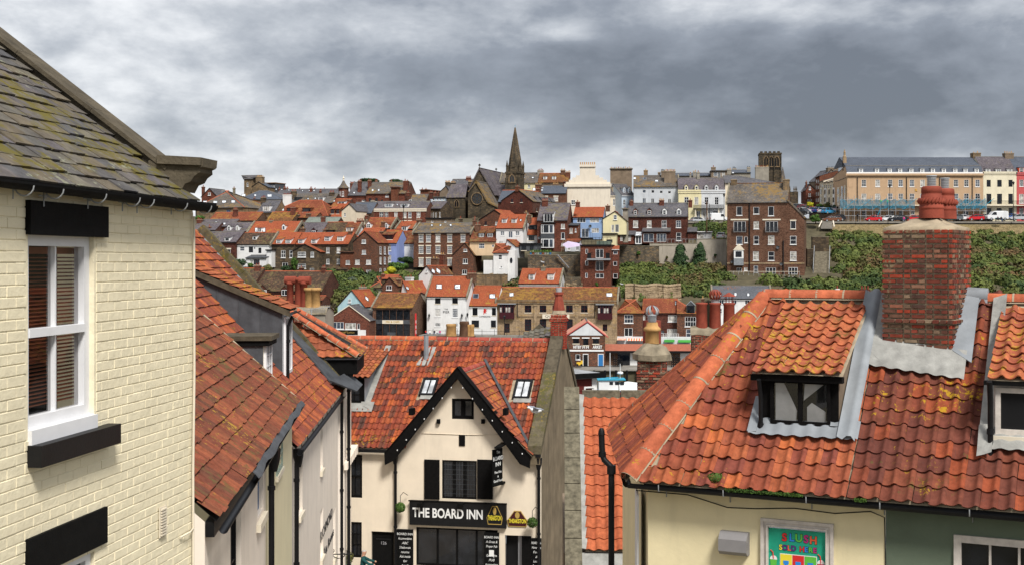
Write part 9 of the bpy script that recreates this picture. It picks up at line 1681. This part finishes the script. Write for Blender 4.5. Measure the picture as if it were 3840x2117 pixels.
for x,yy,r0,ls in((2337,(yc+y1)/2-.12,.185,1.0),(2362,(yc+y1)/2+.36,.175,1.0)):
 p=h(x,550,yy);s0=zt+.17;hh=h(x,470 if x<2350 else 476,yy).z-s0;mb=MB();prof=[(1.04,0),(1.0,.26),(1.0,.28),(1.03,.29),(1.03,.36),(.98,.37),(.98,.47),(.96,.49),(.90,.62),(.86,.64),(.86,.72),(.82,.73),(.82,.80),(.85,.81),(.82,.97),(.7,1.0)];mb.lathe([(r0*a,hh*b)for a,b in prof],24,(p.x,yy,s0));po=mb.obj('chimney_pot','pot_red',co)
 for i in range(22):a=2*math.pi*i/22;mb=MB();mb.tube([(p.x+r0*.99*math.cos(a-.1),yy+r0*.99*math.sin(a-.1),s0+hh*.47),(p.x+r0*1.05*math.cos(a),yy+r0*1.05*math.sin(a),s0+hh*.54),(p.x+r0*.96*math.cos(a+.1),yy+r0*.96*math.sin(a+.1),s0+hh*.62)],[.018,.028,.018],6);mb.obj('rope_moulding','pot_red',po)
 mb=MB()
 for i in range(6):mb.lathe([(r0*.40,i*.026),(r0*.40,i*.026+.012)],14,(p.x,yy,s0+hh))
 mb.lathe([(r0*.34,0),(r0*.34,.15)],10,(p.x,yy,s0+hh));mb.lathe([(r0*.46,.155),(r0*.44,.17)],14,(p.x,yy,s0+hh));mb.obj('cowl','steel',po)
pv=Matrix.Translation((cx0,yc,0))@Matrix.Rotation(R(-6.5),4,'Z')@Matrix.Translation((-cx0,-yc,0));co.matrix_basis=pv
# lead apron and side flashings
zz=lambda y:ev+.172+y*s_;rows_=[]
for j in range(5):
 t=j/4;rows_.append([(x,yc-.40*t*(1 if j else 0)+.0,(zz(yc)+.05 if j==0 else zz(yc-.40*t)+.035+.012*math.sin(x*28.3)*t))for x in np.linspace(cx0-.22,cx1+.22,50)])
rows_=[[(a,b-(a-cx0)*.11,c-(a-cx0)*.11)for a,b,c in r_]for r_ in rows_]
mb=MB();mb.grid(rows_[::-1],0);mb.obj('flashing','lead_pale',yh)
for a,b,m_ in((cx1+.01,cx1+.30,'lead'),(cx0-.22,cx0-.01,'lead_pale')):mb=MB();mb.slab([(a,yc-.15,zz(yc-.15)+.05),(b,yc-.3,zz(yc-.3)+.03),(b,run-.1,zz(run-.1)+.03),(a,run-.1,zz(run-.1)+.06)],.02);mb.obj('flashing',m_,yh)
# dormers
def cdormer(xa,xb,yd_,ztop,wht):
 zb_=zz(yd_)-.1;mb=MB();sr=.86 if not wht else.9;yb_=run-.2;vt=Vector((0,1,(zrg-.13-ztop)/(yb_-yd_+.2))).normalized()
 mb.face([(xa,yd_,zb_),(xb,yd_,zb_),(xb,yd_,ztop),(xa,yd_,ztop)],0);mb.face([(xb,yd_,zb_),(xb,yb_,zz(yb_)-.1),(xb,yb_,zrg-.13),(xb,yd_,ztop)],1);mb.face([(xa,yb_,zz(yb_)-.1),(xa,yd_,zb_),(xa,yd_,ztop),(xa,yb_,zrg-.13)],1);dm=mb.obj('dormer',['timber_black' if not wht else 'paint_dirty','render_brown'],yh)
 TT=bpy.data.objects.new('dormer_roof',None);link(TT,yh);L_=(yb_-yd_+.2)/vt.y;tiles(fr,TT,(xa-.06,yd_-.2,ztop+.05),(1,0,0),vt,[(0,0),(xb-xa+.16,0),(xb-xa+.16,L_-.05),(0,L_-.05)],.222,.225,'tile_lichen','pan',90,jit=2);return dm
zt1=h(2010,946,yd).z;cdm=cdormer(d1a.x,d1b.x,yd,zt1,False);a,b=h(1945,1060,yd),h(2085,960,yd);bx(cdm,'sill','timber_black',d1a.x-.02,d1b.x+.02,yd-.07,yd,zz(yd)-.02,a.z-.02);bx(cdm,'head','timber_black',d1a.x-.1,d1b.x+.08,yd-.14,yd,zt1-.07,zt1+.02)
sash(cdm,a.x-.03,b.x+.03,a.z-.02,b.z+.01,yd-.06,'timber_black',2,1,False,.045,.07,'window_glass',.05,'dormer_window');bx(cdm,'dark_room','black_void',a.x,b.x,yd-.004,yd-.002,a.z,b.z);m_=(a.x+b.x)/2;H_=b.z-a.z
for pl in([(0.05,.03),(.42,.03),(.44,.3),(.2,.95),(.05,.95)],[(.56,.55),(.95,.98),(.58,.98)],[(.62,.05),(.95,.05),(.95,.3),(.7,.5),(.62,.4)]):mb=MB();mb.extrude([(a.x+(b.x-a.x)*u,yd-.02,a.z+H_*v)for u,v in pl],(0,.012,0));mb.obj('net_curtain','curtain_net',cdm)
pipe(cdm,d1a.x+.05,zz(yd)-.25,zt1-.2,yd-.10,.035,'black_gloss',hop=False)
rows_=[[(x,y,z+.012*math.sin(x*28))for x in np.linspace(d1a.x-.12,d1b.x+.32,40)]for y,z in((yd-.22,zz(yd-.22)+.04),(yd+.02,zz(yd)+.06))];mb=MB();mb.grid(rows_,0);mb.obj('flashing','lead',yh)
for xa_,w1 in((d1b.x+.02,.26),):
 rows_=[[(xa_+w1*.0,y,zz(y)+.10),(xa_+w1*.3,y,zz(y)+.06),(xa_+w1*.55,y,zz(y)+.115),(xa_+w1*.8,y,zz(y)+.115),(xa_+w1,y,zz(y)+.04)]for y in np.linspace(yd-.25,run-.1,20)];mb=MB();mb.grid(rows_,0);mb.obj('flashing','lead',yh)
mb=MB();mb.slab([(d1a.x-.14,yd-.2,zz(yd-.2)+.05),(d1a.x,yd-.2,zz(yd-.2)+.05),(d1a.x,yd+.3,zz(yd+.3)+.05),(d1a.x-.14,yd+.3,zz(yd+.3)+.05)],.02);mb.obj('flashing','lead',yh)
zt2=h(2500,960,yd2).z;cdm=cdormer(xd2,xd2+1.6,yd2,zt2,True);bx(cdm,'gutter','black_gloss',xd2-.12,xd2+1.6,yd2-.16,yd2-.06,zt2-.03,zt2+.03);a,b=h(2505,1092,yd2),h(2570,975,yd2);sash(cdm,a.x,a.x+1.1,a.z,b.z,yd2-.07,'paint_dirty',2,1,False,.07,.06,'black_void',.07,'dormer_window');bx(cdm,'sill','trim_cream',a.x-.06,a.x+1.2,yd2-.12,yd2,a.z-.09,a.z-.005)
pipe(cdm,xd2-.03,zz(yd2)-.32,zt2-.12,yd2-.14,.038,'black_gloss',hop=False);rows_=[[(x,y,z+.012*math.sin(x*28))for x in np.linspace(xd2-.2,xd2+1.6,40)]for y,z in((yd2-.2,zz(yd2-.2)+.05),(yd2+.01,zz(yd2)+.16))];mb=MB();mb.grid(rows_,0);mb.obj('flashing','lead_pale',yh)
rows_=[[(xd2-.20,y,zz(y)+.04),(xd2-.1,y,zz(y)+.07),(xd2,y,zz(y)+.11)]for y in np.linspace(yd2-.3,run-.15,14)];mb=MB();mb.grid(rows_,0);mb.obj('flashing','lead_pale',yh)
# gutter, brackets, moss, soil pipe
mb=MB();gp=[(A.x-.02,-.10,ev-.06),(xe,-.10,ev-.1)];mb.tube(gp,.065,8,arc=(math.pi,2*math.pi));mb.tube([B+Vector((-.08,0,-.05)),A+Vector((-.06,-.06,-.06))],.065,8,arc=(math.pi,2*math.pi));mb.obj('gutter','black_gloss',yh);bx(yh,'fascia','trim_dark',A.x+.2,xe,-.02,wy,ev-.13,ev+.0)
for x in(1660,1822,2030,2215,2440):p=h(x,1250,-.1);mb=MB();mb.tube([(p.x,-.17,ev-.03),(p.x,-.17,ev-.12),(p.x,wy-.02,ev-.16),(p.x,wy-.02,ev-.27)],.009,4);mb.obj('gutter_bracket','steel',yh)
rg=np.random.default_rng(2)
for(xa,xb,l)in((1825,2020,'green moss growing along the black gutter'),(2150,2180,'moss clump at the right end of the gutter')):
 n=1800 if xb-xa>50 else 500;xx=rg.uniform(h(xa,1250,-.1).x,h(xb,1250,-.1).x,n);P=np.stack([xx,rg.uniform(-.17,-.04,n),ev-.05+rg.uniform(0,.05,n)],1);leaves('gutter_moss',P,n,.012,'leaves_green',rg,yh,None,'stuff')
p=sl(1800,1207);n=900;d=rg.normal(size=(n,3));d/=np.linalg.norm(d,axis=1)[:,None];leaves('moss_clump',np.array(p)+np.array((0,0,.04))+d*np.array((.13,.1,.07)),n,.014,'leaves_green',rg,yh,d,'stuff')
mb=MB();pw=[h(x,y,wy-.015)for x,y in((1600,1232),(1730,1243),(1830,1275),(1900,1278),(2000,1277),(2100,1290),(2190,1285),(2225,1300),(2228,1420))];mb.tube(pw,.008,4);mb.obj('cable','iron',yh)
f_=lambda x,y:fr.hit('P',x,y,(A.x,.15,0));p0,p1,p2,p3=f_(1515,1080),f_(1515,1140),f_(1535,1168),f_(1537,1430);pp=fr.hit('P',1515,1080,(0,1.2,0));q=[fr.hit('P',x,y,(0,1.2,0))for x,y in((1513,1092),(1515,1140),(1520,1155),(1535,1170),(1538,1190),(1538,1900))];mb=MB();mb.tube(q,.05,10);mb.lathe([(.06,0),(.05,.07),(.03,.11)],10,tuple(q[0]));mb.lathe([(.065,0),(.065,.08)],10,(q[1].x,q[1].y,q[1].z-.05));mb.lathe([(.075,0),(.075,.14)],10,(q[4].x,q[4].y,q[4].z));mb.obj('soil_pipe','black_gloss',yh)
pg=[fr.hit('P',x,y,(0,.9,0))for x,y in((1528,1130),(1548,1190),(1566,1225))]
# poster window
sx0,sx1,sz1=sw;sz0=sz1-1.6;y_=wy;wf=MB();F_=.11
for a,b,yy in((0,.045,.05),(.045,.085,.03),(.085,F_,.06)):
 wf.box(sx0+a,sx0+b,y_-yy,y_+.05,sz0,sz1-a);wf.box(sx1-b,sx1-a,y_-yy,y_+.05,sz0,sz1-a);wf.box(sx0+b,sx1-b,y_-yy,y_+.05,sz1-b,sz1-a)
wfo=wf.obj('window','paint_dirty',yh);W_=sx1-sx0-2*F_;X0=sx0+F_;Z1=sz1-F_-.03;po=bx(wfo,'poster','poster_green',X0,X0+W_,y_+.0,y_+.01,sz0,Z1)
def outl(s__,x,z,size,m):
 text(s__,(x,y_-.004,z),size,'ink_dark',po,bold=size*.065,ext=.001);text(s__,(x,y_-.008,z),size,m,po,bold=size*.03,ext=.001)
for i,(c_,m_)in enumerate(zip('SLUSH',('red','blue','green','pink','orange'))):outl(c_,X0+W_*(.28+i*.125),Z1-.125+.008*math.sin(i),.155,'ink_'+m_)
for i,(c_,m_)in enumerate(zip('SOLD HERE',('yellow','purple','orange','purple','red','red','blue','green','pink'))):
 if c_!=' ':outl(c_,X0+W_*(.215+i*.074),Z1-.275,.105,'ink_'+m_)
z0_=Z1-.36;bx(po,'machine','ink_white',X0+W_*.2,X0+W_*.84,y_-.004,y_-.001,z0_-.6,z0_)
for i,m_ in enumerate(('yellow','red','green')):
 cx=X0+W_*(.31+i*.21);mb=MB();mb.extrude([(cx+.085*a,y_-.008,z0_-.01-.30*b)for a,b in((-1,0),(-1,.8),(-.6,1),(.6,1),(1,.8),(1,0))],(0,.003,0));mb.obj('slush_tank','ink_'+m_,po)
 mb=MB();mb.extrude([(cx+.04*a,y_-.013,z0_-.10-.14*b)for a,b in((-1,0),(-1,.3),(-.4,.5),(-.4,1),(.4,1),(.4,.5),(1,.3),(1,0))],(0,.003,0));mb.obj('tap','ink_blue',po);bx(po,'nozzle','ink_white',cx-.02,cx+.02,y_-.016,y_-.013,z0_-.34,z0_-.22)
for u,m_ in((.09,'green'),(.91,'red')):
 cx=X0+W_*u;zc=z0_-.15;mb=MB();mb.extrude([(cx+a,y_-.008,zc+b)for a,b in((-.05,.05),(-.035,-.15),(.035,-.15),(.05,.05))],(0,.003,0));mb.obj('cup','ink_'+m_,po);mb=MB();mb.extrude([(cx+.055*math.cos(t*.35),y_-.009,zc+.05+.06*math.sin(t*.35))for t in range(10)],(0,.003,0));mb.obj('cup_lid','ink_white',po);mb=MB();mb.tube([(cx,y_-.012,zc+.06),(cx-.01,y_-.012,zc+.16),(cx-.045,y_-.012,zc+.19)],.007,4);mb.obj('straw','ink_red',po)
a,b=gf(1816,1387),gf(1886,1337);mb=MB();mb.extrude([(a.x,y_-.002,a.z),(a.x,y_-.002,b.z),(a.x,y_-.1,b.z),(a.x,y_-.19,b.z-.10),(a.x,y_-.19,a.z+.06),(a.x,y_-.12,a.z)],(b.x-a.x,0,0))
for i in range(4):mb.box(b.x+.001,b.x+.006,y_-.15,y_-.06,a.z+.1+i*.03,a.z+.112+i*.03)
mb.obj('flood_lamp','grey_plastic',yh)
sash(yh,gwn[0],gwn[1],gwn[2]-1.5,gwn[2],y_-.04,'paint_dirty',4,1,True,.10,.03,'glass_dark',.09)
a,b=f_(1548,1400),f_(1560,1240)
m3=(A+b2)/2;Us=(b2-A).normalized();mb=MB();q0=A+Us*.5+Vector((.1,0,0));mb.slab([q0+Us*1.0+Vector((0,0,-2.6)),q0+Vector((0,0,-2.6)),q0+Vector((0,0,-.35)),q0+Us*1.0+Vector((0,0,-.35))],.03);mb.obj('side_window','paint_white_near',yh)
bpy.context.view_layer.update();dg_=bpy.context.evaluated_depsgraph_get()
for o in TX:
 me=bpy.data.meshes.new_from_object(o.evaluated_get(dg_));n=bpy.data.objects.new(o.name,me);n.matrix_basis=o.matrix_basis.copy();link(n,o.parent);bpy.data.objects.remove(o)
